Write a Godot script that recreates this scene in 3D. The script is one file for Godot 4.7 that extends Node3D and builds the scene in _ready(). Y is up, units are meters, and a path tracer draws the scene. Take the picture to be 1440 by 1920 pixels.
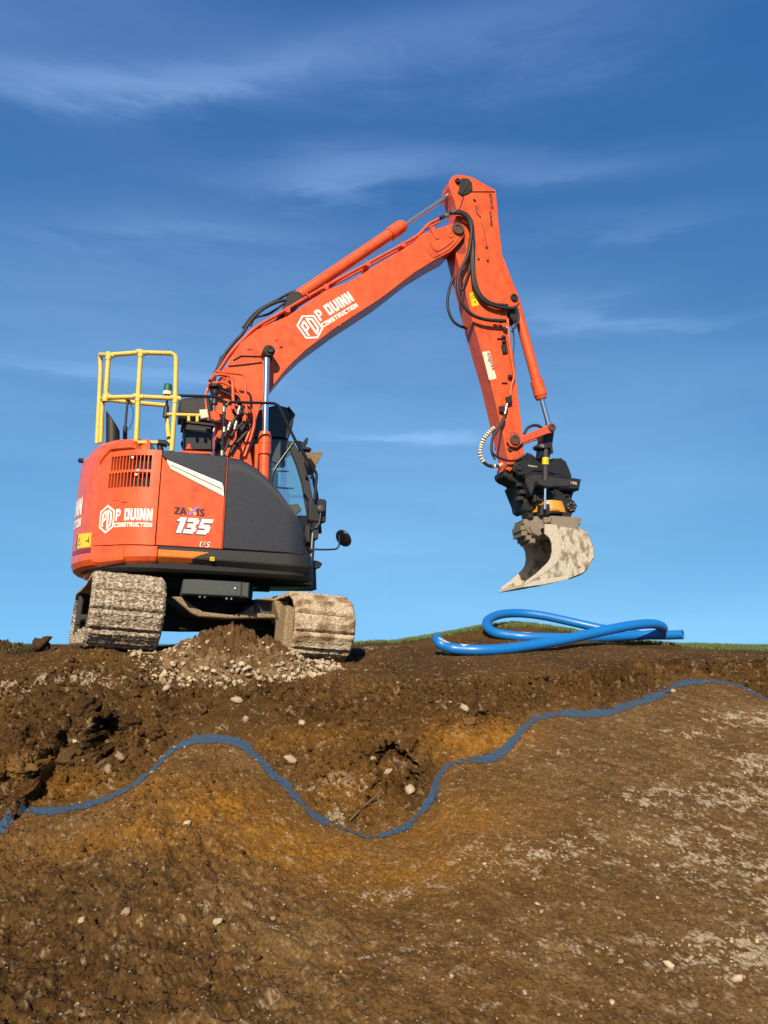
extends Node3D

# ------------------------------------------------------------------ mesh kit
var V := PackedVector3Array()
var N := PackedVector3Array()
var C := PackedColorArray()
var X := Transform3D()
var tint := Color.WHITE
var names := {}
var rng := RandomNumberGenerator.new()

func lin(r: float, g: float, b: float) -> Color:
	return Color(r, g, b).linear_to_srgb()

func start() -> void:
	V = PackedVector3Array()
	N = PackedVector3Array()
	C = PackedColorArray()
	X = Transform3D()
	tint = Color.WHITE

func tri(a: Vector3, b: Vector3, c: Vector3, na: Vector3, nb: Vector3, nc: Vector3) -> void:
	if (c - a).cross(b - a).dot(na + nb + nc) < 0.0:
		var t := b
		b = c
		c = t
		t = nb
		nb = nc
		nc = t
	V.append(X * a); V.append(X * b); V.append(X * c)
	N.append((X.basis * na).normalized()); N.append((X.basis * nb).normalized()); N.append((X.basis * nc).normalized())
	C.append(tint); C.append(tint); C.append(tint)

func quad(a: Vector3, b: Vector3, c: Vector3, d: Vector3, out: Vector3) -> void:
	var n := (c - a).cross(d - b)
	if n.length_squared() < 1e-16:
		n = out
	n = n.normalized()
	if n.dot(out) < 0.0:
		n = -n
	tri(a, b, c, n, n, n)
	tri(a, c, d, n, n, n)

func quadn(a: Vector3, b: Vector3, c: Vector3, d: Vector3, na: Vector3, nb: Vector3, nc: Vector3, nd: Vector3) -> void:
	tri(a, b, c, na, nb, nc)
	tri(a, c, d, na, nc, nd)

func number(called: String, parent: Node) -> String:
	var key := str(parent.get_instance_id()) + called
	var k: int = names.get(key, 0)
	names[key] = k + 1
	return called if k == 0 else "%s_%03d" % [called, k]

func make(called: String, m: Material, parent: Node = self, label := "") -> MeshInstance3D:
	var a := []
	a.resize(Mesh.ARRAY_MAX)
	a[Mesh.ARRAY_VERTEX] = V
	a[Mesh.ARRAY_NORMAL] = N
	a[Mesh.ARRAY_COLOR] = C
	var am := ArrayMesh.new()
	am.add_surface_from_arrays(Mesh.PRIMITIVE_TRIANGLES, a)
	return place_mesh(called, am, m, parent, label)

func place_mesh(called: String, am: Mesh, m: Material, parent: Node = self, label := "") -> MeshInstance3D:
	var o := MeshInstance3D.new()
	o.name = number(called, parent)
	o.mesh = am
	o.material_override = m
	parent.add_child(o, true)
	if label != "":
		o.set_meta("label", label)
	return o

func part(called: String, parent: Node, label := "") -> Node3D:
	var o := Node3D.new()
	o.name = number(called, parent)
	parent.add_child(o, true)
	if label != "":
		o.set_meta("label", label)
	return o

func tag(o: Node, label: String, category: String, group := "", kind := "") -> void:
	if label != "":
		o.set_meta("label", label)
	if category != "":
		o.set_meta("category", category)
	if group != "":
		o.set_meta("group", group)
	if kind != "":
		o.set_meta("kind", kind)

# polygon in x,y extruded from z0 to z1, its edges chamfered by b
func slab(poly: PackedVector2Array, z0: float, z1: float, b := 0.01, smooth := 32.0) -> void:
	var p := poly.duplicate()
	if Geometry2D.is_polygon_clockwise(p):
		p.reverse()
	var n := p.size()
	var en := []
	for i in n:
		var e := p[(i + 1) % n] - p[i]
		en.append(Vector2(e.y, -e.x).normalized())
	var inset := PackedVector2Array()
	var na := []
	var nb := []
	for i in n:
		var e0: Vector2 = en[(i + n - 1) % n]
		var e1: Vector2 = en[i]
		var m := (e0 + e1).normalized()
		inset.append(p[i] - m * b / maxf(0.4, m.dot(e1)))
		var soft := rad_to_deg(absf(e0.angle_to(e1))) < smooth
		na.append(m if soft else e1)
		nb.append(m if soft else e0)
	var lo := z0 + b
	var hi := z1 - b
	for i in n:
		var j := (i + 1) % n
		var ni := Vector3(na[i].x, na[i].y, 0)
		var nj := Vector3(nb[j].x, nb[j].y, 0)
		quadn(Vector3(p[i].x, p[i].y, lo), Vector3(p[j].x, p[j].y, lo), Vector3(p[j].x, p[j].y, hi), Vector3(p[i].x, p[i].y, hi), ni, nj, nj, ni)
		for s in [[lo, z0, -1.0], [hi, z1, 1.0]]:
			var u := Vector3(0, 0, s[2])
			quadn(Vector3(p[i].x, p[i].y, s[0]), Vector3(p[j].x, p[j].y, s[0]), Vector3(inset[j].x, inset[j].y, s[1]), Vector3(inset[i].x, inset[i].y, s[1]), (ni + u).normalized(), (nj + u).normalized(), (nj + u).normalized(), (ni + u).normalized())
	var ids := Geometry2D.triangulate_polygon(inset)
	for k in range(0, ids.size(), 3):
		for s in [[z0, -1.0], [z1, 1.0]]:
			var u := Vector3(0, 0, s[1])
			var q := []
			for w in 3:
				q.append(Vector3(inset[ids[k + w]].x, inset[ids[k + w]].y, s[0]))
			tri(q[0], q[1], q[2], u, u, u)

func flat(poly: PackedVector2Array, z: float) -> void:
	var ids := Geometry2D.triangulate_polygon(poly)
	var u := Vector3(0, 0, 1)
	for k in range(0, ids.size(), 3):
		tri(Vector3(poly[ids[k]].x, poly[ids[k]].y, z), Vector3(poly[ids[k + 1]].x, poly[ids[k + 1]].y, z), Vector3(poly[ids[k + 2]].x, poly[ids[k + 2]].y, z), u, u, u)

func block(lo: Vector3, hi: Vector3, b := 0.008) -> void:
	slab(PackedVector2Array([Vector2(lo.x, lo.y), Vector2(hi.x, lo.y), Vector2(hi.x, hi.y), Vector2(lo.x, hi.y)]), lo.z, hi.z, b)

func rounded(w: float, h: float, r: float, steps := 5) -> PackedVector2Array:
	var o := PackedVector2Array()
	for k in 4:
		var c := Vector2((w / 2 - r) * (1 if k in [0, 3] else -1), (h / 2 - r) * (1 if k < 2 else -1))
		for i in steps:
			var a := PI / 2 * (k + float(i) / (steps - 1))
			o.append(c + Vector2(cos(a), sin(a)) * r)
	return o

func smooth_path(pts: Array, per := 6) -> Array:
	var o := []
	var n := pts.size()
	for i in n - 1:
		var p0: Vector3 = pts[maxi(i - 1, 0)]
		var p1: Vector3 = pts[i]
		var p2: Vector3 = pts[i + 1]
		var p3: Vector3 = pts[mini(i + 2, n - 1)]
		for k in per:
			o.append(p1.cubic_interpolate(p2, p0, p3, float(k) / per))
	o.append(pts[n - 1])
	return o

func tube(pts: Array, r: float, sides := 10, caps := true) -> void:
	var n := pts.size()
	var t0: Vector3 = (pts[1] - pts[0]).normalized()
	var side := t0.cross(Vector3.UP if absf(t0.y) < 0.9 else Vector3.RIGHT).normalized()
	var rings := []
	for i in n:
		var t: Vector3 = (pts[mini(i + 1, n - 1)] - pts[maxi(i - 1, 0)]).normalized()
		side = (side - t * side.dot(t)).normalized()
		var up := t.cross(side)
		var ring := []
		for k in sides:
			var a := TAU * k / sides
			ring.append(side * cos(a) + up * sin(a))
		rings.append(ring)
	for i in n - 1:
		for k in sides:
			var l := (k + 1) % sides
			var A: Vector3 = rings[i][k]
			var B: Vector3 = rings[i][l]
			var D: Vector3 = rings[i + 1][l]
			var E: Vector3 = rings[i + 1][k]
			quadn(pts[i] + A * r, pts[i] + B * r, pts[i + 1] + D * r, pts[i + 1] + E * r, A, B, D, E)
	if caps:
		for i in [0, n - 1]:
			var t: Vector3 = (pts[0] - pts[1]).normalized() if i == 0 else (pts[n - 1] - pts[n - 2]).normalized()
			for k in sides:
				tri(pts[i], pts[i] + rings[i][k] * r, pts[i] + rings[i][(k + 1) % sides] * r, t, t, t)

func hose(pts: Array, r: float, sides := 10) -> void:
	tube(smooth_path(pts), r, sides)

# steps: [distance along the axis in metres, radius]; a step of equal distance makes a shoulder
func lathe(a: Vector3, b: Vector3, steps: Array, sides := 28) -> void:
	var t := (b - a).normalized()
	var s := t.cross(Vector3.UP if absf(t.y) < 0.9 else Vector3.RIGHT).normalized()
	var u := t.cross(s)
	for i in steps.size() - 1:
		var d0: float = steps[i][0]
		var r0: float = steps[i][1]
		var d1: float = steps[i + 1][0]
		var r1: float = steps[i + 1][1]
		for k in sides:
			var e0 := s * cos(TAU * k / sides) + u * sin(TAU * k / sides)
			var e1 := s * cos(TAU * (k + 1) / sides) + u * sin(TAU * (k + 1) / sides)
			var n0 := (e0 * (d1 - d0) - t * (r1 - r0)).normalized()
			var n1 := (e1 * (d1 - d0) - t * (r1 - r0)).normalized()
			if absf(d1 - d0) < 1e-5:
				n0 = t if r1 < r0 else -t
				n1 = n0
			var p := [a + t * d0 + e0 * r0, a + t * d0 + e1 * r0, a + t * d1 + e1 * r1, a + t * d1 + e0 * r1]
			if r0 > 1e-5:
				tri(p[0], p[1], p[2], n0, n1, n1)
			if r1 > 1e-5:
				tri(p[0], p[2], p[3], n0, n1, n0)

func pin(c: Vector3, r: float, z0: float, z1: float) -> void:
	lathe(Vector3(c.x, c.y, z0), Vector3(c.x, c.y, z1), [[0, 0], [0, r * 0.86], [r * 0.14, r], [z1 - z0 - r * 0.14, r], [z1 - z0, r * 0.86], [z1 - z0, r * 0.5], [z1 - z0 - 0.012, r * 0.45], [z1 - z0 - 0.012, 0]], 24)

func rod(a: Vector3, b: Vector3, r: float) -> void:
	var l := a.distance_to(b)
	lathe(a, b, [[0, 0], [0, r], [l, r], [l, 0]], 24)

# ------------------------------------------------------------------ materials
var M := {}

func noise(f: float, oct := 4, kind := FastNoiseLite.TYPE_SIMPLEX_SMOOTH, sd := 1) -> FastNoiseLite:
	var n := FastNoiseLite.new()
	n.noise_type = kind
	n.frequency = f
	n.fractal_octaves = oct
	n.seed = sd
	return n

func ramp(stops: Array) -> Gradient:
	var g := Gradient.new()
	var o := PackedFloat32Array()
	var c := PackedColorArray()
	for s in stops:
		o.append(s[0])
		c.append(s[1])
	g.offsets = o
	g.colors = c
	return g

func tex(f: float, oct: int, stops: Array, sd := 1, size := 512, kind := FastNoiseLite.TYPE_SIMPLEX_SMOOTH) -> NoiseTexture2D:
	var t := NoiseTexture2D.new()
	t.width = size
	t.height = size
	t.seamless = true
	t.noise = noise(f, oct, kind, sd)
	if stops.size():
		t.color_ramp = ramp(stops)
	return t

func plain(col: Color, rough := 0.5, metal := 0.0) -> StandardMaterial3D:
	var m := StandardMaterial3D.new()
	m.albedo_color = col
	m.roughness = rough
	m.metallic = metal
	return m

func grained(col: Color, rough: float, t: Texture2D, scale: float, metal := 0.0) -> StandardMaterial3D:
	var m := plain(col, rough, metal)
	m.albedo_texture = t
	m.uv1_triplanar = true
	m.uv1_scale = Vector3.ONE * scale
	return m

func g(v: float) -> Color:
	return Color(v, v, v)

func materials() -> void:
	var worn := tex(0.012, 5, [[0.0, Color(0.86, 0.85, 0.83)], [0.34, g(0.95)], [0.55, g(1.0)], [1.0, g(1.0)]], 3)
	var dust := tex(0.02, 5, [[0.0, g(0.86)], [0.45, g(0.94)], [0.62, g(0.98)], [0.85, Color(1.0, 0.98, 0.95)]], 5)
	var rough_map := tex(0.02, 4, [[0.0, g(0.75)], [1.0, g(1.0)]], 8)
	M.orange = grained(lin(0.76, 0.108, 0.020), 0.42, worn, 0.9)
	M.orange.clearcoat_enabled = true
	M.orange.clearcoat = 0.35
	M.orange.clearcoat_roughness = 0.22
	M.orange.roughness_texture = rough_map
	M.boom_orange = grained(lin(0.73, 0.102, 0.021), 0.5, worn, 0.7)
	M.boom_orange.roughness_texture = rough_map
	var film := tex(0.006, 6, [[0.0, Color(0.88, 0.86, 0.84)], [0.40, Color(0.96, 0.95, 0.94)], [0.52, g(1.0)], [1.0, g(1.0)]], 13, 1024)
	for k in ["orange", "boom_orange", "anthracite_", "skirt_"]:
		if M.has(k):
			M[k].detail_enabled = true
			M[k].detail_blend_mode = BaseMaterial3D.BLEND_MODE_MUL
			M[k].detail_albedo = film
			M[k].detail_uv_layer = BaseMaterial3D.DETAIL_UV_2
			M[k].uv2_triplanar = true
			M[k].uv2_scale = Vector3(0.9, 0.35, 0.9)
	M.rust_orange = grained(lin(0.62, 0.09, 0.035), 0.65, dust, 1.6)
	M.rust_dark = grained(lin(0.30, 0.05, 0.022), 0.7, dust, 3.0)
	M.amber = grained(lin(0.86, 0.21, 0.03), 0.4, worn, 1.0)
	M.anthracite = grained(lin(0.021, 0.025, 0.036), 0.55, dust, 1.3)
	M.skirt_black = grained(lin(0.026, 0.026, 0.028), 0.6, dust, 1.6)
	M.black = grained(lin(0.014, 0.014, 0.016), 0.5, dust, 2.0)
	M.rubber = grained(lin(0.018, 0.018, 0.019), 0.6, dust, 3.0)
	M.gloss_black = plain(lin(0.012, 0.012, 0.014), 0.28)
	M.grease = grained(lin(0.02, 0.017, 0.015), 0.55, dust, 4.0)
	M.pin = grained(lin(0.10, 0.045, 0.032), 0.6, dust, 5.0)
	M.yellow = grained(lin(0.74, 0.56, 0.11), 0.5, dust, 2.2)
	M.cream = grained(lin(0.78, 0.70, 0.52), 0.5, dust, 2.0)
	M.white = grained(lin(0.84, 0.80, 0.70), 0.45, worn, 2.0)
	M.print_white = plain(lin(0.86, 0.82, 0.74), 0.5)
	M.print_grey = plain(lin(0.10, 0.105, 0.11), 0.4)
	M.print_dark = plain(lin(0.045, 0.018, 0.016), 0.5)
	M.print_black = plain(lin(0.02, 0.02, 0.02), 0.5)
	M.sticker = plain(lin(0.85, 0.55, 0.01), 0.4)
	M.purple = plain(lin(0.30, 0.17, 0.52), 0.5)
	M.marigold = plain(lin(0.85, 0.50, 0.08), 0.5)
	M.reflector = plain(lin(0.22, 0.012, 0.03), 0.3)
	M.chrome = plain(lin(0.80, 0.81, 0.80), 0.23, 1.0)
	M.steel = grained(lin(0.42, 0.40, 0.36), 0.4, dust, 4.0, 0.8)
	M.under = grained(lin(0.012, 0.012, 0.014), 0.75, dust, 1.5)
	M.box_grey = grained(lin(0.062, 0.072, 0.07), 0.6, dust, 2.5)
	M.gold = grained(lin(0.66, 0.30, 0.03), 0.5, dust, 3.0)
	M.glass = plain(Color(0.25, 0.45, 0.5, 0.22), 0.05)
	M.glass.transparency = BaseMaterial3D.TRANSPARENCY_ALPHA
	M.lens_green = plain(lin(0.0, 0.09, 0.05), 0.12)
	M.lens_green.clearcoat_enabled = true
	M.mirror = plain(lin(0.6, 0.65, 0.7), 0.05, 1.0)
	# dried mud and chalk on the running gear
	var caked := tex(0.03, 6, [[0.0, lin(0.06, 0.042, 0.026)], [0.38, lin(0.13, 0.095, 0.06)], [0.47, lin(0.28, 0.22, 0.15)], [0.55, lin(0.50, 0.42, 0.31)], [1.0, lin(0.64, 0.56, 0.44)]], 21, 1024)
	var caked_pale := tex(0.02, 6, [[0.0, lin(0.30, 0.22, 0.13)], [0.36, lin(0.40, 0.31, 0.20)], [0.52, lin(0.56, 0.46, 0.31)], [1.0, lin(0.66, 0.57, 0.42)]], 22, 1024)
	var lump := tex(0.03, 6, [], 23, 1024)
	var patches := tex(0.011, 6, [[0.0, Color(0.55, 0.48, 0.42)], [0.34, Color(0.68, 0.61, 0.54)], [0.43, Color(0.90, 0.87, 0.84)], [0.54, g(1.0)], [1.0, g(1.0)]], 25, 1024)
	var blots := tex(0.02, 7, [[0.0, Color(0.6, 0.56, 0.52)], [0.34, Color(0.76, 0.73, 0.69)], [0.46, Color(0.93, 0.91, 0.89)], [0.56, g(1.0)], [1.0, g(1.0)]], 27, 1024)
	var smear := tex(0.02, 7, [[0.0, lin(0.26, 0.225, 0.175)], [0.4, lin(0.40, 0.36, 0.29)], [0.55, lin(0.48, 0.435, 0.355)], [1.0, lin(0.56, 0.51, 0.42)]], 31, 1024)
	for k in [["mud", caked, Vector3(0.75, 1.25, 1.25), Vector3(0.35, 0.9, 0.9)], ["mud_pale", caked_pale, Vector3(1.1, 2.2, 2.2), Vector3(0.3, 0.4, 0.4)], ["bucket", smear, Vector3(2.2, 0.7, 1.2), Vector3(0.42, 0.2, 0.35)]]:
		var m := grained(Color.WHITE, 0.95, k[1], 1.25)
		m.uv1_scale = k[2]
		m.heightmap_enabled = true
		m.heightmap_texture = lump
		m.heightmap_scale = 0.9 if k[0] != "bucket" else 0.25
		m.detail_enabled = true
		m.detail_blend_mode = BaseMaterial3D.BLEND_MODE_MUL
		m.detail_albedo = patches if k[0] == "mud_pale" else blots
		m.detail_uv_layer = BaseMaterial3D.DETAIL_UV_2
		m.uv2_triplanar = true
		m.uv2_scale = k[3]
		M[k[0]] = m
	M.bucket.roughness = 0.75
	M.shaded_inside = grained(lin(0.085, 0.065, 0.048), 0.9, caked, 2.0)  # caked mud of the bucket inside, colour darkened to stand for its shade
	M.bucket_edge = grained(lin(0.50, 0.45, 0.36), 0.8, dust, 2.5)
	M.bracket = grained(lin(0.46, 0.41, 0.36), 0.85, smear, 1.6)
	M.frame_mud = grained(lin(0.52, 0.46, 0.40), 0.9, caked_pale, 1.6)
	M.frame_dark = grained(lin(0.04, 0.04, 0.038), 0.85, dust, 2.0)
	# soil
	var grain := tex(0.045, 5, [[0.0, g(0.55)], [0.45, g(0.84)], [0.7, g(0.96)], [1.0, g(1.0)]], 41, 1024)
	var relief := tex(0.05, 6, [], 42, 1024)
	M.soil = plain(Color.WHITE, 0.96)
	M.soil.vertex_color_use_as_albedo = true
	M.soil.albedo_texture = grain
	M.soil.uv1_triplanar = true
	M.soil.uv1_world_triplanar = true
	M.soil.uv1_scale = Vector3.ONE * 0.9
	M.soil.heightmap_enabled = true
	M.soil.heightmap_texture = relief
	M.soil.heightmap_scale = 0.7
	M.soil.metallic_specular = 0.25
	M.paint_blue = plain(Color.WHITE, 0.85)
	M.paint_blue.vertex_color_use_as_albedo = true
	M.paint_blue.albedo_texture = grain
	M.paint_blue.uv1_triplanar = true
	M.paint_blue.uv1_world_triplanar = true
	M.paint_blue.uv1_scale = Vector3.ONE * 1.7
	M.paint_blue.heightmap_enabled = true
	M.paint_blue.heightmap_texture = relief
	M.paint_blue.heightmap_scale = 0.5
	M.stone = plain(Color.WHITE, 0.9)
	M.stone.vertex_color_use_as_albedo = true
	M.stone.albedo_texture = grain
	M.stone.uv1_triplanar = true
	M.stone.uv1_scale = Vector3.ONE * 0.4
	M.clod = M.stone.duplicate()
	M.clod.metallic_specular = 0.2
	M.clod.roughness = 1.0
	M.clod.uv1_scale = Vector3.ONE * 1.5
	M.grass = plain(Color.WHITE, 0.8)
	M.grass.vertex_color_use_as_albedo = true
	M.grass.backlight_enabled = true
	M.grass.backlight = Color(0.3, 0.3, 0.3)
	M.pipe = plain(lin(0.006, 0.155, 0.48), 0.4)
	M.pipe.clearcoat_enabled = true
	M.pipe.clearcoat = 0.15
	M.pipe.clearcoat_roughness = 0.3
	M.pipe_dust = grained(lin(0.55, 0.55, 0.52), 0.9, dust, 3.0)
	M.dry = plain(lin(0.10, 0.065, 0.035), 0.9)

# ------------------------------------------------------------------ the ground
const SHELF_D := [2.0, 6.2, 6.6, 7.2, 8.0, 9.0, 10.0, 11.0, 12.0, 14.0, 40.0, 900.0]
const SHELF_Y := [0.9, 1.2, 1.28, 1.38, 1.46, 1.53, 1.6, 1.58, 1.5, 1.3, 1.0, 0.9]
const EDGE_X := [-4.0, -3.0, -1.2, 0.0, 1.2, 2.0, 2.8, 3.6, 5.0]
const EDGE_D := [6.45, 6.45, 6.4, 6.35, 6.4, 6.55, 6.9, 7.05, 7.1]
var lip: Array = []        # the lip of the dug slope: x, height, distance
var lip_x := []
var lip_y := []
var lip_d := []
var tracks_in := Transform3D()
var n_lump: FastNoiseLite
var n_mid: FastNoiseLite
var n_small: FastNoiseLite
var n_fine: FastNoiseLite
var n_clod: FastNoiseLite
var n_clod_b: FastNoiseLite
var n_hue: FastNoiseLite
var n_chalk: FastNoiseLite
var hollows := []
var ochre := []
var chalk := []
var dark := []
var smooth_spots := []

func along(x: float, xs: Array, ys: Array) -> float:
	var n := xs.size()
	if x <= xs[0]:
		return ys[0]
	for i in range(1, n):
		if x <= xs[i]:
			return lerpf(ys[i - 1], ys[i], (x - xs[i - 1]) / (xs[i] - xs[i - 1]))
	return ys[n - 1]

func shelf(x: float, d: float) -> float:
	var y := along(d, SHELF_D, SHELF_Y)
	if d > 14.0 or d < 5.0:
		return y
	y += 0.27 * exp(-pow((x - 1.75) / 1.15, 2.0)) * exp(-pow((d - 10.0) / 1.2, 2.0))
	y -= 0.05 * clampf((x - 3.6) / 1.5, 0.0, 1.0)
	if x < -5.0 or x > 0.6 or d < 5.6 or d > 12.4:
		return y
	var q := tracks_in * Vector3(x, 1.47, -d)
	var w := clampf((1.75 - absf(q.x)) / 0.5, 0.0, 1.0) * clampf((2.3 - absf(q.z)) / 0.5, 0.0, 1.0)
	w = w * w * (3.0 - 2.0 * w)
	return y + (1.46 - 0.0699 * q.x - y) * w

func base(x: float, d: float, e: float, yl: float, d1: float) -> float:
	if d >= d1:
		return shelf(x, d)
	if d >= e:
		var t := (d - e) / (d1 - e)
		return yl + (shelf(x, d1) - yl) * (0.45 * t + 0.55 * t * t * (3.0 - 2.0 * t))
	var t := (d - 3.3) / (e - 3.3)
	if t <= 0.0:
		return 0.04 + 0.02 * maxf(t, -6.0)
	return 0.04 + (yl - 0.04) * (0.75 * t + 0.25 * t * t)

func column(x: float) -> Array:
	var e := along(x, lip_x, lip_d)
	var c := [e, along(x, lip_x, lip_y), maxf(along(x, EDGE_X, EDGE_D), e + 0.3)]
	for spots in [chalk, ochre, dark, smooth_spots, hollows]:
		var near := []
		for s in spots:
			if absf(x - s[0].x) < 2.4 * s[1]:
				near.append(s)
		c.append(near)
	return c

func blob(spots: Array, x: float, d: float) -> float:
	var v := 0.0
	for s in spots:
		var a: float = (x - s[0].x) / s[1]
		var b: float = (d - s[0].y) / s[2]
		var r := a * a + b * b
		if r < 6.0:
			v = maxf(v, exp(-r) * s[3])
	return v

func roughness_at(x: float, d: float, c: Array) -> float:
	var e: float = c[0]
	var d1: float = c[2]
	var bank := smoothstep(e + 0.02, e + 0.2, d) * (1.0 - smoothstep(d1 + 0.1, d1 + 0.6, d))
	var plateau := smoothstep(d1, d1 + 0.4, d) * lerpf(0.55, 0.16, smoothstep(-0.6, 0.6, x))
	if d > 9.2:
		plateau *= 0.5
	var floor_rough := (1.0 - smoothstep(e - 0.4, e + 0.02, d)) * lerpf(0.85, 0.15, smoothstep(-1.3, 0.7, x + 0.35 * (d - 4.0) + 0.3 * n_hue.get_noise_2d(x * 2.0, d * 2.0)))
	var lower := (1.0 - smoothstep(e + 0.02, e + 0.2, d)) * 0.2
	return clampf(maxf(maxf(bank, plateau), maxf(floor_rough, lower)) - 0.75 * blob(c[6], x, d), 0.05, 1.0)

# the surface point over (x, d), d metres in front of the place the photograph was taken from
func surf(x: float, d: float, c: Array) -> Vector3:
	var e: float = c[0]
	var y := base(x, d, e, c[1], c[2])
	if d > 12.5 or d < 2.4 or absf(x) > 5.6:
		return Vector3(x, y, -d)
	var s := (base(x, d + 0.04, e, c[1], c[2]) - base(x, d - 0.04, e, c[1], c[2])) / 0.08
	var nrm := Vector3(0, 1, s).normalized()
	var r := roughness_at(x, d, c)
	var p := Vector3(x, y * 1.0, d)
	var v := 0.045 * n_lump.get_noise_3dv(p) * (0.35 + r)
	var mid := n_mid.get_noise_3dv(p)
	var sm := n_small.get_noise_3dv(p)
	var wp := p + Vector3(0.05, 0.04, 0.05) * mid + Vector3(0.02, -0.02, 0.015) * sm
	var cl := 1.0 - absf(n_clod.get_noise_3dv(wp))
	var cb := 1.0 - absf(n_clod_b.get_noise_3dv(wp))
	var steep := r * r
	v += r * (0.026 * cb * cb + 0.020 * sm) + steep * (0.095 * cl * cl - 0.04 + 0.07 * mid - 0.065 * smoothstep(0.28, 0.5, mid))
	v += (0.0035 + 0.009 * r) * n_fine.get_noise_3dv(p) + 0.006 * (1.0 - r) * n_small.get_noise_2d(x * 0.35 + d * 0.5, d * 2.4 - x * 1.2)
	if x > 0.9 and d < 8.5:
		v += 0.085 * exp(-pow((d - float(c[2]) - 0.04) / 0.17, 2.0)) * smoothstep(0.9, 1.7, x) * (0.35 + 0.9 * cl + 0.5 * mid)
	var cut := 0.0
	for h in c[7]:
		var a: float = (x - h[0].x) / h[1]
		var b: float = (d - h[0].y) / h[2]
		var q := a * a + b * b
		if q < 3.0:
			q += 0.38 * n_mid.get_noise_3dv(p * 1.6) + 0.55 * sm
			cut = maxf(cut, h[3] * (1.0 - smoothstep(0.30, 1.0, q)))
	return Vector3(x, y, -d) + nrm * v + Vector3(0.0, 0.05, -1.0) * cut

func soil_color(x: float, d: float, cc: Array, y := 0.0) -> Color:
	var e: float = cc[0]
	var d1: float = cc[2]
	var h := n_hue.get_noise_2d(x, d)
	var h2 := n_mid.get_noise_3d(x * 1.3 + 9.0, y, d * 1.3)
	var h3 := n_small.get_noise_3d(x + 3.0, y, d)
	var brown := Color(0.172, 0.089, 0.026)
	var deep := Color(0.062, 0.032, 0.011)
	var rust := Color(0.305, 0.136, 0.018)
	var tan_ := Color(0.30, 0.188, 0.080)
	var grey := Color(0.146, 0.088, 0.037)
	var h4 := n_fine.get_noise_3d(x * 1.6, y * 1.6, d * 1.6)
	var c := brown.lerp(deep, clampf(0.35 + 0.9 * h2 - 0.2 + 0.35 * h3, 0.0, 0.85))
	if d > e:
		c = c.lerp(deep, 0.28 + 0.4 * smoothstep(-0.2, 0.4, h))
	else:
		c = c.lerp(grey, smoothstep(0.2, 1.8, x) * 0.55)
		c = c.lerp(tan_, clampf(0.9 * h * h + 0.15 * h3, 0.0, 0.4))
	var sc := n_small.get_noise_2d((x * 0.8 - d * 0.6) * 0.10, (x * 0.6 + d * 0.8) * 0.55 + 4.0)
	var sc2 := n_small.get_noise_2d((x * 0.85 - d * 0.52) * 0.22 + 20.0, (x * 0.52 + d * 0.85) * 1.7)
	if d < e + 0.1:
		var open := smoothstep(-1.6, 0.4, x) * 0.7 + 0.3
		c = c.lerp(tan_, clampf((sc * 0.55 + sc2 * 0.22) * open - 0.04, 0.0, 0.4))
		c = c.lerp(deep, clampf((-sc * 0.6 - sc2 * 0.2) * open - 0.04, 0.0, 0.4))
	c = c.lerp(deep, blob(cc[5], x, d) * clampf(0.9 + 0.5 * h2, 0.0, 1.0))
	c = c.lerp(rust, clampf(blob(cc[4], x, d) * (1.0 + 1.1 * h2 + 0.5 * h3), 0.0, 0.9))
	c = c.lerp(tan_, clampf(0.55 * h3 + 0.3 * h2 + 0.35 * h4 - 0.12, 0.0, 0.5))
	var w := blob(cc[3], x, d)
	var ck := n_chalk.get_noise_2d(x, d) + 0.35 * h3 + 0.3 * sc2
	var white := smoothstep(0.40, 0.56, ck * 0.75 + w * 0.50 + 0.45 * h4 + 0.15 * h3)
	white *= 0.35 + 0.65 * clampf(w * 1.8, 0.0, 1.0)
	if d < 9.3:
		c = c.lerp(Color(0.46, 0.37, 0.25), clampf(white, 0.0, 0.85))
	if d > 8.9 and x > -1.2:
		c = c.lerp(Color(0.06, 0.10, 0.02), smoothstep(9.5, 9.75, d + 0.35 * h2 + 0.10 * (x - 1.9)))
	if d > 11.0:
		c = c.lerp(Color(0.05, 0.08, 0.018), smoothstep(11.0, 12.5, d))
	return c * (0.95 + 0.22 * h3 + 0.25 * h4)

func lines(steps: Array) -> PackedFloat32Array:
	var o := PackedFloat32Array()
	for s in steps:
		if s.size() == 1:
			o.append(s[0])
			continue
		var n := int(round((s[1] - s[0]) / s[2]))
		for i in n:
			o.append(s[0] + (s[1] - s[0]) * i / n)
	return o

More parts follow.
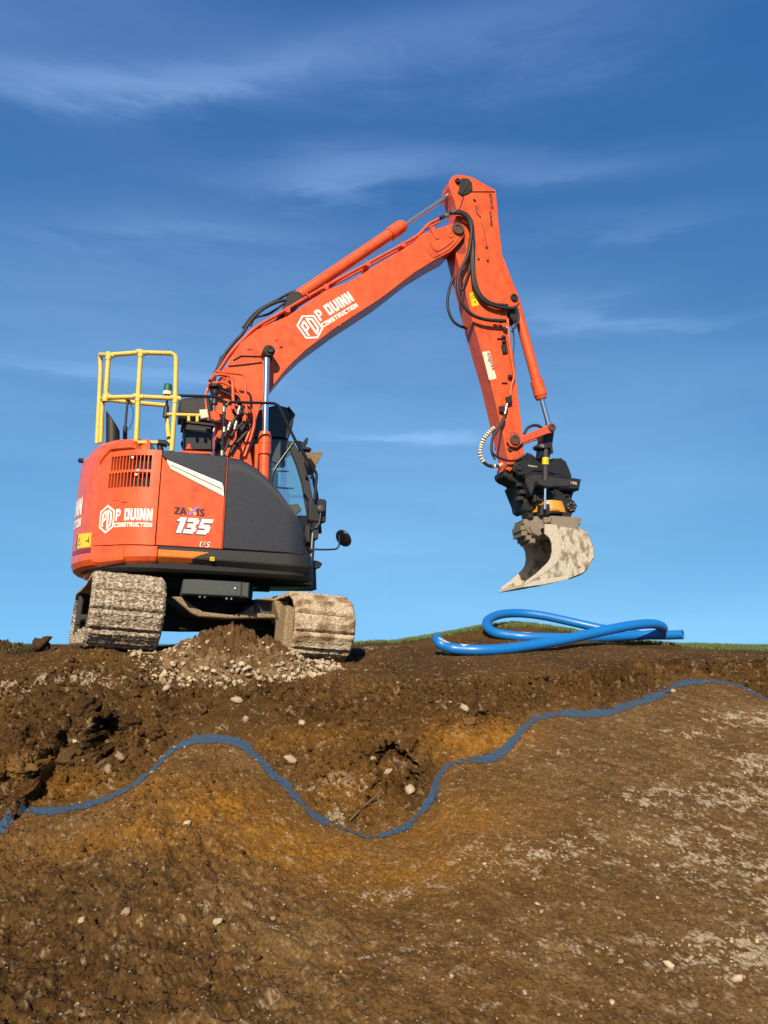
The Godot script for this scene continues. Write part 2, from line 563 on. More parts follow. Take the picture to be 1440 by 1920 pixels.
func build_ground() -> void:
	n_lump = noise(0.9, 3, FastNoiseLite.TYPE_SIMPLEX_SMOOTH, 4)
	n_mid = noise(4.0, 3, FastNoiseLite.TYPE_SIMPLEX_SMOOTH, 5)
	n_small = noise(15.0, 3, FastNoiseLite.TYPE_SIMPLEX_SMOOTH, 6)
	n_fine = noise(38.0, 2, FastNoiseLite.TYPE_SIMPLEX, 7)
	n_clod = noise(7.5, 1, FastNoiseLite.TYPE_CELLULAR, 8)
	n_clod.cellular_return_type = FastNoiseLite.RETURN_DISTANCE
	n_clod.fractal_type = FastNoiseLite.FRACTAL_NONE
	n_clod_b = noise(24.0, 1, FastNoiseLite.TYPE_CELLULAR, 9)
	n_clod_b.cellular_return_type = FastNoiseLite.RETURN_DISTANCE
	n_clod_b.fractal_type = FastNoiseLite.FRACTAL_NONE
	n_hue = noise(0.8, 3, FastNoiseLite.TYPE_SIMPLEX_SMOOTH, 10)
	n_chalk = noise(7.0, 5, FastNoiseLite.TYPE_SIMPLEX_SMOOTH, 11)
	var lp := [Vector3(-2.469, 0.254, 4.7), Vector3(-2.478, 0.357, 5.071), Vector3(-2.459, 0.475, 5.297), Vector3(-2.24, 0.473, 5.293), Vector3(-1.923, 0.537, 5.4), Vector3(-1.725, 0.649, 5.571), Vector3(-1.582, 0.825, 5.856), Vector3(-1.362, 0.877, 5.944), Vector3(-1.104, 0.848, 5.894), Vector3(-0.767, 0.649, 5.571), Vector3(-0.507, 0.48, 5.306), Vector3(-0.245, 0.389, 5.143), Vector3(-0.052, 0.359, 5.077), Vector3(0.177, 0.424, 5.207), Vector3(0.325, 0.537, 5.4), Vector3(0.39, 0.643, 5.563), Vector3(0.51, 0.728, 5.683), Vector3(0.836, 0.77, 5.756), Vector3(1.089, 0.924, 6.021), Vector3(1.291, 1.02, 6.168), Vector3(1.649, 1.049, 6.212), Vector3(1.875, 1.068, 6.239), Vector3(2.316, 1.167, 6.475), Vector3(2.659, 1.262, 6.691), Vector3(2.969, 1.266, 6.7), Vector3(3.148, 1.217, 6.592), Vector3(3.235, 1.14, 6.412), Vector3(3.461, 1.038, 6.195)]
	for p in smooth_path(lp, 18):
		lip.append(p)
	for p in lip:
		if lip_x.is_empty() or p.x > lip_x[-1] + 0.012:
			lip_x.append(p.x)
			lip_y.append(p.y)
			lip_d.append(p.z)
	var q := [Vector2(-2.176, 5.93), Vector2(-2.063, 5.77), Vector2(-2.472, 5.63), Vector2(-2.471, 5.47), Vector2(-2.666, 5.47), Vector2(-2.469, 5.82), Vector2(0.059, 5.73), Vector2(0.008, 5.58), Vector2(-0.056, 5.45), Vector2(-1.859, 5.89), Vector2(-0.797, 6.31), Vector2(0.787, 6.1), Vector2(0.085, 5.62)]
	var rr := [[0.15, 0.17, 0.36], [0.10, 0.09, 0.28], [0.05, 0.10, 0.25], [0.05, 0.07, 0.2], [0.05, 0.09, 0.2], [0.04, 0.08, 0.2], [0.06, 0.12, 0.22], [0.05, 0.09, 0.12], [0.08, 0.06, 0.08], [0.05, 0.05, 0.07], [0.06, 0.05, 0.06], [0.05, 0.06, 0.06], [0.20, 0.17, 0.17]]
	for i in q.size():
		hollows.append([q[i], rr[i][0], rr[i][1], rr[i][2]])
	q = [Vector2(-0.526, 4.85), Vector2(-1.053, 5.13), Vector2(-1.543, 4.83), Vector2(-0.264, 5.5), Vector2(0.651, 5.87), Vector2(0.905, 5.93), Vector2(-1.553, 5.38), Vector2(0.124, 4.62), Vector2(0.412, 5.04), Vector2(-2.287, 5.55), Vector2(-0.653, 5.88)]
	rr = [[0.55, 0.28, 0.95], [0.5, 0.25, 0.75], [0.6, 0.2, 0.55], [0.3, 0.18, 0.4], [0.32, 0.16, 0.95], [0.28, 0.14, 0.8], [0.4, 0.12, 0.5], [0.6, 0.25, 0.65], [0.5, 0.25, 0.6], [0.4, 0.15, 0.5], [0.6, 0.1, 0.35]]
	for i in q.size():
		ochre.append([q[i], rr[i][0], rr[i][1], rr[i][2]])
	q = [Vector2(-0.198, 9.3), Vector2(2.983, 6.11), Vector2(2.707, 5.45), Vector2(2.333, 5.89), Vector2(2.331, 5.08), Vector2(1.685, 3.85), Vector2(1.739, 3.71), Vector2(2.092, 4.32), Vector2(1.283, 5.7), Vector2(1.844, 5.08), Vector2(-2.599, 6.48), Vector2(-1.557, 6.9), Vector2(-3.062, 6.41), Vector2(-0.552, 7.11), Vector2(1.798, 4.65), Vector2(1.866, 4.46), Vector2(0.644, 4.54), Vector2(0.059, 4.41), Vector2(0, 3.89), Vector2(0.86, 3.82), Vector2(-0.302, 5.5), Vector2(-0.286, 5.25), Vector2(0.906, 4.62)]
	rr = [[0.35, 0.35, 1.0], [0.35, 0.14, 1.0], [0.30, 0.2, 1.0], [0.22, 0.06, 0.95], [0.4, 0.2, 0.8], [0.35, 0.06, 1.0], [0.4, 0.1, 0.9], [0.35, 0.3, 0.7], [0.06, 0.05, 0.5], [0.4, 0.2, 0.55], [0.9, 0.10, 0.85], [0.7, 0.09, 0.8], [0.5, 0.06, 0.9], [0.25, 0.08, 1.0], [0.4, 0.2, 0.6], [0.4, 0.2, 0.6], [0.4, 0.1, 0.45], [0.3, 0.06, 0.5], [0.8, 0.03, 0.4], [0.5, 0.03, 0.5], [0.25, 0.1, 0.5], [0.2, 0.1, 0.5], [0.6, 0.15, 0.5]]
	for i in q.size():
		chalk.append([q[i], rr[i][0], rr[i][1], rr[i][2]])
	q = [Vector2(2.918, 7.13), Vector2(3.495, 7.28), Vector2(1.895, 6.57), Vector2(-2.655, 5.79), Vector2(-2.381, 6.09), Vector2(-1.736, 6.2), Vector2(-1.677, 4.18), Vector2(-1.576, 3.63), Vector2(-1.168, 3.76), Vector2(-0.427, 6.11), Vector2(1.251, 6.37), Vector2(-0.91, 5.31)]
	rr = [[0.8, 0.18, 0.9], [0.8, 0.18, 0.9], [0.6, 0.16, 0.8], [0.7, 0.3, 0.9], [0.6, 0.3, 0.8], [0.6, 0.25, 0.7], [0.8, 0.5, 0.85], [0.9, 0.5, 0.95], [0.6, 0.4, 0.7], [0.6, 0.2, 0.5], [0.5, 0.15, 0.6], [0.3, 0.12, 0.6]]
	for i in q.size():
		dark.append([q[i], rr[i][0], rr[i][1], rr[i][2]])
	q = [Vector2(-1.275, 6.1), Vector2(-0.918, 6), Vector2(-0.492, 5.9), Vector2(0.773, 5.87), Vector2(-1.159, 6.15), Vector2(-1.758, 5.45), Vector2(-1.46, 5.57)]
	rr = [[0.4, 0.1, 1.0], [0.35, 0.1, 0.9], [0.2, 0.08, 0.6], [0.35, 0.16, 1.0], [0.3, 0.08, 0.9], [0.3, 0.07, 0.8], [0.2, 0.07, 0.8]]
	for i in q.size():
		smooth_spots.append([q[i], rr[i][0], rr[i][1], rr[i][2]])

	var xs := lines([[-700.0], [-300.0], [-100.0], [-40.0], [-20.0], [-12.0], [-8.0], [-6.4], [-5.4, -2.8, 0.02], [-2.8, 2.8, 0.0125], [2.8, 5.4, 0.02], [5.4], [6.4], [8.0], [12.0], [20.0], [40.0], [100.0], [300.0], [700.0]])
	var ds := lines([[-600.0], [-200.0], [-60.0], [-15.0], [-5.0], [0.0], [1.5], [2.4], [2.8], [3.1, 5.3, 0.0115], [5.3, 6.6, 0.008], [6.6, 7.2, 0.0115], [7.2, 11.6, 0.024], [11.6], [12.0], [12.5], [13.0], [14.0], [17.0], [22.0], [30.0], [50.0], [100.0], [250.0], [700.0]])
	var nx := xs.size()
	var nd := ds.size()
	var pos := PackedVector3Array()
	var col := PackedColorArray()
	var blue := PackedFloat32Array()
	pos.resize(nx * nd)
	col.resize(nx * nd)
	blue.resize(nx * nd)
	for i in nx:
		var x := xs[i]
		var c := column(x)
		var near := []
		for p in lip:
			if absf(p.x - x) < 0.09:
				near.append(p)
		for j in nd:
			var d := ds[j]
			var k := i * nd + j
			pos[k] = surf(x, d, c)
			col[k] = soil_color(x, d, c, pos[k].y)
			blue[k] = -1.0
			if near.size() and absf(d - c[0]) < 0.5:
				var best := 9.0
				for p in near:
					best = minf(best, pow((p.x - x) / 0.037, 2.0) + pow((p.z - d) / 0.057, 2.0))
				if best < 2.5:
					var fade := clampf(0.98 + 0.55 * n_mid.get_noise_2d(x * 0.7 + 31.0, d * 0.7), 0.6, 1.15)
					if x > -0.36 and x < -0.02:
						fade = 0.55
					blue[k] = fade * (1.3 + 0.25 * n_mid.get_noise_2d(x * 2.0, d * 2.0)) - sqrt(best) - 0.65 * absf(n_fine.get_noise_2d(x, d)) - 0.4 * n_small.get_noise_2d(x * 1.5, d * 1.5 + 7.0)
	var nor := PackedVector3Array()
	nor.resize(nx * nd)
	for i in nx:
		for j in nd:
			var a := pos[maxi(i - 1, 0) * nd + j]
			var b := pos[mini(i + 1, nx - 1) * nd + j]
			var e := pos[i * nd + maxi(j - 1, 0)]
			var f := pos[i * nd + mini(j + 1, nd - 1)]
			nor[i * nd + j] = (b - a).cross(f - e).normalized()
	var idx := PackedInt32Array()
	idx.resize((nx - 1) * (nd - 1) * 6)
	var w := 0
	start()
	for i in nx - 1:
		for j in nd - 1:
			var k := i * nd + j
			var l := k + nd
			idx[w] = k; idx[w + 1] = k + 1; idx[w + 2] = l
			idx[w + 3] = l; idx[w + 4] = k + 1; idx[w + 5] = l + 1
			w += 6
			if blue[k] > 0.0 and blue[k + 1] > 0.0 and blue[l] > 0.0 and blue[l + 1] > 0.0:
				for t in [[k, k + 1, l], [l, k + 1, l + 1]]:
					for m in t:
						V.append(pos[m] + nor[m] * 0.0045)
						N.append(nor[m])
						var sp: float = clampf(blue[m] * 1.6, 0.0, 1.0) * clampf(0.72 + 1.0 * n_small.get_noise_2d(pos[m].x * 1.7, pos[m].z * 1.7), 0.25, 1.0)
						C.append(Color(0.075, 0.06, 0.045).lerp(Color(0.023, 0.104, 0.215), sp))
	if nor[nd * 400 + 300].y < 0.0:
		for k in nor.size():
			nor[k] = -nor[k]
		for k in N.size():
			N[k] = -N[k]
			V[k] += N[k] * 0.009
	var paint_v := V
	var paint_n := N
	var paint_c := C
	var arrays := []
	arrays.resize(Mesh.ARRAY_MAX)
	arrays[Mesh.ARRAY_VERTEX] = pos
	arrays[Mesh.ARRAY_NORMAL] = nor
	arrays[Mesh.ARRAY_COLOR] = col
	arrays[Mesh.ARRAY_INDEX] = idx
	# front faces run clockwise seen from above
	var p0 := pos[idx[0]]
	if (pos[idx[2]] - p0).cross(pos[idx[1]] - p0).y < 0.0:
		for t in range(0, idx.size(), 3):
			var s := idx[t + 1]
			idx[t + 1] = idx[t + 2]
			idx[t + 2] = s
		arrays[Mesh.ARRAY_INDEX] = idx
	var am := ArrayMesh.new()
	am.add_surface_from_arrays(Mesh.PRIMITIVE_TRIANGLES, arrays)
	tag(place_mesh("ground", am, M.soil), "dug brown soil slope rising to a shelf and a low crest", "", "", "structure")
	start()
	for k in range(0, paint_v.size(), 3):
		tri(paint_v[k], paint_v[k + 1], paint_v[k + 2], paint_n[k], paint_n[k + 1], paint_n[k + 2])
	C = paint_c
	tag(make("painted_line", M.paint_blue), "blue spray-painted line winding along the lip of the dug slope", "painted line")

func on_ground(x: float, d: float) -> Vector3:
	return surf(x, d, column(x))

# a lumpy pebble or clod of unit radius
func pebble(sd: int, rough: float, rings := 6, flatness := 0.7) -> ArrayMesh:
	var n := noise(0.9, 2, FastNoiseLite.TYPE_SIMPLEX, sd)
	var st := SurfaceTool.new()
	st.begin(Mesh.PRIMITIVE_TRIANGLES)
	st.set_smooth_group(0 if rings > 8 else -1)
	var seg := rings + 3
	var at := func(i: int, k: int) -> Vector3:
		var a := PI * i / rings
		var b := TAU * (k % seg) / seg
		var p := Vector3(sin(a) * cos(b), cos(a), sin(a) * sin(b))
		p *= 1.0 + rough * (n.get_noise_3dv(p * 1.2 + Vector3(sd, 0, 0)) + 0.35 * n.get_noise_3dv(p * 3.1) + (0.30 * n.get_noise_3dv(p * 7.5) if rings > 20 else 0.0))
		return p * Vector3(1, flatness, 0.85)
	for i in rings:
		for k in seg:
			var q := [at.call(i, k), at.call(i, k + 1), at.call(i + 1, k + 1), at.call(i + 1, k)]
			for t in [[0, 1, 2], [0, 2, 3]]:
				var a: Vector3 = q[t[0]]
				var b: Vector3 = q[t[1]]
				var c: Vector3 = q[t[2]]
				if (c - a).cross(b - a).length_squared() < 1e-12:
					continue
				if (c - a).cross(b - a).dot(a + b + c) < 0.0:
					st.add_vertex(a); st.add_vertex(c); st.add_vertex(b)
				else:
					st.add_vertex(a); st.add_vertex(b); st.add_vertex(c)
	st.generate_normals()
	return st.commit()

func scatter(called: String, mesh: Mesh, mat: Material, xf: Array, cols: Array) -> MultiMeshInstance3D:
	var mm := MultiMesh.new()
	mm.transform_format = MultiMesh.TRANSFORM_3D
	mm.use_colors = true
	mm.mesh = mesh
	mm.instance_count = xf.size()
	for i in xf.size():
		mm.set_instance_transform(i, xf[i])
		mm.set_instance_color(i, cols[i])
	var o := MultiMeshInstance3D.new()
	o.name = number(called, self)
	o.multimesh = mm
	o.material_override = mat
	add_child(o, true)
	o.set_meta("kind", "stuff")
	return o

func turned(size: Vector3) -> Basis:
	return Basis.from_euler(Vector3(rng.randf_range(-0.6, 0.6), rng.randf() * TAU, rng.randf_range(-0.6, 0.6))) * Basis.from_scale(size)

func stone_color(pale: float) -> Color:
	var c := Color(0.22, 0.135, 0.06).lerp(Color(0.60, 0.48, 0.31), clampf(pale, 0.0, 1.0))
	return c * rng.randf_range(0.85, 1.1)

func build_loose() -> void:
	rng.seed = 77
	var peb := [pebble(3, 0.4, 6), pebble(8, 0.5, 6, 0.55), pebble(14, 0.45, 6, 0.8)]
	var lump := [pebble(21, 0.65, 5, 0.8), pebble(25, 0.75, 5, 0.75), pebble(29, 0.65, 5, 0.9)]
	var big := [pebble(31, 0.55, 10, 0.75), pebble(35, 0.6, 10, 0.7), pebble(39, 0.5, 10, 0.85)]
	# gravel and crumbs: nobody could count them
	for v in 3:
		var xf := []
		var cs := []
		while xf.size() < 2000:
			var d := 3.2 + 5.6 * pow(rng.randf(), 1.15)
			var x := rng.randf_range(-0.56, 0.56) * d
			var w := blob(chalk, x, d)
			if rng.randf() > 0.14 + w:
				continue
			var r := (0.0028 + 0.0065 * pow(rng.randf(), 3.0)) * (1.0 + 0.25 * w)
			xf.append(Transform3D(turned(Vector3(r, r, r) * Vector3(1, 0.8, rng.randf_range(0.7, 1.5))), on_ground(x, d) + Vector3(0, r * 0.15, 0)))
			cs.append(stone_color(rng.randf() * 0.7 + 0.5 * w))
		scatter("gravel", peb[v], M.stone, xf, cs)
	for v in 3:
		var xf := []
		var cs := []
		while xf.size() < 6000:
			var d := 3.2 + 4.6 * rng.randf()
			var x := rng.randf_range(-0.56, 0.56) * d
			var c := column(x)
			if rng.randf() > roughness_at(x, d, c):
				continue
			var ro := roughness_at(x, d, c)
			var r := (0.003 + 0.010 * pow(rng.randf(), 3.5)) * (0.6 + 1.1 * ro) * (1.0 if d > 5.1 else 0.55)
			xf.append(Transform3D(turned(Vector3(r, r, r)), surf(x, d, c) + Vector3(0, r * 0.2, 0)))
			cs.append(soil_color(x, d, c) * rng.randf_range(0.75, 1.05))
		scatter("soil_crumbs", lump[v], M.clod, xf, cs)
	# stones large enough to tell apart
	var named := [
		[[Vector2(-1.199, 6.23)], 0.05, 0.9, "pale chalk stone on the dark bank above the hump of the blue line"],
		[[Vector2(-1.797, 6.31)], 0.055, 0.8, "flat pale stone on the shelf in front of the left track"],
		[[Vector2(-1.095, 6.09)], 0.05, 0.75, "yellowish stone on the smooth scraped soil right of the blue hump"],
		[[Vector2(-1.974, 5.76)], 0.05, 0.35, "orange-brown lump beside the deep black hollow on the left"],
		[[Vector2(-2.016, 5.66)], 0.05, 0.35, "smaller orange-brown lump below the deep black hollow"],
		[[Vector2(-0.645, 6.01)], 0.045, 0.9, "round pale stone in the middle of the dark bank"],
		[[Vector2(-0.691, 5.72)], 0.05, 0.7, "pale stone low in the hollow left of the V of the blue line"],
		[[Vector2(0.031, 5.57)], 0.04, 0.6, "tan stone under the dark cleft in the middle"],
		[[Vector2(0.182, 5.51)], 0.06, 0.95, "white chalk piece just left of the steep bend of the blue line"],
		[[Vector2(0.648, 6.14)], 0.045, 0.8, "pale stone in the crumbling edge above the ochre hollow"],
		[[Vector2(-2.349, 5.86)], 0.035, 0.95, "small white stone between the two black hollows on the left"],
		[[Vector2(-1.514, 4.01)], 0.026, 1.0, "small white stone on the dark lower left floor"],
		[[Vector2(-0.835, 4.02)], 0.028, 0.95, "white stone in the middle of the lower left floor"],
		[[Vector2(-1.311, 4.06)], 0.035, 0.4, "tan lump on the dark lower left floor"],
		[[Vector2(1.308, 3.71)], 0.026, 1.0, "white stone on the smooth lower right floor"],
		[[Vector2(1.57, 3.61)], 0.03, 1.0, "white stone in the chalk streak at the lower right edge"],
		[[Vector2(2.475, 6.51)], 0.04, 1.0, "white stone just under the top bend of the blue line on the right"],
		[[Vector2(-0.079, 5.71)], 0.04, 0.55, "grey-brown stone left of the dark cleft in the middle"],
		[[Vector2(-1.243, 4.93)], 0.03, 0.9, "pale stone below the left rise of the blue line"],
		[[Vector2(0.972, 3.48)], 0.02, 1.0, "white stone at the bottom edge right of the middle"]]
	for s in named:
		var r: float = s[1]
		var o := place_mesh("stone", pebble(40 + int(r * 1000.0) + names.get("k", 0), 0.38, 9, 0.65), M.stone)
		names["k"] = names.get("k", 0) + 3
		var q: Vector2 = s[0][0]
		o.transform = Transform3D(turned(Vector3(r, r, r) * Vector3(1, 0.8, 0.7)), on_ground(q.x, q.y) + Vector3(0, r * 0.25, 0))
		var mm: StandardMaterial3D = M.stone.duplicate()
		mm.vertex_color_use_as_albedo = false
		mm.albedo_color = stone_color(s[2]).linear_to_srgb()
		o.material_override = mm
		tag(o, s[3], "stone", "loose stones on the soil")
	var zones := [["small pale stone in the brown crumbling bank above the blue line", -2.6, 1.2, 5.6, 6.6, 34], ["small white chalk stone on the right-hand slope under the blue line", 1.2, 3.2, 4.2, 6.0, 46], ["small pale stone on the flat shelf in front of the tracks", -3.0, 0.6, 6.5, 7.1, 30], ["small pale stone on the brown floor at the bottom", -1.6, 1.9, 3.5, 4.8, 26]]
	var mats := []
	for k in 4:
		var mm: StandardMaterial3D = M.stone.duplicate()
		mm.vertex_color_use_as_albedo = false
		mm.albedo_color = stone_color(0.35 + 0.2 * k).linear_to_srgb()
		mats.append(mm)
	for z in zones:
		for i in z[5]:
			var x := rng.randf_range(z[1], z[2])
			var d := rng.randf_range(z[3], z[4])
			var r := rng.randf_range(0.008, 0.017)
			var o := place_mesh("stone", peb[i % 3], mats[rng.randi() % 4])
			o.transform = Transform3D(turned(Vector3(r, r * 0.8, r * rng.randf_range(0.7, 1.3))), on_ground(x, d) + Vector3(0, r * 0.2, 0))
			tag(o, z[0], "stone", z[0].replace("small", "small").replace(" stone", " stones"))
	# big clods of the broken bank, each where it can be pointed at
	var heavy := [pebble(81, 0.5, 26, 0.85), pebble(84, 0.55, 26, 0.8), pebble(88, 0.45, 26, 0.95)]
	var great := [
		[[Vector2(-2.372, 5.79)], 0.10, "large dark clod between the black hollow and the cracks left of it"], [[Vector2(-2.61, 5.56)], 0.12, "big clod at the far left of the broken bank, between two black cracks"], [[Vector2(-2.342, 5.6)], 0.08, "rounded ochre clod low in the bank by the blue line at the left"],
		[[Vector2(-2.472, 5.39)], 0.07, "ochre clod right above the blue line at the left edge"], [[Vector2(-1.996, 6.04)], 0.10, "crumbling clod on the right rim of the black hollow"], [[Vector2(-2.404, 6.14)], 0.11, "wide dark clod overhanging the black hollow"],
		[[Vector2(-2.544, 5.85)], 0.10, "dark clod on the bank left of the black hollow"], [[Vector2(-2.838, 5.83)], 0.11, "dark clod at the left edge, high on the bank"], [[Vector2(-1.778, 5.95)], 0.07, "small clod on the bank between the hollow and the blue hump"],
		[[Vector2(-0.12, 5.79)], 0.09, "brown clod on the left side of the dark cleft in the middle"], [[Vector2(0.194, 5.84)], 0.08, "ochre clod on the right side of the dark cleft in the middle"], [[Vector2(-0.271, 5.61)], 0.08, "brown clod low on the bank, left of the V of the blue line"],
		[[Vector2(0.676, 6.06)], 0.07, "clod in the crumbling edge over the ochre hollow"], [[Vector2(1.332, 6.53)], 0.08, "dark clod at the left end of the ridge behind the blue line"], [[Vector2(2.257, 6.96)], 0.08, "dark clod on the ridge above the rising blue line"], [[Vector2(2.729, 7.43)], 0.09, "largest dark clod on the ridge at the upper right"]]
	for i in great.size():
		var q: Vector2 = great[i][0][0]
		var r: float = great[i][1]
		var o := place_mesh("soil_clod", heavy[i % 3], M.soil)
		o.transform = Transform3D(turned(Vector3(r, r * 0.85, r)), on_ground(q.x, q.y) - Vector3(0, r * 0.25, r * 0.15))
		var mm: StandardMaterial3D = M.soil.duplicate()
		mm.vertex_color_use_as_albedo = false
		mm.albedo_color = (soil_color(q.x, q.y, column(q.x)) * 0.95).linear_to_srgb()
		mm.heightmap_scale = 1.2
		o.material_override = mm
		tag(o, great[i][2], "clod", "large clods of the broken bank")
	# clods of soil
	var soil_mats := []
	for k in [Color(0.085, 0.042, 0.017), Color(0.12, 0.06, 0.023), Color(0.10, 0.05, 0.021)]:
		var mm: StandardMaterial3D = M.soil.duplicate()
		mm.vertex_color_use_as_albedo = false
		mm.albedo_color = Color(k).linear_to_srgb()
		soil_mats.append(mm)
	zones = [["dark clod of soil on the crumbling bank at the left", -3.0, -1.2, 5.7, 6.7, 40], ["dark clod of soil on the low ridge at the upper right", 1.6, 4.6, 6.6, 7.4, 40], ["dark clod of soil on the rough floor at the lower left", -2.0, -0.5, 3.5, 4.7, 30], ["dark clod of soil under the machine or by its tracks", -3.0, -0.4, 6.6, 7.4, 24]]
	for z in zones:
		for i in z[5]:
			var x := rng.randf_range(z[1], z[2])
			var d := rng.randf_range(z[3], z[4])
			if z[1] > 1.0:
				d = 7.25 - 0.62 * clampf((3.6 - x) / 2.0, 0.0, 1.2) + rng.randf_range(-0.16, 0.16)
			var r := rng.randf_range(0.018, 0.045) * (0.5 if z[3] < 4.0 else 1.0)
			var o := place_mesh("soil_clod", big[i % 3], soil_mats[rng.randi() % 3])
			o.transform = Transform3D(turned(Vector3(r, r * 0.8, r)), on_ground(x, d) + Vector3(0, r * 0.1, 0))
			tag(o, z[0], "clod", z[0].replace("clod of", "clods of"))
# ------------------------------------------------------------------ things on the ground
func mound(called: String, centre: Vector2, rx: float, rd: float, h: float, power: float, sd: int, rough: float, shade: Callable, parent: Node, at: Vector3) -> MeshInstance3D:
	var n := noise(3.0, 4, FastNoiseLite.TYPE_SIMPLEX_SMOOTH, sd)
	var cl := noise(9.0, 2, FastNoiseLite.TYPE_CELLULAR, sd + 1)
	var rings := 64
	var seg := 150
	var p := []
	var cs := []
	for i in rings + 1:
		var row := PackedVector3Array()
		var crow := PackedColorArray()
		for k in seg + 1:
			var a := TAU * (k % seg) / seg
			var t := float(i) / rings
			var r := t * (1.0 + 0.22 * n.get_noise_2d(cos(a) * 0.7, sin(a) * 0.7))
			var x := centre.x + cos(a) * r * rx
			var d := centre.y + sin(a) * r * rd
			var g0 := on_ground(x, d)
			var q := Vector3(x, h * pow(1.0 - t, power), d)
			var v := h * pow(1.0 - t, power) * (1.0 + 0.28 * n.get_noise_3dv(q * 0.9)) + rough * (1.0 - t * t) * (0.05 * n.get_noise_3dv(q * 2.5) + 0.045 * absf(cl.get_noise_3dv(q)) + 0.02 * n.get_noise_3dv(q * 7.0)) - 0.03 * t * t
			row.append(g0 + Vector3(0.02 * n.get_noise_3dv(q * 5.0), v, 0.03 * n.get_noise_3dv(q * 4.0 + Vector3.ONE)) - at)
			crow.append(shade.call(x, d, t, n.get_noise_3dv(q * 3.0)))
		p.append(row)
		cs.append(crow)
	start()
	for i in rings:
		for k in seg:
			var a: Vector3 = p[i][k]
			var b: Vector3 = p[i][k + 1]
			var c: Vector3 = p[i + 1][k + 1]
			var d: Vector3 = p[i + 1][k]
			var nrm := (c - a).cross(d - b)
			if nrm.length_squared() < 1e-14:
				continue
			tint = cs[i][k]
			quad(a, b, c, d, Vector3.UP if nrm.y != 0.0 else nrm)
	return make(called, M.soil, parent)

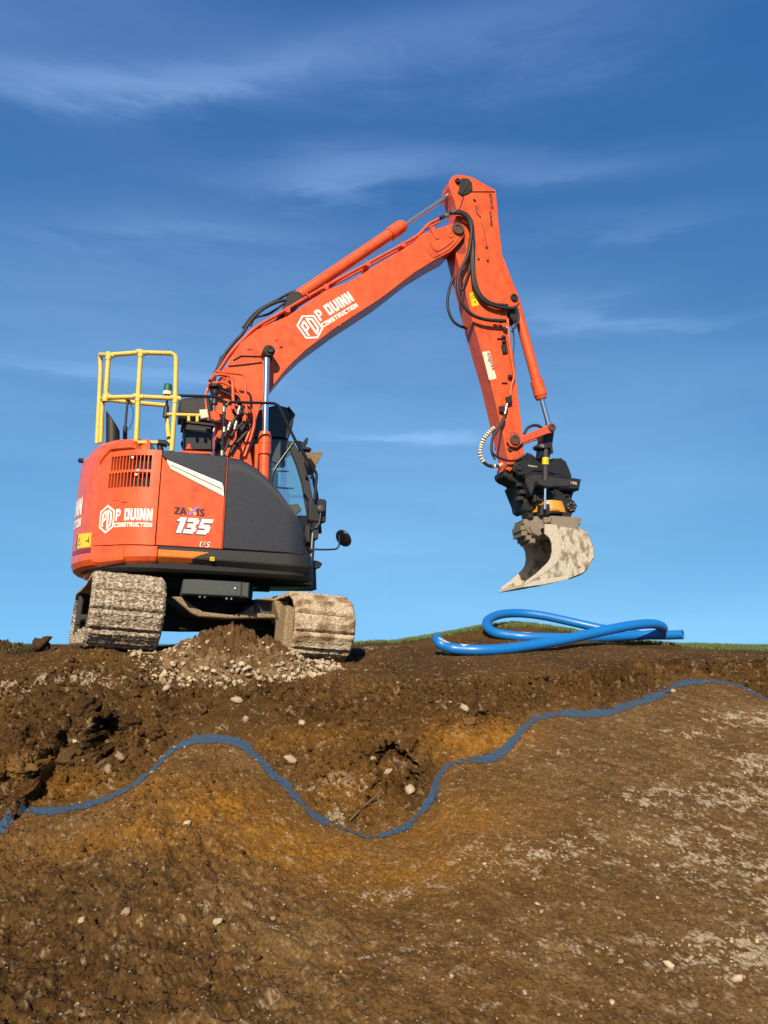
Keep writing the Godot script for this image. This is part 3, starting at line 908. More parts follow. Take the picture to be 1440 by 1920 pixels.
func build_ground_things() -> void:
	rng.seed = 9
	# heap of chalk rubble between the tracks
	var heap := part("rubble_heap", self)
	var hc := Vector2(-1.42, 7.22)
	var foot := on_ground(hc.x, hc.y)
	heap.position = foot
	tag(heap, "heap of brown soil and broken pale chalk between the two tracks", "heap")
	mound("soil", hc, 0.78, 0.60, 0.275, 0.95, 51, 2.0, func(x, d, t, n):
		var c := Color(0.13, 0.068, 0.028)
		return c.lerp(Color(0.36, 0.25, 0.13), clampf(smoothstep(0.35, 0.9, t + 1.1 * n) * 0.55, 0.0, 0.55)), heap, foot)
	var rub := [pebble(61, 0.9, 5, 0.7), pebble(63, 0.8, 5, 0.8)]
	var xf := []
	var cs := []
	var hp := noise(2.2, 3, FastNoiseLite.TYPE_SIMPLEX_SMOOTH, 66)
	while xf.size() < 1900:
		var a := rng.randf() * TAU
		var t := sqrt(rng.randf()) * 1.35
		var x := hc.x + cos(a) * t * 0.74
		var d := hc.y + sin(a) * t * 0.6
		if hp.get_noise_2d(x * 1.5, d * 1.5) * 1.4 + 0.75 * t - 0.35 + 0.25 * (x - hc.x) < rng.randf_range(-0.15, 0.15):
			continue
		var r := 0.005 + 0.028 * pow(rng.randf(), 4.0)
		var y := 0.28 * pow(maxf(0.0, 1.0 - t / 1.05), 0.95) + 0.012
		xf.append(Transform3D(turned(Vector3(r, r * rng.randf_range(0.5, 1.0), r * rng.randf_range(0.6, 1.2))), on_ground(x, d) + Vector3(0, y, 0)))
		cs.append(stone_color(0.7 + 0.5 * rng.randf()) * 1.1)
	scatter("chalk_rubble", rub[0], M.stone, xf, cs)
	# bank of spoil behind, in the shade of the machine
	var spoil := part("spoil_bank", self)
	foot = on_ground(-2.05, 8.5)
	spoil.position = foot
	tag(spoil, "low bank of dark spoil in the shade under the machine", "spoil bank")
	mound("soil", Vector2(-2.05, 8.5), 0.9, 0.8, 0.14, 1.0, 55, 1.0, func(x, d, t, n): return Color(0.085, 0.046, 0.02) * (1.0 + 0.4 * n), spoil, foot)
	# weeds at the left edge of the shelf
	var weeds := part("weed_clump", self)
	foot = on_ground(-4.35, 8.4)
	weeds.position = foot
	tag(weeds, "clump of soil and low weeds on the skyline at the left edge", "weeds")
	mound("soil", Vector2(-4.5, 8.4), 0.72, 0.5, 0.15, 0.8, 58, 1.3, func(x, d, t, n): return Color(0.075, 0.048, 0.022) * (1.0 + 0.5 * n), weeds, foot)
	start()
	for i in 900:
		var a := rng.randf() * TAU
		var t := sqrt(rng.randf())
		var x := -4.5 + cos(a) * t * 0.62
		var d := 8.4 + sin(a) * t * 0.4
		var q := on_ground(x, d) + Vector3(0, 0.15 * pow(1.0 - t, 0.8) + 0.01, 0) - foot
		var dir := Vector3(rng.randf_range(-1, 1), rng.randf_range(0.5, 1.6), rng.randf_range(-1, 1)).normalized()
		var side := dir.cross(Vector3(rng.randf_range(-1, 1), 0.2, rng.randf_range(-1, 1))).normalized()
		var l := rng.randf_range(0.025, 0.075)
		tint = Color(0.035, 0.05, 0.014).lerp(Color(0.10, 0.085, 0.035), rng.randf())
		var nn := side.cross(dir).normalized()
		var mid := q + dir * l * 0.55 + Vector3(0, -0.004, 0)
		tri(q, mid + side * l * 0.16, q + dir * l, nn, nn, nn)
		tri(q, q + dir * l, mid - side * l * 0.16, nn, nn, nn)
	make("leaves", M.grass, weeds).set_meta("kind", "stuff")
	var crag := place_mesh("soil_clod", pebble(71, 1.0, 9, 0.9), M.soil)
	crag.transform = Transform3D(Basis.from_euler(Vector3(0.2, 0.4, 0.5)) * Basis.from_scale(Vector3(0.11, 0.075, 0.09)), on_ground(-3.86, 8.4) + Vector3(0, 0.07, 0))
	var cm: StandardMaterial3D = M.soil.duplicate()
	cm.vertex_color_use_as_albedo = false
	cm.albedo_color = lin(0.075, 0.045, 0.022)
	crag.material_override = cm
	tag(crag, "upright dark clod at the right end of the weed clump on the skyline", "clod")
	# short grass on the crest
	start()
	for k in 5:
		var a := k * 2.4
		var lean := Vector3(cos(a), 0, sin(a)) * 0.35
		var b0 := Vector3(cos(a * 1.7), 0, sin(a * 1.7)) * 0.25
		var s := Vector3(-sin(a), 0, cos(a)) * 0.07
		var tip := b0 + lean + Vector3(0, 1, 0)
		var mid := b0 + lean * 0.4 + Vector3(0, 0.55, 0)
		var nn := (tip - b0).cross(s).normalized()
		tri(b0 - s, b0 + s, mid + s * 0.7, nn, nn, nn)
		tri(b0 - s, mid + s * 0.7, mid - s * 0.7, nn, nn, nn)
		tri(mid - s * 0.7, mid + s * 0.7, tip, nn, nn, nn)
	var am := ArrayMesh.new()
	var arr := []
	arr.resize(Mesh.ARRAY_MAX)
	arr[Mesh.ARRAY_VERTEX] = V
	arr[Mesh.ARRAY_NORMAL] = N
	arr[Mesh.ARRAY_COLOR] = C
	am.add_surface_from_arrays(Mesh.PRIMITIVE_TRIANGLES, arr)
	xf = []
	cs = []
	while xf.size() < 12000:
		var x := rng.randf_range(-1.3, 6.0)
		var d := rng.randf_range(9.0, 11.2)
		if smoothstep(9.5, 9.75, d + 0.35 * n_mid.get_noise_2d(x * 1.3 + 9.0, d * 1.3) + 0.10 * (x - 1.9)) < rng.randf_range(0.2, 0.9):
			continue
		var h := rng.randf_range(0.022, 0.048)
		xf.append(Transform3D(Basis(Vector3.UP, rng.randf() * TAU) * Basis.from_scale(Vector3(0.04, h, 0.04)), on_ground(x, d)))
		cs.append(Color(0.075, 0.14, 0.025).lerp(Color(0.17, 0.17, 0.055), rng.randf() * 0.8))
	tag(scatter("grass", am, M.grass, xf, cs), "short green grass along the crest behind the pipe", "grass")
	# blue pipe
	var pipe := part("water_pipe", self)
	tag(pipe, "loose loops of thick blue plastic pipe lying on the soil mound", "pipe")
	var path := []
	path.append_array([Vector3(0.583, 1.663, -8.2)])
	path.append_array([Vector3(0.609, 1.606, -8.1), Vector3(0.747, 1.555, -8.1)])
	path.append_array([Vector3(1.027, 1.539, -8.05), Vector3(1.358, 1.555, -8.15), Vector3(1.909, 1.63, -8.4), Vector3(2.325, 1.709, -8.6), Vector3(2.68, 1.778, -8.75), Vector3(2.982, 1.825, -8.9), Vector3(3.253, 1.842, -9.05), Vector3(3.447, 1.802, -9.25), Vector3(3.406, 1.731, -9.35), Vector3(3.125, 1.705, -9.35)])
	path.append_array([Vector3(2.458, 1.677, -9.1), Vector3(1.781, 1.682, -8.95), Vector3(1.485, 1.708, -9), Vector3(1.328, 1.747, -9.1), Vector3(1.279, 1.829, -9.3), Vector3(1.336, 1.914, -9.5), Vector3(1.533, 1.985, -9.75), Vector3(1.805, 2.005, -9.9), Vector3(2.122, 1.969, -9.9), Vector3(2.529, 1.877, -9.85), Vector3(2.847, 1.799, -9.75), Vector3(3.21, 1.728, -9.6), Vector3(3.495, 1.713, -9.45), Vector3(3.705, 1.718, -9.3)])
	start()
	var sm := smooth_path(path, 10)
	tube(sm, 0.057, 18, false)
	var outer := make("pipe_wall", M.pipe, pipe)
	outer.name = "pipe_wall"
	for e in [0, sm.size() - 1]:
		var t: Vector3 = (sm[0] - sm[1]).normalized() if e == 0 else (sm[e] - sm[e - 1]).normalized()
		start()
		lathe(sm[e] - t * 0.12, sm[e] + t * 0.004, [[0, 0], [0, 0.044], [0.124, 0.047], [0.124, 0.0585], [0.112, 0.0585]], 18)
		make("pipe_end", M.pipe, pipe)
	for sp in [[0.03, 0.07], [0.09, 0.10], [0.405, 0.44], [0.475, 0.50], [0.535, 0.56], [0.93, 0.97]]:
		start()
		var a := int(sp[0] * (sm.size() - 1))
		var b := int(sp[1] * (sm.size() - 1))
		for i in range(a, b):
			var t: Vector3 = (sm[i + 1] - sm[i]).normalized()
			var s := t.cross(Vector3.UP).normalized()
			var u := s.cross(t)
			var w := 0.9 * sin(PI * (i - a + 0.5) / (b - a))
			for k in 5:
				var a0 := 0.2 + w * (k - 2.5) * 0.3
				var a1 := 0.2 + w * (k - 1.5) * 0.3
				var f := [u * cos(a0) + s * sin(a0), u * cos(a1) + s * sin(a1)]
				quadn(sm[i] + f[0] * 0.0583, sm[i] + f[1] * 0.0583, sm[i + 1] + f[1] * 0.0583, sm[i + 1] + f[0] * 0.0583, f[0], f[1], f[1], f[0])
		make("dust_patch", M.pipe_dust, pipe)
	# a stick in the V of the line
	var ends := [Vector2(-0.233, 5.25), Vector2(-0.022, 5.4)]
	start()
	var s0 := on_ground(ends[0].x, ends[0].y) + Vector3(0, 0.006, 0)
	var s1 := on_ground(ends[1].x, ends[1].y) + Vector3(0, 0.05, 0)
	tube(smooth_path([s0, s0.lerp(s1, 0.4) + Vector3(0.006, 0.012, 0), s0.lerp(s1, 0.7), s1], 4), 0.008, 7)
	tag(make("stick", M.dry), "broken dark stick lying in the V of the blue line", "stick")
	for tw in [[Vector2(-2.272, 6.49), Vector2(-2.173, 6.31)], [Vector2(-0.737, 6.13), Vector2(-0.617, 6.09)], [Vector2(-0.087, 6.19), Vector2(0.035, 6.22)]]:
		start()
		var t0 := on_ground(tw[0].x, tw[0].y) + Vector3(0, 0.01, 0)
		var t1 := on_ground(tw[1].x, tw[1].y) + Vector3(0, 0.03, 0)
		tube(smooth_path([t0, t0.lerp(t1, 0.5) + Vector3(0.004, 0.012, 0), t1], 4), 0.0035, 6)
		var tn := make("twig", M.dry)
		tag(tn, ["pale twig standing in the bank above the left hollow", "pale root hair on the bank in the middle", "thin twig on the shelf edge in the middle"][names["tw"] if names.has("tw") else 0], "twig")
		names["tw"] = names.get("tw", 0) + 1
# ------------------------------------------------------------------ lettering
const GLYPHS := {
	"P": "#####.|######|##..##|##..##|#####.|##....|##....|##....", "Q": "######|######|##..##|##..##|##..##|##..##|######|####.#",
	"U": "##..##|##..##|##..##|##..##|##..##|##..##|######|.####.", "I": "##|##|##|##|##|##|##|##", "N": "##..##|###.##|###.##|######|######|##.###|##.###|##..##",
	"C": "######|######|##....|##....|##....|##....|######|######", "O": "######|######|##..##|##..##|##..##|##..##|######|######",
	"S": "######|######|##....|######|######|....##|######|######", "T": "######|######|..##..|..##..|..##..|..##..|..##..|..##..",
	"R": "######|######|##..##|##..##|#####.|##.##.|##..##|##..##", "1": "..####|.#####|...###|...###|...###|...###|...###|...###",
	"3": "######.|#######|....###|.#####.|.#####.|....###|#######|######.", "5": "#######|#######|##.....|######.|#######|....###|#######|######.",
	" ": "...|...|...|...|...|...|...|..."}

# writes block capitals through a map from (right, up) in metres to [place, outward normal]
func block_letters(text: String, h: float, at: Vector2, spread: float, slant: float, where: Callable, lift := 0.003, gap := 1) -> float:
	var px := h / 8.0
	var x := at.x
	for ch in text:
		var rows: PackedStringArray = GLYPHS[ch].split("|")
		for r in 8:
			var c := 0
			while c < rows[r].length():
				if rows[r][c] != "#":
					c += 1
					continue
				var c1 := c
				while c1 < rows[r].length() and rows[r][c1] == "#" and c1 - c < 3:
					c1 += 1
				var y0 := at.y + (7 - r) * px
				var corners := []
				for q in [Vector2(c, 0), Vector2(c1, 0), Vector2(c1, 1), Vector2(c, 1)]:
					var yy: float = y0 + q.y * px
					corners.append(where.call(Vector2(x + q.x * px * spread + (yy - at.y) * slant, yy)))
				quadn(corners[0][0] + corners[0][1] * lift, corners[1][0] + corners[1][1] * lift, corners[2][0] + corners[2][1] * lift, corners[3][0] + corners[3][1] * lift, corners[0][1], corners[1][1], corners[2][1], corners[3][1])
				c = c1
		x += (rows[0].length() + gap) * px * spread
	return x - at.x

func band(pts: Array, w: float, where: Callable, lift: float, closed := false) -> void:
	var n := pts.size()
	for i in (n if closed else n - 1):
		var a: Vector2 = pts[i]
		var b: Vector2 = pts[(i + 1) % n]
		var t := (b - a).normalized()
		var s := Vector2(-t.y, t.x) * w / 2
		var q := []
		for v in [a - s - t * w * 0.28, b - s + t * w * 0.28, b + s + t * w * 0.28, a + s - t * w * 0.28]:
			q.append(where.call(v))
		var l := lift + 0.0004 * i
		quadn(q[0][0] + q[0][1] * l, q[1][0] + q[1][1] * l, q[2][0] + q[2][1] * l, q[3][0] + q[3][1] * l, q[0][1], q[1][1], q[2][1], q[3][1])

# the hexagonal badge, h tall, its middle at c
func badge(c: Vector2, h: float, where: Callable, wide := 1.0) -> void:
	var hex := []
	for p in [Vector2(0, 0.5), Vector2(0.41, 0.29), Vector2(0.41, -0.29), Vector2(0, -0.5), Vector2(-0.41, -0.29), Vector2(-0.41, 0.29)]:
		hex.append(c + p * h * Vector2(wide, 1.0))
	band(hex, h * 0.072, where, 0.003, true)
	var at := func(x: float, y: float) -> Vector2: return c + Vector2(x * wide, y) * h
	band([at.call(-0.255, -0.26), at.call(-0.255, 0.20)], h * 0.085, where, 0.003)
	band([at.call(-0.255, 0.20), at.call(-0.075, 0.30), at.call(-0.075, 0.0), at.call(-0.255, -0.07)], h * 0.08, where, 0.0035)
	band([at.call(0.075, -0.36), at.call(0.075, 0.33)], h * 0.09, where, 0.0055)
	band([at.call(0.075, 0.33), at.call(0.26, 0.21), at.call(0.26, -0.2), at.call(0.075, -0.36)], h * 0.085, where, 0.006)

# ordinary lettering on a flat face
func words(called: String, text: String, bold: bool, at: Vector3, right: Vector3, up: Vector3, h: float, m: Material, parent: Node, stretch := 1.0, slant := 0.0) -> void:
	var f := SystemFont.new()
	f.font_names = PackedStringArray(["Droid Sans"])
	f.font_weight = 700 if bold else 400
	var t := TextMesh.new()
	t.font = f
	t.text = text
	t.font_size = 64
	t.pixel_size = 0.01
	t.depth = 0.0
	t.horizontal_alignment = HORIZONTAL_ALIGNMENT_LEFT
	var a := t.get_mesh_arrays()
	var v: PackedVector3Array = a[Mesh.ARRAY_VERTEX]
	var ix = a[Mesh.ARRAY_INDEX]
	if v.is_empty():
		return
	var lo := v[0]
	var hi := v[0]
	for p in v:
		lo = lo.min(p)
		hi = hi.max(p)
	var k := h / (hi.y - lo.y)
	var n := right.cross(up).normalized()
	start()
	var order := []
	if ix != null:
		order = Array(ix)
	else:
		order = range(v.size())
	for i in range(0, order.size(), 3):
		var q := []
		for j in 3:
			var p := v[order[i + j]] - lo
			q.append(at + right * (p.x * k * stretch + p.y * k * slant) + up * (p.y * k))
		tri(q[0], q[1], q[2], n, n, n)
	make(called, m, parent)

# ------------------------------------------------------------------ the house of the machine
var outline := PackedVector2Array([Vector2(-0.653, -1.227), Vector2(-0.695, -1.204), Vector2(-0.737, -1.179), Vector2(-0.777, -1.152), Vector2(-0.817, -1.125), Vector2(-0.856, -1.095), Vector2(-0.893, -1.065), Vector2(-0.93, -1.033), Vector2(-0.966, -1), Vector2(-1, -0.966), Vector2(-1.033, -0.93), Vector2(-1.065, -0.893), Vector2(-1.095, -0.856), Vector2(-1.125, -0.817), Vector2(-1.152, -0.777), Vector2(-1.179, -0.737), Vector2(-1.204, -0.695), Vector2(-1.227, -0.653), Vector2(-1.249, -0.609), Vector2(-1.27, -0.565), Vector2(-1.289, -0.521), Vector2(-1.306, -0.475), Vector2(-1.322, -0.43), Vector2(-1.336, -0.383), Vector2(-1.349, -0.336), Vector2(-1.36, -0.289), Vector2(-1.369, -0.241), Vector2(-1.376, -0.193), Vector2(-1.382, -0.145), Vector2(-1.387, -0.097), Vector2(-1.389, -0.049), Vector2(-1.39, 0), Vector2(-1.389, 0.049), Vector2(-1.387, 0.097), Vector2(-1.382, 0.145), Vector2(-1.376, 0.193), Vector2(-1.369, 0.241), Vector2(-1.36, 0.289), Vector2(-1.349, 0.336), Vector2(-1.336, 0.383), Vector2(-1.322, 0.43), Vector2(-1.306, 0.475), Vector2(-1.289, 0.521), Vector2(-1.27, 0.565), Vector2(-1.249, 0.609), Vector2(-1.227, 0.653), Vector2(-1.204, 0.695), Vector2(-1.179, 0.737), Vector2(-1.152, 0.777), Vector2(-1.125, 0.817), Vector2(-1.095, 0.856), Vector2(-1.065, 0.893), Vector2(-1.033, 0.93), Vector2(-1, 0.966), Vector2(-0.966, 1), Vector2(-0.93, 1.033), Vector2(-0.893, 1.065), Vector2(-0.856, 1.095), Vector2(-0.817, 1.125), Vector2(-0.777, 1.152), Vector2(-0.74, 1.172), Vector2(-0.701, 1.19), Vector2(-0.662, 1.205), Vector2(-0.623, 1.217), Vector2(-0.583, 1.227), Vector2(-0.542, 1.234), Vector2(-0.5, 1.238), Vector2(-0.458, 1.24), Vector2(-0.358, 1.24), Vector2(-0.258, 1.24), Vector2(-0.158, 1.24), Vector2(-0.058, 1.24), Vector2(0.042, 1.24), Vector2(0.142, 1.24), Vector2(0.242, 1.24), Vector2(0.342, 1.24), Vector2(0.442, 1.24), Vector2(0.542, 1.24), Vector2(0.642, 1.24), Vector2(0.742, 1.24), Vector2(0.842, 1.24), Vector2(0.92, 1.24), Vector2(0.962, 1.238), Vector2(1.003, 1.231), Vector2(1.044, 1.22), Vector2(1.083, 1.205), Vector2(1.12, 1.186), Vector2(1.155, 1.164), Vector2(1.188, 1.137), Vector2(1.217, 1.108), Vector2(1.244, 1.075), Vector2(1.266, 1.04), Vector2(1.285, 1.003), Vector2(1.3, 0.964), Vector2(1.393, 0.678)])
var plan_s := PackedFloat32Array()
var plan_n := PackedVector2Array()

func measure_plan() -> void:
	var s := -3.655
	for i in outline.size():
		plan_s.append(s)
		if i + 1 < outline.size():
			s += outline[i].distance_to(outline[i + 1])
		var t := (outline[mini(i + 1, outline.size() - 1)] - outline[maxi(i - 1, 0)]).normalized()
		plan_n.append(Vector2(-t.y, t.x))

# [place on the house wall, outward normal] for a distance u round the plan and a height y
func wall(u: float, y: float, off := 0.0) -> Array:
	var i := clampi(plan_s.bsearch(u) - 1, 0, outline.size() - 2)
	var t := clampf((u - plan_s[i]) / (plan_s[i + 1] - plan_s[i]), -3.0, 3.0)
	var p := outline[i].lerp(outline[i + 1], t)
	var n := plan_n[i].lerp(plan_n[i + 1], clampf(t, 0.0, 1.0)).normalized()
	return [Vector3(p.x + n.x * off, y, p.y + n.y * off), Vector3(n.x, 0, n.y)]

func level(poly: PackedVector2Array, u: float) -> float:
	if u <= poly[0].x:
		return poly[0].y
	for i in range(1, poly.size()):
		if u <= poly[i].x:
			return lerpf(poly[i - 1].y, poly[i].y, (u - poly[i - 1].x) / maxf(1e-6, poly[i].x - poly[i - 1].x))
	return poly[poly.size() - 1].y

# a plate of the house wall between two lines of (u, y); prof gives [share of the height, push outwards]
func plate(top: PackedVector2Array, bot: PackedVector2Array, off := 0.0, thick := 0.04, b := 0.008, prof := [[0.0, 0.0], [1.0, 0.0]]) -> void:
	var u0 := maxf(top[0].x, bot[0].x)
	var u1 := minf(top[top.size() - 1].x, bot[bot.size() - 1].x)
	var us := [u0 + b, u1 - b]
	for s in plan_s:
		us.append(s)
	for p in top:
		us.append(p.x)
	for p in bot:
		us.append(p.x)
	us.sort()
	var cols := [[u0, -thick], [u0, -b]]
	var last := -99.0
	for u in us:
		if u >= u0 + b - 1e-5 and u <= u1 - b + 1e-5 and u > last + 0.004:
			cols.append([u, 0.0])
			last = u
	cols.append([u1, -b])
	cols.append([u1, -thick])
	var pts := []
	var nrm := []
	for c in cols:
		var y0 := level(bot, c[0])
		var y1 := level(top, c[0])
		var bb := minf(b, (y1 - y0) * 0.3)
		var rows := [[y0, -thick, 0.0], [y0, -b, 0.0]]
		for p in prof:
			rows.append([lerpf(y0 + bb, y1 - bb, p[0]), 0.0, p[1]])
		rows.append([y1, -b, 0.0])
		rows.append([y1, -thick, 0.0])
		rows[0][2] = prof[0][1]
		rows[1][2] = prof[0][1]
		rows[-1][2] = prof[-1][1]
		rows[-2][2] = prof[-1][1]
		var line := []
		var nl := []
		for r in rows:
			var q := wall(c[0], r[0], off + minf(c[1], r[1]) + r[2])
			line.append(q[0])
			nl.append(q[1])
		pts.append(line)
		nrm.append(nl)
	var nc := cols.size()
	var nr: int = pts[0].size()
	for i in nc - 1:
		for j in nr - 1:
			var a: Vector3 = pts[i][j]
			var bq: Vector3 = pts[i + 1][j]
			var c: Vector3 = pts[i + 1][j + 1]
			var d: Vector3 = pts[i][j + 1]
			if i >= 2 and i < nc - 3 and j >= 2 and j < nr - 3:
				var fn := (c - a).cross(d - bq).normalized()
				if fn.dot(nrm[i][j]) < 0.0:
					fn = -fn
				var na: Vector3 = Vector3(nrm[i][j].x, fn.y / maxf(0.2, sqrt(1.0 - fn.y * fn.y)), nrm[i][j].z).normalized()
				var nb: Vector3 = Vector3(nrm[i + 1][j].x, fn.y / maxf(0.2, sqrt(1.0 - fn.y * fn.y)), nrm[i + 1][j].z).normalized()
				quadn(a, bq, c, d, na, nb, nb, na)
			else:
				quad(a, bq, c, d, nrm[i][j])

func flatline(u0: float, u1: float, y: float) -> PackedVector2Array:
	return PackedVector2Array([Vector2(u0, y), Vector2(u1, y)])

# the engine door: a sheet with slots cut through
func slotted(u0: float, u1: float, y0: float, y1: float, slots: Array, off: float) -> void:
	var us := [u0, u1]
	var ys := [y0, y1]
	for s in slots:
		us.append(s[0]); us.append(s[1]); ys.append(s[2]); ys.append(s[3])
	for s in plan_s:
		if s > u0 and s < u1:
			us.append(s)
	us.sort()
	ys.sort()
	for i in us.size() - 1:
		for j in ys.size() - 1:
			if us[i + 1] - us[i] < 1e-4 or ys[j + 1] - ys[j] < 1e-4:
				continue
			var um: float = (us[i] + us[i + 1]) / 2
			var ym: float = (ys[j] + ys[j + 1]) / 2
			var open := false
			for s in slots:
				if um > s[0] and um < s[1] and ym > s[2] and ym < s[3]:
					open = true
			if open:
				continue
			var q := [wall(us[i], ys[j], off), wall(us[i + 1], ys[j], off), wall(us[i + 1], ys[j + 1], off), wall(us[i], ys[j + 1], off)]
			quadn(q[0][0], q[1][0], q[2][0], q[3][0], q[0][1], q[1][1], q[2][1], q[3][1])
	var rims := slots.duplicate()
	rims.append([u0, u1, y0, y1])
	for s in rims:
		var uu := [s[0]]
		for p in plan_s:
			if p > s[0] + 0.002 and p < s[1] - 0.002:
				uu.append(p)
		uu.append(s[1])
		var loop := []
		for u in uu:
			loop.append([u, s[2]])
		for k in range(uu.size() - 1, -1, -1):
			loop.append([uu[k], s[3]])
		for k in loop.size():
			var a: Array = loop[k]
			var c: Array = loop[(k + 1) % loop.size()]
			quad(wall(a[0], a[1], off)[0], wall(c[0], c[1], off)[0], wall(c[0], c[1], off - 0.03)[0], wall(a[0], a[1], off - 0.03)[0], Vector3.UP)
func build_house(ex: Node3D) -> void:
	# core that closes the body, dark inside the vents
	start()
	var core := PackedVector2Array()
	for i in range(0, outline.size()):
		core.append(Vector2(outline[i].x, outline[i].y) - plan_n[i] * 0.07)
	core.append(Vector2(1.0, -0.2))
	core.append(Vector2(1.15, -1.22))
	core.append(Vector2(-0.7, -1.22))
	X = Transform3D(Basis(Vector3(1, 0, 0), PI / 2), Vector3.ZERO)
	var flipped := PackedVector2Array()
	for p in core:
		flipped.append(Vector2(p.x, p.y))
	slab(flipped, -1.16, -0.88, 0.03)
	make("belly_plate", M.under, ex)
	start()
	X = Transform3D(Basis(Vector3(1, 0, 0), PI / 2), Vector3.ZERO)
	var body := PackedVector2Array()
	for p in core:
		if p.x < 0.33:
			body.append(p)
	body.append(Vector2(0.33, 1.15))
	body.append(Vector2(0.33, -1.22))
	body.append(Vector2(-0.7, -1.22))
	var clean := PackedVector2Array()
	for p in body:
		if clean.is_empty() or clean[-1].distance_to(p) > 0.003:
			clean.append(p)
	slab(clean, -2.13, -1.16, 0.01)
	make("blocking_core", M.under, ex)  # solid core added to block light, near-black for shade behind the vents

	# counterweight
	start()
	var s0 := plan_s[0]
	var split := -1.268
	plate(flatline(s0, split, 2.31), PackedVector2Array([Vector2(s0, 0.85), Vector2(-2.2, 0.85), Vector2(split, 0.885)]), 0.0, 0.12, 0.012, [[0.0, -0.13], [0.012, -0.075], [0.035, -0.03], [0.075, -0.004], [0.11, 0.0], [0.5, 0.0], [0.82, 0.0], [0.90, -0.012], [0.945, -0.04], [0.975, -0.085], [1.0, -0.14]])
	plate(PackedVector2Array([Vector2(split, 1.255), Vector2(-1.13, 1.135), Vector2(-0.815, 1.135)]), PackedVector2Array([Vector2(split, 0.885), Vector2(-0.815, 0.93)]), 0.0, 0.10, 0.01, [[0.0, -0.13], [0.05, -0.075], [0.13, -0.03], [0.24, -0.004], [0.4, 0.0], [1.0, 0.0]])
	var cw := make("counterweight", M.orange, ex)
	start()
	plate(PackedVector2Array([Vector2(-0.811, 1.132), Vector2(-0.458, 1.132)]), PackedVector2Array([Vector2(-0.811, 0.93), Vector2(-0.458, 0.945)]), 0.0, 0.06, 0.006, [[0.0, -0.075], [0.18, -0.03], [0.42, 0.0], [1.0, 0.0]])
	make("corner_skirt", M.orange, ex)
	# top of the counterweight
	start()
	X = Transform3D(Basis(Vector3(1, 0, 0), PI / 2), Vector3.ZERO)
	var cap := PackedVector2Array()
	for i in outline.size():
		if plan_s[i] < -1.12:
			cap.append(outline[i] - plan_n[i] * 0.10)
	cap.append(Vector2(-0.62, 1.02))
	cap.append(Vector2(-0.56, 0.7))
	cap.append(Vector2(-0.56, -1.0))
	slab(cap, -2.345, -2.12, 0.035)
	make("counterweight_lid", M.orange, ex)
	start()
	plate(PackedVector2Array([Vector2(-1.27, 2.31), Vector2(-1.15, 2.32), Vector2(-0.86, 2.29), Vector2(-0.80, 2.19)]), PackedVector2Array([Vector2(-1.27, 2.04), Vector2(-1.2, 2.11), Vector2(-1.1, 2.178), Vector2(-0.80, 2.178)]), 0.022, 0.08, 0.012, [[0.0, 0.0], [0.5, -0.01], [1.0, -0.09]])
	make("hood_corner", M.orange, ex)
	# slim raised rim beside the door
	start()
	plate(flatline(-1.29, -1.268, 2.05), flatline(-1.29, -1.268, 1.25), 0.008, 0.02, 0.004)
	make("door_rim", M.orange, ex)

	# engine door with two rows of slots
	var slots := []
	var r1 := PackedVector2Array([Vector2(-1.085, 2.1), Vector2(-0.58, 2.108), Vector2(-1.066, 1.943), Vector2(-0.568, 1.95)])
	var r2 := PackedVector2Array([Vector2(-1.103, 1.917), Vector2(-0.582, 1.921), Vector2(-1.082, 1.756), Vector2(-0.57, 1.759)])
	var k := 12
	for rr in [r1, r2]:
		var ua: float = rr[0].x
		var ub: float = rr[1].x
		var st := (ub - ua) / k
		var yt: float = (rr[0].y + rr[1].y) / 2.0
		var yb: float = (rr[2].y + rr[3].y) / 2.0
		for i in k:
			slots.append([ua + st * i + st * 0.08, ua + st * i + st * 0.82, yb, yt])
	start()
	slotted(-1.262, -0.492, 1.142, 2.165, slots, 0.004)
	var door := make("engine_door", M.orange, ex)
	start()
	plate(PackedVector2Array([Vector2(-1.262, 1.26), Vector2(-1.13, 1.144)]), PackedVector2Array([Vector2(-1.262, 1.143), Vector2(-1.13, 1.1435)]), 0.009, 0.03, 0.004)
	make("door_corner", M.orange, door)
	start()
	var lt := PackedVector2Array([Vector2(-1.029, 1.705), Vector2(-0.909, 1.617)])
	plate(flatline(lt[0].x, lt[1].x, lt[0].y), flatline(lt[0].x, lt[1].x, lt[1].y), 0.010, 0.02, 0.004)
	make("door_latch", M.orange, door)
	for f in [PackedVector2Array([Vector2(-0.987, 1.673), Vector2(-0.947, 1.642)]), PackedVector2Array([Vector2(-0.887, 1.604), Vector2(-0.818, 1.592)])]:
		start()
		plate(flatline(f[0].x, f[1].x, f[0].y), flatline(f[0].x, f[1].x, f[1].y), 0.0145, 0.015, 0.002)
		make("latch_key", M.rust_orange, door)
	start()
	var lt2 := wall(-0.83, 2.12, 0.0)
	for f in [PackedVector2Array([Vector2(-0.8, 2.077)]), PackedVector2Array([Vector2(-0.726, 1.935)]), PackedVector2Array([Vector2(-0.74, 1.888)])]:
		var q: Array = wall(f[0].x, f[0].y, 0.004)
		lathe(q[0], q[0] + q[1], [[0, 0.016], [0.006, 0.014], [0.011, 0.006], [0.012, 0]], 14)
	make("pale_dab", M.white, door)
	# lettering wrapped round the door
	var fl := PackedVector2Array([Vector2(-1.152, 1.273), Vector2(-0.957, 1.406), Vector2(-0.96, 1.435), Vector2(-0.928, 1.336), Vector2(-0.537, 1.473)])
	var where := func(p: Vector2) -> Array: return wall(p.x, p.y, 0.004)
	start()
	var lg := PackedVector2Array([Vector2(-1.082, 1.563), Vector2(-1.047, 1.278), Vector2(-1.172, 1.419), Vector2(-0.957, 1.406)])
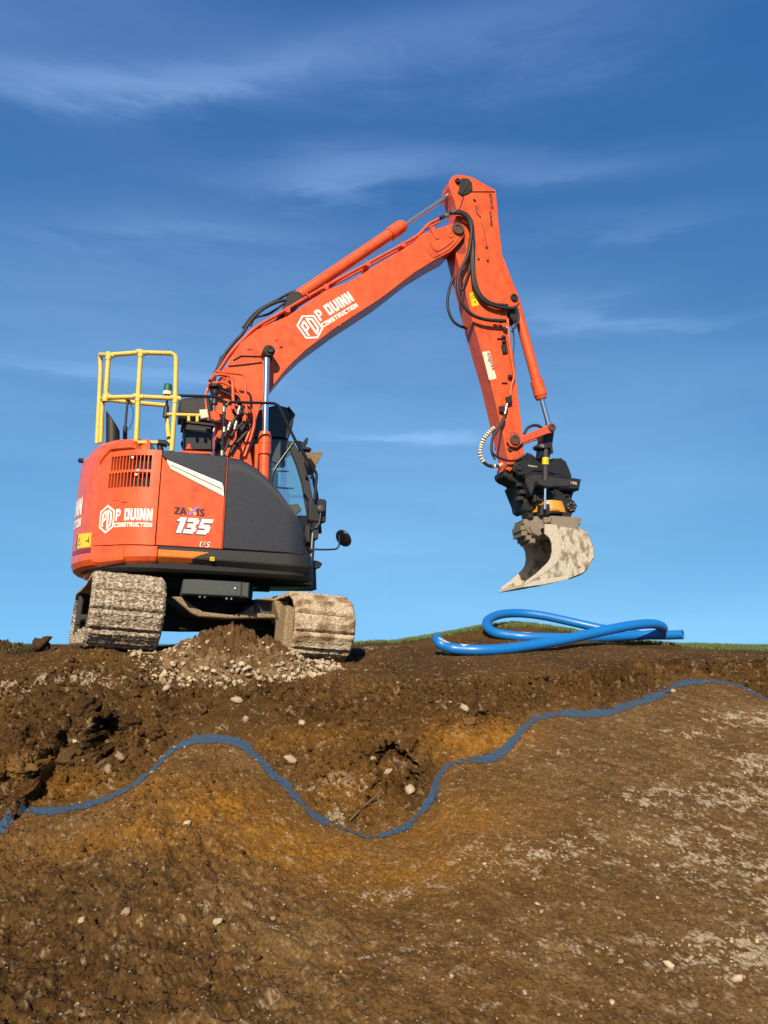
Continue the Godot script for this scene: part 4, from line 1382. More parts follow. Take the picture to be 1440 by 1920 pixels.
	badge(Vector2((lg[2].x + lg[3].x) / 2.0 - 0.008, (lg[0].y + lg[1].y) / 2.0), lg[0].y - lg[1].y, where, (lg[3].x - lg[2].x) / (lg[0].y - lg[1].y) / 0.9)
	make("badge", M.print_white, door)
	start()
	var pp := PackedVector2Array([Vector2(-0.949, 1.4), Vector2(-0.525, 1.382), Vector2(-0.963, 1.527), Vector2(-0.856, 1.442), Vector2(-0.955, 1.326), Vector2(-0.526, 1.32), Vector2(-0.96, 1.372)])
	var ht := pp[2].y - pp[0].y
	var wide := block_letters("P QUINN", 1.0, Vector2.ZERO, 1.0, 0.0, func(p): return [Vector3.ZERO, Vector3.UP])
	start()
	block_letters("P QUINN", ht, Vector2(pp[0].x, pp[0].y - 0.004), (pp[1].x - pp[0].x) / (wide * ht), 0.0, where)
	make("company_name", M.print_white, door)
	var h2 := pp[6].y - pp[4].y
	wide = block_letters("CONSTRUCTION", 1.0, Vector2.ZERO, 1.0, 0.0, func(p): return [Vector3.ZERO, Vector3.UP])
	start()
	block_letters("CONSTRUCTION", h2, Vector2(pp[4].x, pp[4].y + 0.002), (pp[5].x - pp[4].x) / (wide * h2), 0.0, where)
	make("company_line", M.print_white, door)
	# the same name across the rear, seen end on
	var rear := func(p: Vector2) -> Array: return wall(p.x, p.y, 0.003)
	var mid := -1.39 * deg_to_rad(62.0) * 0.0 + plan_s[31]
	start()
	badge(Vector2(mid - 0.52, 1.50), 0.46, rear)
	make("badge", M.print_white, cw)
	start()
	wide = block_letters("P QUINN", 1.0, Vector2.ZERO, 1.0, 0.0, func(p): return [Vector3.ZERO, Vector3.UP])
	start()
	block_letters("P QUINN", 0.2, Vector2(mid - 0.28, 1.52), 0.85 / (wide * 0.2), 0.0, rear)
	make("company_name", M.print_white, cw)
	start()
	wide = block_letters("CONSTRUCTION", 1.0, Vector2.ZERO, 1.0, 0.0, func(p): return [Vector3.ZERO, Vector3.UP])
	start()
	block_letters("CONSTRUCTION", 0.10, Vector2(mid - 0.28, 1.385), 0.85 / (wide * 0.1), 0.0, rear)
	make("company_line", M.print_white, cw)
	# warning plate and reflector on the rear corner
	var wp := PackedVector2Array([Vector2(-1.635, 1.302), Vector2(-1.314, 1.29), Vector2(-1.605, 1.138), Vector2(-1.308, 1.133), Vector2(-1.784, 1.089), Vector2(-1.298, 1.074)])
	start()
	plate(PackedVector2Array([Vector2(wp[0].x, wp[0].y), Vector2(wp[1].x, wp[1].y)]), PackedVector2Array([Vector2(wp[0].x, wp[2].y), Vector2(wp[1].x, wp[3].y)]), 0.008, 0.01, 0.002)
	make("warning_sticker", M.sticker, cw, "yellow warning sticker on the rear corner")
	var wm := (wp[0] + wp[1]) / 2.0
	start()
	var tw := func(p: Vector2) -> Array: return wall(p.x, p.y, 0.009)
	band([Vector2(wp[0].x + 0.025, wm.y - 0.12), Vector2(wp[0].x + 0.10, wm.y - 0.12), Vector2(wp[0].x + 0.06, wm.y - 0.04)], 0.008, tw, 0.001, true)
	band([Vector2(wp[1].x - 0.09, wm.y - 0.09), Vector2(wp[1].x - 0.045, wm.y - 0.09)], 0.014, tw, 0.001)
	band([Vector2(wp[1].x - 0.03, wm.y - 0.11), Vector2(wp[1].x - 0.03, wm.y - 0.05)], 0.016, tw, 0.001)
	make("warning_print", M.print_black, cw)
	start()
	plate(flatline(wp[4].x - 0.05, wp[5].x, wp[2].y - 0.012), PackedVector2Array([Vector2(wp[4].x - 0.05, wp[4].y - 0.01), Vector2(wp[5].x, wp[5].y)]), 0.005, 0.01, 0.002)
	make("reflector", M.reflector, cw, "dark red reflector strip below the warning sticker")
	start()
	plate(flatline(wp[0].x - 0.06, wp[0].x - 0.008, wp[0].y), flatline(wp[0].x - 0.06, wp[0].x - 0.008, wp[2].y), 0.004, 0.01, 0.002)
	make("sticker_edge", M.gloss_black, cw)
	start()
	lathe(wall(-1.9, 2.20, -0.02)[0], wall(-1.9, 2.20, 0.2)[0], [[0, 0], [0, 0.03], [0.05, 0.028], [0.06, 0]], 12)
	make("rear_camera", M.black, cw)

	# orange side panel, its dark top and the pale flash between them
	start()
	var pt := PackedVector2Array([Vector2(-0.439, 2.063), Vector2(-0.432, 1.961), Vector2(-0.388, 1.965), Vector2(0.192, 1.711)])
	plate(PackedVector2Array([Vector2(-0.482, 2.10), Vector2(pt[0].x, pt[0].y - 0.01), Vector2(pt[2].x, pt[2].y - 0.006), Vector2(0.196, pt[3].y - 0.006)]), flatline(-0.482, 0.196, 1.142), 0.0, 0.05, 0.006)
	var side := make("side_panel", M.orange, ex)
	start()
	plate(flatline(-0.482, 0.196, 2.165), PackedVector2Array([Vector2(-0.482, 2.106), Vector2(pt[0].x, 2.074), Vector2(0.162, 1.868), Vector2(0.178, 1.83), Vector2(0.196, 1.74)]), 0.002, 0.05, 0.006)
	make("panel_top", M.anthracite, ex, "dark grey top of the side panel")
	start()
	plate(PackedVector2Array([Vector2(pt[0].x + 0.004, 2.066), Vector2(0.158, 1.866), Vector2(0.174, 1.83), Vector2(0.190, pt[3].y)]), PackedVector2Array([Vector2(pt[0].x + 0.004, 2.05), Vector2(pt[2].x, pt[2].y), Vector2(0.190, pt[3].y + 0.001)]), 0.006, 0.05, 0.01, [[0.0, 0.0], [0.45, 0.0], [0.55, 0.014], [1.0, 0.014]])
	make("white_flash", M.white, ex, "cream flash tapering across the side panel")
	var rt := Vector3(1, 0, 0)
	var up := Vector3(0, 1, 0)
	var ts := [Vector3(-0.321, 1.485, 1.242), Vector3(-0.006, 1.489, 1.242), Vector3(-0.332, 1.562, 1.242), Vector3(-0.018, 1.576, 1.242), Vector3(0.011, 1.386, 1.242)]
	var hz: float = ts[2].y - ts[0].y
	var face := 1.244
	words("model_word", "ZA", true, Vector3(ts[0].x, ts[0].y, face), rt, up, hz, M.print_dark, side, 1.02)
	words("model_word", "IS", true, Vector3(lerpf(ts[0].x, ts[1].x, 0.71), ts[0].y - 0.002, face), rt, up, hz, M.print_dark, side, 1.0)
	words("model_word", "ZA", true, Vector3(ts[0].x + 0.006, ts[0].y, face + 0.001), rt, up, hz, M.print_dark, side, 1.02)
	words("model_word", "IS", true, Vector3(lerpf(ts[0].x, ts[1].x, 0.71) + 0.006, ts[0].y - 0.002, face + 0.001), rt, up, hz, M.print_dark, side, 1.0)
	var xx := lerpf(ts[0].x, ts[1].x, 0.43)
	for kk in 2:
		start()
		var dx := 0.085
		var a := Vector3(xx + (0.0 if kk == 0 else dx), ts[0].y + hz * (1.0 if kk == 0 else 1.25), face + 0.001 * kk)
		var c := Vector3(xx + (dx if kk == 0 else 0.0), ts[0].y - hz * 0.02, face + 0.001 * kk)
		var w := Vector3(0.038, 0, 0)
		quad(a, a + w, c + w, c, Vector3(0, 0, 1))
		make("model_cross", M.purple if kk == 1 else M.marigold, side)
	var n1 := [Vector3(-0.345, 1.281, 1.242), Vector3(-0.35, 1.274, 1.242), Vector3(-0.242, 1.454, 1.242), Vector3(0.108, 1.283, 1.242)]
	var hn := 0.168
	var flatmap := func(p: Vector2) -> Array: return [Vector3(p.x, p.y, face), Vector3(0, 0, 1)]
	start()
	wide = block_letters("135", 1.0, Vector2.ZERO, 1.0, 0.0, func(p): return [Vector3.ZERO, Vector3.UP])
	var sp: float = 0.40 / (wide * hn)
	start()
	block_letters("135", hn, Vector2(n1[0].x - 0.006, n1[0].y - 0.006), sp, 0.3, flatmap, 0.0)
	make("model_number_shade", M.print_grey, side)
	start()
	block_letters("135", hn, Vector2(n1[0].x + 0.006, n1[0].y + 0.006), sp, 0.3, flatmap, 0.002)
	make("model_number", M.print_white, side)
	var us := [Vector3(-0.041, 1.158, 1.242), Vector3(0.088, 1.149, 1.242)]
	words("model_suffix", "US", true, Vector3(us[0].x, us[0].y - 0.008, face), rt, up, 0.06, M.print_white, side, 1.15, 0.3)
	words("model_suffix", "US", false, Vector3(us[0].x + 0.012, us[0].y - 0.002, face + 0.002), rt, up, 0.045, M.print_black, side, 1.15, 0.3)

	# dark front cover that rounds the corner
	start()
	var ft := PackedVector2Array([Vector2(0.202, 2.173), Vector2(0.265, 2.174), Vector2(0.33, 2.171), Vector2(0.419, 2.141), Vector2(0.54, 2.08), Vector2(0.658, 1.981), Vector2(0.79, 1.853), Vector2(0.917, 1.7), Vector2(1.016, 1.576), Vector2(1.083, 1.469), Vector2(1.119, 1.364)])
	var fb := PackedVector2Array([Vector2(0.223, 1.146), Vector2(0.566, 1.144), Vector2(0.918, 1.142), Vector2(1.109, 1.128)])
	ft[0].x = 0.21
	fb[0].x = 0.21
	var last: float = minf(ft[ft.size() - 1].x, fb[fb.size() - 1].x)
	plate(ft, fb, 0.0, 0.05, 0.010, [[0.0, 0.0], [0.86, 0.0], [0.93, -0.008], [0.975, -0.03], [1.0, -0.07]])
	var front := make("front_cover", M.anthracite, ex)
	# the top of that cover, sloping in towards the boom
	start()
	for i in ft.size() - 1:
		var a := wall(ft[i].x, ft[i].y - 0.006, -0.09)
		var b := wall(ft[i + 1].x, ft[i + 1].y - 0.006, -0.09)
		var ai: Vector3 = a[0]
		var bi: Vector3 = b[0]
		quad(ai, bi, Vector3(bi.x - 0.02, bi.y - 0.02, 0.62), Vector3(ai.x - 0.02, ai.y - 0.0, 0.62), Vector3(0.4, 1, 0))
	make("cover_top", M.anthracite, front)
	start()
	quad(wall(0.33, 1.16, -0.06)[0], wall(0.33, 2.14, -0.06)[0], Vector3(0.33, 2.14, 0.62), Vector3(0.33, 1.16, 0.62), Vector3(1, 0, 0))
	make("bulkhead", M.under, front)
	# seam between the panels
	start()
	plate(flatline(0.199, 0.207, 2.16), flatline(0.199, 0.207, 1.145), 0.0, 0.04, 0.002)
	make("panel_seam", M.rust_orange, ex)

	# skirts below the panels
	start()
	var sk := [[0.0, -0.10], [0.16, -0.06], [0.42, -0.004], [0.5, 0.0], [1.0, 0.0]]
	var tail := PackedVector2Array([Vector2(0.063, 1.102), Vector2(-0.098, 0.95), Vector2(-0.455, 0.947)])
	plate(flatline(-0.452, 1.25, 1.136), PackedVector2Array([Vector2(-0.452, 0.945), Vector2(0.9, 0.905), Vector2(1.25, 0.905)]), -0.004, 0.06, 0.008, sk)
	make("skirt", M.skirt_black, ex)
	start()
	plate(flatline(-0.452, tail[0].x, 1.098), PackedVector2Array([Vector2(-0.452, 0.95), Vector2(tail[1].x, 0.95), Vector2(tail[0].x, 1.085)]), 0.004, 0.03, 0.006, [[0.0, -0.09], [0.2, -0.055], [0.5, -0.006], [0.6, 0.0], [1.0, 0.0]])
	make("skirt_flash", M.amber, ex, "pointed amber flash on the dark skirt")
	start()
	var st2 := PackedVector2Array([Vector2(0.083, 1.051), Vector2(0.13, 1.008)])
	plate(flatline(st2[0].x, st2[1].x, st2[0].y), flatline(st2[0].x, st2[1].x, st2[1].y), 0.004, 0.01, 0.002)
	make("skirt_sticker", M.sticker, ex)
	start()
	var q0 := wall((st2[0].x + st2[1].x) / 2.0, (st2[0].y + st2[1].y) / 2.0, 0.0055)
	var smap := func(p: Vector2) -> Array: return [q0[0] + Vector3(p.x, p.y, 0), Vector3(0, 0, 1)]
	band([Vector2(-0.014, -0.014), Vector2(0.0, 0.0), Vector2(0.014, 0.012)], 0.007, smap, 0.001)
	make("skirt_print", M.print_black, ex)
	# toolbox slung under the side
	start()
	slab(PackedVector2Array([Vector2(-0.171, 0.806), Vector2(-0.045, 0.812), Vector2(0.44, 0.807), Vector2(0.527, 0.8), Vector2(0.524, 0.638), Vector2(0.443, 0.646), Vector2(-0.062, 0.647), Vector2(-0.182, 0.648)]), 0.75, 1.16, 0.012)
	var tb := make("underside_box", M.box_grey, ex)
	start()
	slab(PackedVector2Array([Vector2(0.433, 0.81), Vector2(0.448, 0.81), Vector2(0.449, 0.637), Vector2(0.435, 0.637)]), 1.10, 1.165, 0.001)
	make("box_strap", M.black, tb)
	start()
	for p in [Vector3(0.376, 0.729, 1.16)]:
		lathe(p, p + Vector3(0, 0, 1), [[0, 0.016], [0.008, 0.013], [0.012, 0]], 14)
	for p in [Vector3(0.013, 0.642, 1.12), Vector3(0.064, 0.641, 1.12), Vector3(0.295, 0.634, 1.12), Vector3(0.346, 0.633, 1.12)]:
		lathe(p, p + Vector3(0, -1, 0), [[0, 0.013], [0.02, 0.013], [0.02, 0]], 10)
	make("bolt", M.steel, tb)
	# deck and what stands on it
	start()
	block(Vector3(-0.6, 2.10, -1.2), Vector3(0.32, 2.135, 1.19), 0.006)
	make("deck", M.black, ex)
	start()
	slab(PackedVector2Array([Vector2(-0.259, 2.66), Vector2(0.049, 2.651), Vector2(0.074, 2.345), Vector2(-0.253, 2.31)]), 0.35, 0.75, 0.02)
	var ib := make("intake_box", M.black, ex)
	start()
	slab(PackedVector2Array([Vector2(-0.291, 2.675), Vector2(0.07, 2.68), Vector2(0.073, 2.635), Vector2(-0.289, 2.637)]), 0.33, 0.77, 0.006)
	slab(PackedVector2Array([Vector2(-0.267, 2.592), Vector2(0.057, 2.603), Vector2(0.059, 2.571), Vector2(-0.265, 2.56)]), 0.34, 0.76, 0.004)
	make("box_lid", M.skirt_black, ib)
	start()
	slab(PackedVector2Array([Vector2(-0.3, 3.096), Vector2(-0.312, 3.279), Vector2(-0.275, 3.329), Vector2(-0.173, 3.357), Vector2(-0.021, 3.384), Vector2(0.078, 3.381), Vector2(0.123, 3.327), Vector2(0.143, 3.134)]), -0.95, -0.45, 0.03)
	make("far_cover", M.skirt_black, ex)
	start()
	for p in [Vector3(-0.203, 2.264, 1)]:
		lathe(p, p + Vector3(0, 1, 0), [[0, 0.04], [0.02, 0.04], [0.025, 0.024], [0.055, 0.024], [0.06, 0.018], [0.06, 0]], 16)
	make("filler_cap", M.rust_orange, ex)
	start()
	slab(PackedVector2Array([Vector2(-0.296, 2.236), Vector2(0.04, 2.253), Vector2(0.042, 2.222), Vector2(-0.293, 2.2)]), 0.85, 1.05, 0.006)
	make("deck_strip", M.rust_orange, ex)
	# exhaust and aerial
	start()
	var b0 := Vector3(-1.034, 2.335, 0.2)
	var b1 := Vector3(-1.069, 2.725, 0.2)
	var r := 0.082
	var ring0 := []
	var ring1 := []
	for i in 20:
		var a := TAU * i / 20
		var e := Vector3(cos(a), 0, sin(a))
		ring0.append(b0 + e * r)
		ring1.append(b1 + e * r * 1.06 + Vector3(0, -0.115 * cos(a), 0))
	for i in 20:
		var j := (i + 1) % 20
		var e0 := Vector3(cos(TAU * i / 20), 0, sin(TAU * i / 20))
		var e1 := Vector3(cos(TAU * j / 20), 0, sin(TAU * j / 20))
		quadn(ring0[i], ring0[j], ring1[j], ring1[i], e0, e1, e1, e0)
		quadn(ring0[i] - e0 * 0.006, ring0[j] - e1 * 0.006, ring1[j] - e1 * 0.006, ring1[i] - e0 * 0.006, -e0, -e1, -e1, -e0)
	make("exhaust_pipe", M.grease, ex)
	start()
	var a0 := [Vector3(-0.904, 2.414, 0.45), Vector3(-0.914, 2.606, 0.45), Vector3(-0.915, 2.768, 0.45), Vector3(-0.912, 2.957, 0.45)]
	tube([a0[0], a0[1]], 0.026, 10)
	tube([a0[1], a0[2], a0[3]], 0.014, 10)
	hose([Vector3(-0.883, 2.889, 0.45), Vector3(-0.848, 2.821, 0.45), Vector3(-0.839, 2.712, 0.45), Vector3(-0.865, 2.592, 0.45), Vector3(-0.887, 2.57, 0.45)], 0.004, 6)
	make("aerial", M.black, ex)
	start()
	block(Vector3(-0.822, 2.288, 0.6), Vector3(-0.822, 2.288, 0.6) + Vector3(0.14, 0.09, 0.1), 0.02)
	make("hinge_block", M.black, ex)
	# revolving light on the rail
	var bc := part("beacon", ex, "green beacon in a cream collar on the guard rail")
	var f0 := Vector3(-0.478, 2.888, 0.93)
	start()
	lathe(f0 + Vector3(0, 0.045, 0), f0 + Vector3(0, 1, 0), [[0, 0], [0, 0.046], [0.07, 0.046], [0.085, 0.038], [0.088, 0]], 20)
	make("lens", M.lens_green, bc)
	start()
	lathe(f0, f0 + Vector3(0, 1, 0), [[0, 0], [0, 0.05], [0.012, 0.052], [0.042, 0.05], [0.043, 0.04]], 20)
	make("collar", M.cream, bc)
	start()
	lathe(f0 - Vector3(0, 0.26, 0), f0, [[0, 0], [0, 0.035], [0.12, 0.03], [0.16, 0.012], [0.215, 0.012], [0.225, 0.034], [0.26, 0.034]], 14)
	make("stem", M.black, bc)

func build_guard_rail(ex: Node3D) -> void:
	var gr := part("guard_rail", ex, "yellow tube guard rail round the top of the machine")
	var r := 0.0265
	var near := [Vector3(-1.13, 3.253, 0.98), Vector3(-0.799, 3.331, 0.98), Vector3(-0.415, 3.369, 0.98), Vector3(-1.122, 2.769, 0.98), Vector3(-0.787, 2.813, 0.98), Vector3(-0.39, 2.845, 0.98), Vector3(-0.386, 2.232, 0.98), Vector3(-0.766, 2.301, 0.98), Vector3(-0.775, 2.592, 0.98)]
	var far := [Vector3(-1.275, 3.518, 0.25), Vector3(-1.254, 3.332, 0.25), Vector3(-1.216, 2.42, 0.25), Vector3(-1.205, 2.972, 0.25), Vector3(-1.177, 2.437, 0.25), Vector3(-0.959, 2.97, 0.25), Vector3(-0.48, 2.983, 0.25), Vector3(-0.409, 2.42, 0.25)]
	far[7].z = 0.55
	var rails := [
		["rail", [near[0], near[1]]], ["rail", [near[1], near[2] - Vector3(0.06, 0, 0), near[2] - Vector3(0.018, 0.018, 0), near[2] - Vector3(0, 0.06, 0), near[5]]],
		["rail", [near[0], near[3] + Vector3(0, 0.06, 0), near[3] + Vector3(0.016, 0.018, 0), near[3] + Vector3(0.06, 0, 0), near[4]]], ["rail", [near[4], near[5]]],
		["post", [near[1], near[4]]], ["post", [near[5], near[6]]], ["post", [near[4], near[8], near[7]]], ["rail", [far[0], near[0]]],
		["post", [far[0], far[1], far[2]]], ["post", [far[3], far[4]]], ["rail", [far[3], far[5], far[6]]], ["rail", [near[3], far[3]]], ["post", [far[6], far[7]]]]
	for q in rails:
		start()
		tube(q[1], r, 12)
		make(q[0], M.yellow, gr)
	start()
	tube([Vector3(-0.757, 2.29, 0.98), Vector3(-0.534, 2.314, 0.98)], r * 0.9, 12)
	make("rail", M.yellow, gr)
	start()
	tube([Vector3(-0.468, 2.648, 0.98), Vector3(-0.284, 2.664, 0.98), Vector3(-0.074, 2.683, 0.98)], r * 0.75, 10)
	tube([Vector3(-0.232, 2.664, 0.98), Vector3(-0.227, 2.596, 0.98)], r * 0.7, 10)
	tube([Vector3(-0.139, 2.675, 0.98), Vector3(-0.134, 2.601, 0.98)], r * 0.7, 10)
	make("rail", M.yellow, gr)
	start()
	for i in [0, 1, 3, 4, 5]:
		var p: Vector3 = near[i]
		var o := 0.055
		lathe(p - Vector3(0, o, 0), p + Vector3(0, 0.03, 0), [[0, r], [0, r * 1.22], [o + 0.03, r * 1.22], [o + 0.03, r]], 12)
		lathe(p - Vector3(o if i in [1, 4, 5] else 0.0, 0, 0), p + Vector3(o, 0, 0), [[0, r], [0, r * 1.2], [o * (2 if i in [1, 4, 5] else 1), r * 1.2], [o * (2 if i in [1, 4, 5] else 1), r]], 12)
	make("coupling", M.yellow, gr)
	start()
	tube([Vector3(-0.54, 2.313, 0.98), Vector3(-0.472, 2.314, 0.98), Vector3(-0.437, 2.3, 0.98)], r * 1.4, 10)
	tube([Vector3(-0.522, 2.308, 0.96), Vector3(-0.497, 2.201, 0.96)], r * 1.3, 10)
	make("clamp", M.black, gr)
	start()
	slab(PackedVector2Array([Vector2(-0.121, 2.741), Vector2(-0.034, 2.758), Vector2(-0.01, 2.66), Vector2(-0.096, 2.637)]), 0.94, 1.0, 0.008)
	make("cream_box", M.cream, gr)
	# black rails further forward
	var br := part("hand_rail", ex, "black tube hand rail with the mirror frame")
	var br_paths := [[Vector3(-0.355, 2.908, 0.9), Vector3(-0.09, 2.935, 0.9), Vector3(0.06, 2.942, 0.9), Vector3(0.121, 2.924, 0.9), Vector3(0.155, 2.877, 0.9), Vector3(0.166, 2.794, 0.9), Vector3(0.165, 2.602, 0.9), Vector3(0.169, 2.235, 0.9)], [Vector3(-0.331, 2.645, 0.9), Vector3(-0.072, 2.644, 0.9), Vector3(0.175, 2.641, 0.9)], [Vector3(0.174, 2.849, 0.85), Vector3(0.201, 2.898, 0.85), Vector3(0.243, 2.923, 0.85), Vector3(0.465, 2.945, 0.85), Vector3(0.71, 2.969, 0.85), Vector3(0.774, 2.957, 0.85), Vector3(0.822, 2.904, 0.85), Vector3(1.018, 2.543, 0.85), Vector3(1.155, 2.354, 0.85), Vector3(1.272, 2.189, 0.85), Vector3(1.291, 2.125, 0.85), Vector3(1.286, 2.007, 0.85), Vector3(1.279, 1.839, 0.85)], [Vector3(1.018, 2.55, 0.75), Vector3(0.892, 2.345, 0.75), Vector3(0.792, 2.165, 0.75), Vector3(0.773, 2.027, 0.75)]]
	for q in br_paths:
		start()
		hose(q, 0.017, 10)
		make("tube", M.gloss_black, br)
	start()
	for p in [Vector3(0.159, 2.806, 0.9), Vector3(0.176, 2.565, 0.9), Vector3(0.169, 2.285, 0.9)]:
		lathe(p - Vector3(0, 0.03, 0), p + Vector3(0, 0.03, 0), [[0, 0.016], [0, 0.025], [0.06, 0.025], [0.06, 0.016]], 12)
	make("clamp", M.steel, br)
	# round aerial by the boom foot
	start()
	var g0 := Vector3(0.061, 2.922, 0.7)
	lathe(g0, g0 + Vector3(0, 1, 0), [[0, 0], [0, 0.04], [0.05, 0.035], [0.09, 0.03], [0.13, 0.045], [0.17, 0.05], [0.18, 0.03], [0.2, 0.03], [0.2, 0.082], [0.225, 0.085], [0.24, 0.07], [0.245, 0]], 22)
	make("mushroom_aerial", M.black, ex)
	start()
	lathe(g0 + Vector3(0, 0.226, 0), g0 + Vector3(0, 1.23, 0), [[0, 0.0855], [0.012, 0.074], [0.02, 0.05], [0.022, 0]], 22)
	make("aerial_cap", M.box_grey, ex)

func build_cab(ex: Node3D) -> void:
	var cab := part("cab", ex)
	var zn := -0.30
	# roof with its raised hatch
	start()
	slab(PackedVector2Array([Vector2(0.613, 3.175), Vector2(0.8, 3.288), Vector2(0.963, 3.353), Vector2(1.11, 3.334), Vector2(1.209, 3.24), Vector2(1.188, 3.064), Vector2(1.138, 2.878), Vector2(0.879, 2.865), Vector2(0.632, 2.823)]), -1.15, -0.30, 0.03)
	make("roof", M.gloss_black, cab)
	start()
	slab(PackedVector2Array([Vector2(1.113, 3.343), Vector2(1.213, 3.234), Vector2(1.156, 3.032), Vector2(1.12, 2.878), Vector2(1.083, 2.889), Vector2(1.139, 3.09), Vector2(1.155, 3.22)]), -0.9, -0.28, 0.004)
	make("roof_visor", M.black, cab)
	# pillars
	var post := func(poly: PackedVector2Array, z0: float, z1: float) -> void:
		start()
		slab(poly, z0, z1, 0.012)
		make("pillar", M.skirt_black, cab)
	post.call(PackedVector2Array([Vector2(1.102, 2.86), Vector2(1.197, 2.862), Vector2(1.298, 2.717), Vector2(1.379, 2.546), Vector2(1.454, 2.331), Vector2(1.516, 2.058), Vector2(1.539, 1.855), Vector2(1.444, 1.848), Vector2(1.408, 2.012), Vector2(1.345, 2.299), Vector2(1.262, 2.535), Vector2(1.182, 2.704)]), -0.37, -0.30)
	post.call(PackedVector2Array([Vector2(1.408, 3.12), Vector2(1.489, 3.08), Vector2(1.595, 2.863), Vector2(1.684, 2.629), Vector2(1.759, 2.355), Vector2(1.802, 2.079), Vector2(1.838, 1.765), Vector2(1.766, 1.76), Vector2(1.722, 2.073), Vector2(1.656, 2.346), Vector2(1.573, 2.619), Vector2(1.491, 2.853)]), -1.2, -1.12)
	post.call(PackedVector2Array([Vector2(0.967, 3.104), Vector2(1.045, 3.113), Vector2(1.062, 2.452), Vector2(1.001, 2.446)]), -1.2, -1.12)
	post.call(PackedVector2Array([Vector2(0.573, 2.882), Vector2(0.657, 2.892), Vector2(0.756, 1.57), Vector2(0.646, 1.562)]), -0.37, -0.30)
	start()
	for q in [[Vector3(1.052, 2.623, -1.14), Vector3(1.309, 2.64, -1.14)], [Vector3(1.095, 2.382, -1.14), Vector3(1.39, 2.392, -1.14)]]:
		tube(q, 0.012, 8)
	make("window_bar", M.black, cab)
	start()
	slab(PackedVector2Array([Vector2(0.66, 2.84), Vector2(1.138, 2.886), Vector2(1.19, 2.69), Vector2(1.002, 2.539), Vector2(0.893, 2.572), Vector2(0.678, 2.506)]), -0.33, -0.32, 0.002)
	make("window_blind", plain(lin(0.05, 0.075, 0.075), 0.3), cab)
	start()
	slab(PackedVector2Array([Vector2(0.986, 2.744), Vector2(1.148, 2.761), Vector2(1.171, 2.596), Vector2(0.994, 2.578)]), -0.8, -0.6, 0.03)
	make("head_rest", M.black, cab)
	start()
	slab(PackedVector2Array([Vector2(1.021, 2.589), Vector2(1.122, 2.552), Vector2(1.131, 2.352), Vector2(1.051, 2.298)]), -1.05, -0.9, 0.02)
	make("seat_back", M.box_grey, cab)
	# panes
	start()
	var gl := PackedVector2Array([Vector2(0.695, 2.515), Vector2(0.899, 2.565), Vector2(1.188, 2.713), Vector2(1.276, 2.536), Vector2(1.351, 2.306), Vector2(1.415, 2.011), Vector2(1.45, 1.861), Vector2(0.747, 1.807)])
	slab(gl, -0.345, -0.339, 0.001)
	make("side_window", M.glass, cab)
	start()
	var rim_a := [Vector3(1.233, 2.852, -0.33), Vector3(1.305, 2.71, -0.33), Vector3(1.378, 2.538, -0.33), Vector3(1.445, 2.337, -0.33), Vector3(1.508, 2.063, -0.33), Vector3(1.53, 1.874, -0.33)]
	var rim_b := [Vector3(1.5, 3.057, -1.12), Vector3(1.589, 2.847, -1.12), Vector3(1.67, 2.605, -1.12), Vector3(1.729, 2.346, -1.12), Vector3(1.779, 2.072, -1.12), Vector3(1.806, 1.798, -1.12)]
	for i in rim_a.size() - 1:
		quad(rim_a[i], rim_a[i + 1], rim_b[i + 1], rim_b[i], Vector3(1, 0, 0))
	make("windscreen", M.glass, cab)
	# lower body of the cab
	start()
	slab(PackedVector2Array([Vector2(0.688, 1.805), Vector2(1.538, 1.87), Vector2(1.56, 1.697), Vector2(1.559, 1.338), Vector2(1.547, 0.913), Vector2(0.738, 0.875)]), -1.2, -0.30, 0.03)
	make("lower_body", M.gloss_black, cab)
	start()
	slab(PackedVector2Array([Vector2(1.17, 1.977), Vector2(1.297, 2.001), Vector2(1.351, 1.919), Vector2(1.282, 1.856), Vector2(1.313, 1.801), Vector2(1.226, 1.823)]), -0.5, -0.25, 0.01)
	make("console", M.box_grey, cab)
	start()
	slab(PackedVector2Array([Vector2(1.379, 1.69), Vector2(1.443, 1.702), Vector2(1.459, 1.47), Vector2(1.41, 1.467), Vector2(1.377, 1.563)]), -0.25, -0.1, 0.015)
	slab(PackedVector2Array([Vector2(1.487, 1.662), Vector2(1.558, 1.667), Vector2(1.556, 1.526), Vector2(1.536, 1.51), Vector2(1.492, 1.522)]), -0.3, -0.1, 0.01)
	slab(PackedVector2Array([Vector2(1.438, 1.475), Vector2(1.488, 1.478), Vector2(1.491, 1.407), Vector2(1.441, 1.404)]), -0.3, -0.2, 0.01)
	make("front_fitting", M.skirt_black, cab)
	start()
	slab(PackedVector2Array([Vector2(1.526, 1.276), Vector2(1.628, 1.274), Vector2(1.695, 1.242), Vector2(1.668, 1.183), Vector2(1.604, 1.151), Vector2(1.544, 1.177)]), -0.9, -0.4, 0.015)
	make("step", M.black, cab)
	start()
	slab(PackedVector2Array([Vector2(1.45, 1.225), Vector2(1.684, 1.238), Vector2(1.708, 0.913), Vector2(1.464, 0.902)]), -1.1, -0.75, 0.01)
	make("front_plate", M.gloss_black, cab)
	# rain visor, dusty
	start()
	slab(PackedVector2Array([Vector2(1.461, 2.862), Vector2(1.57, 2.858), Vector2(1.701, 2.883), Vector2(1.725, 2.866), Vector2(1.682, 2.775), Vector2(1.639, 2.677), Vector2(1.605, 2.565), Vector2(1.548, 2.637), Vector2(1.497, 2.741)]), -1.05, -0.75, 0.004)
	make("rain_visor", grained(lin(0.40, 0.34, 0.26), 0.8, M.frame_mud.albedo_texture, 1.5), cab, "dusty clear rain visor at the top of the cab front")
	start()
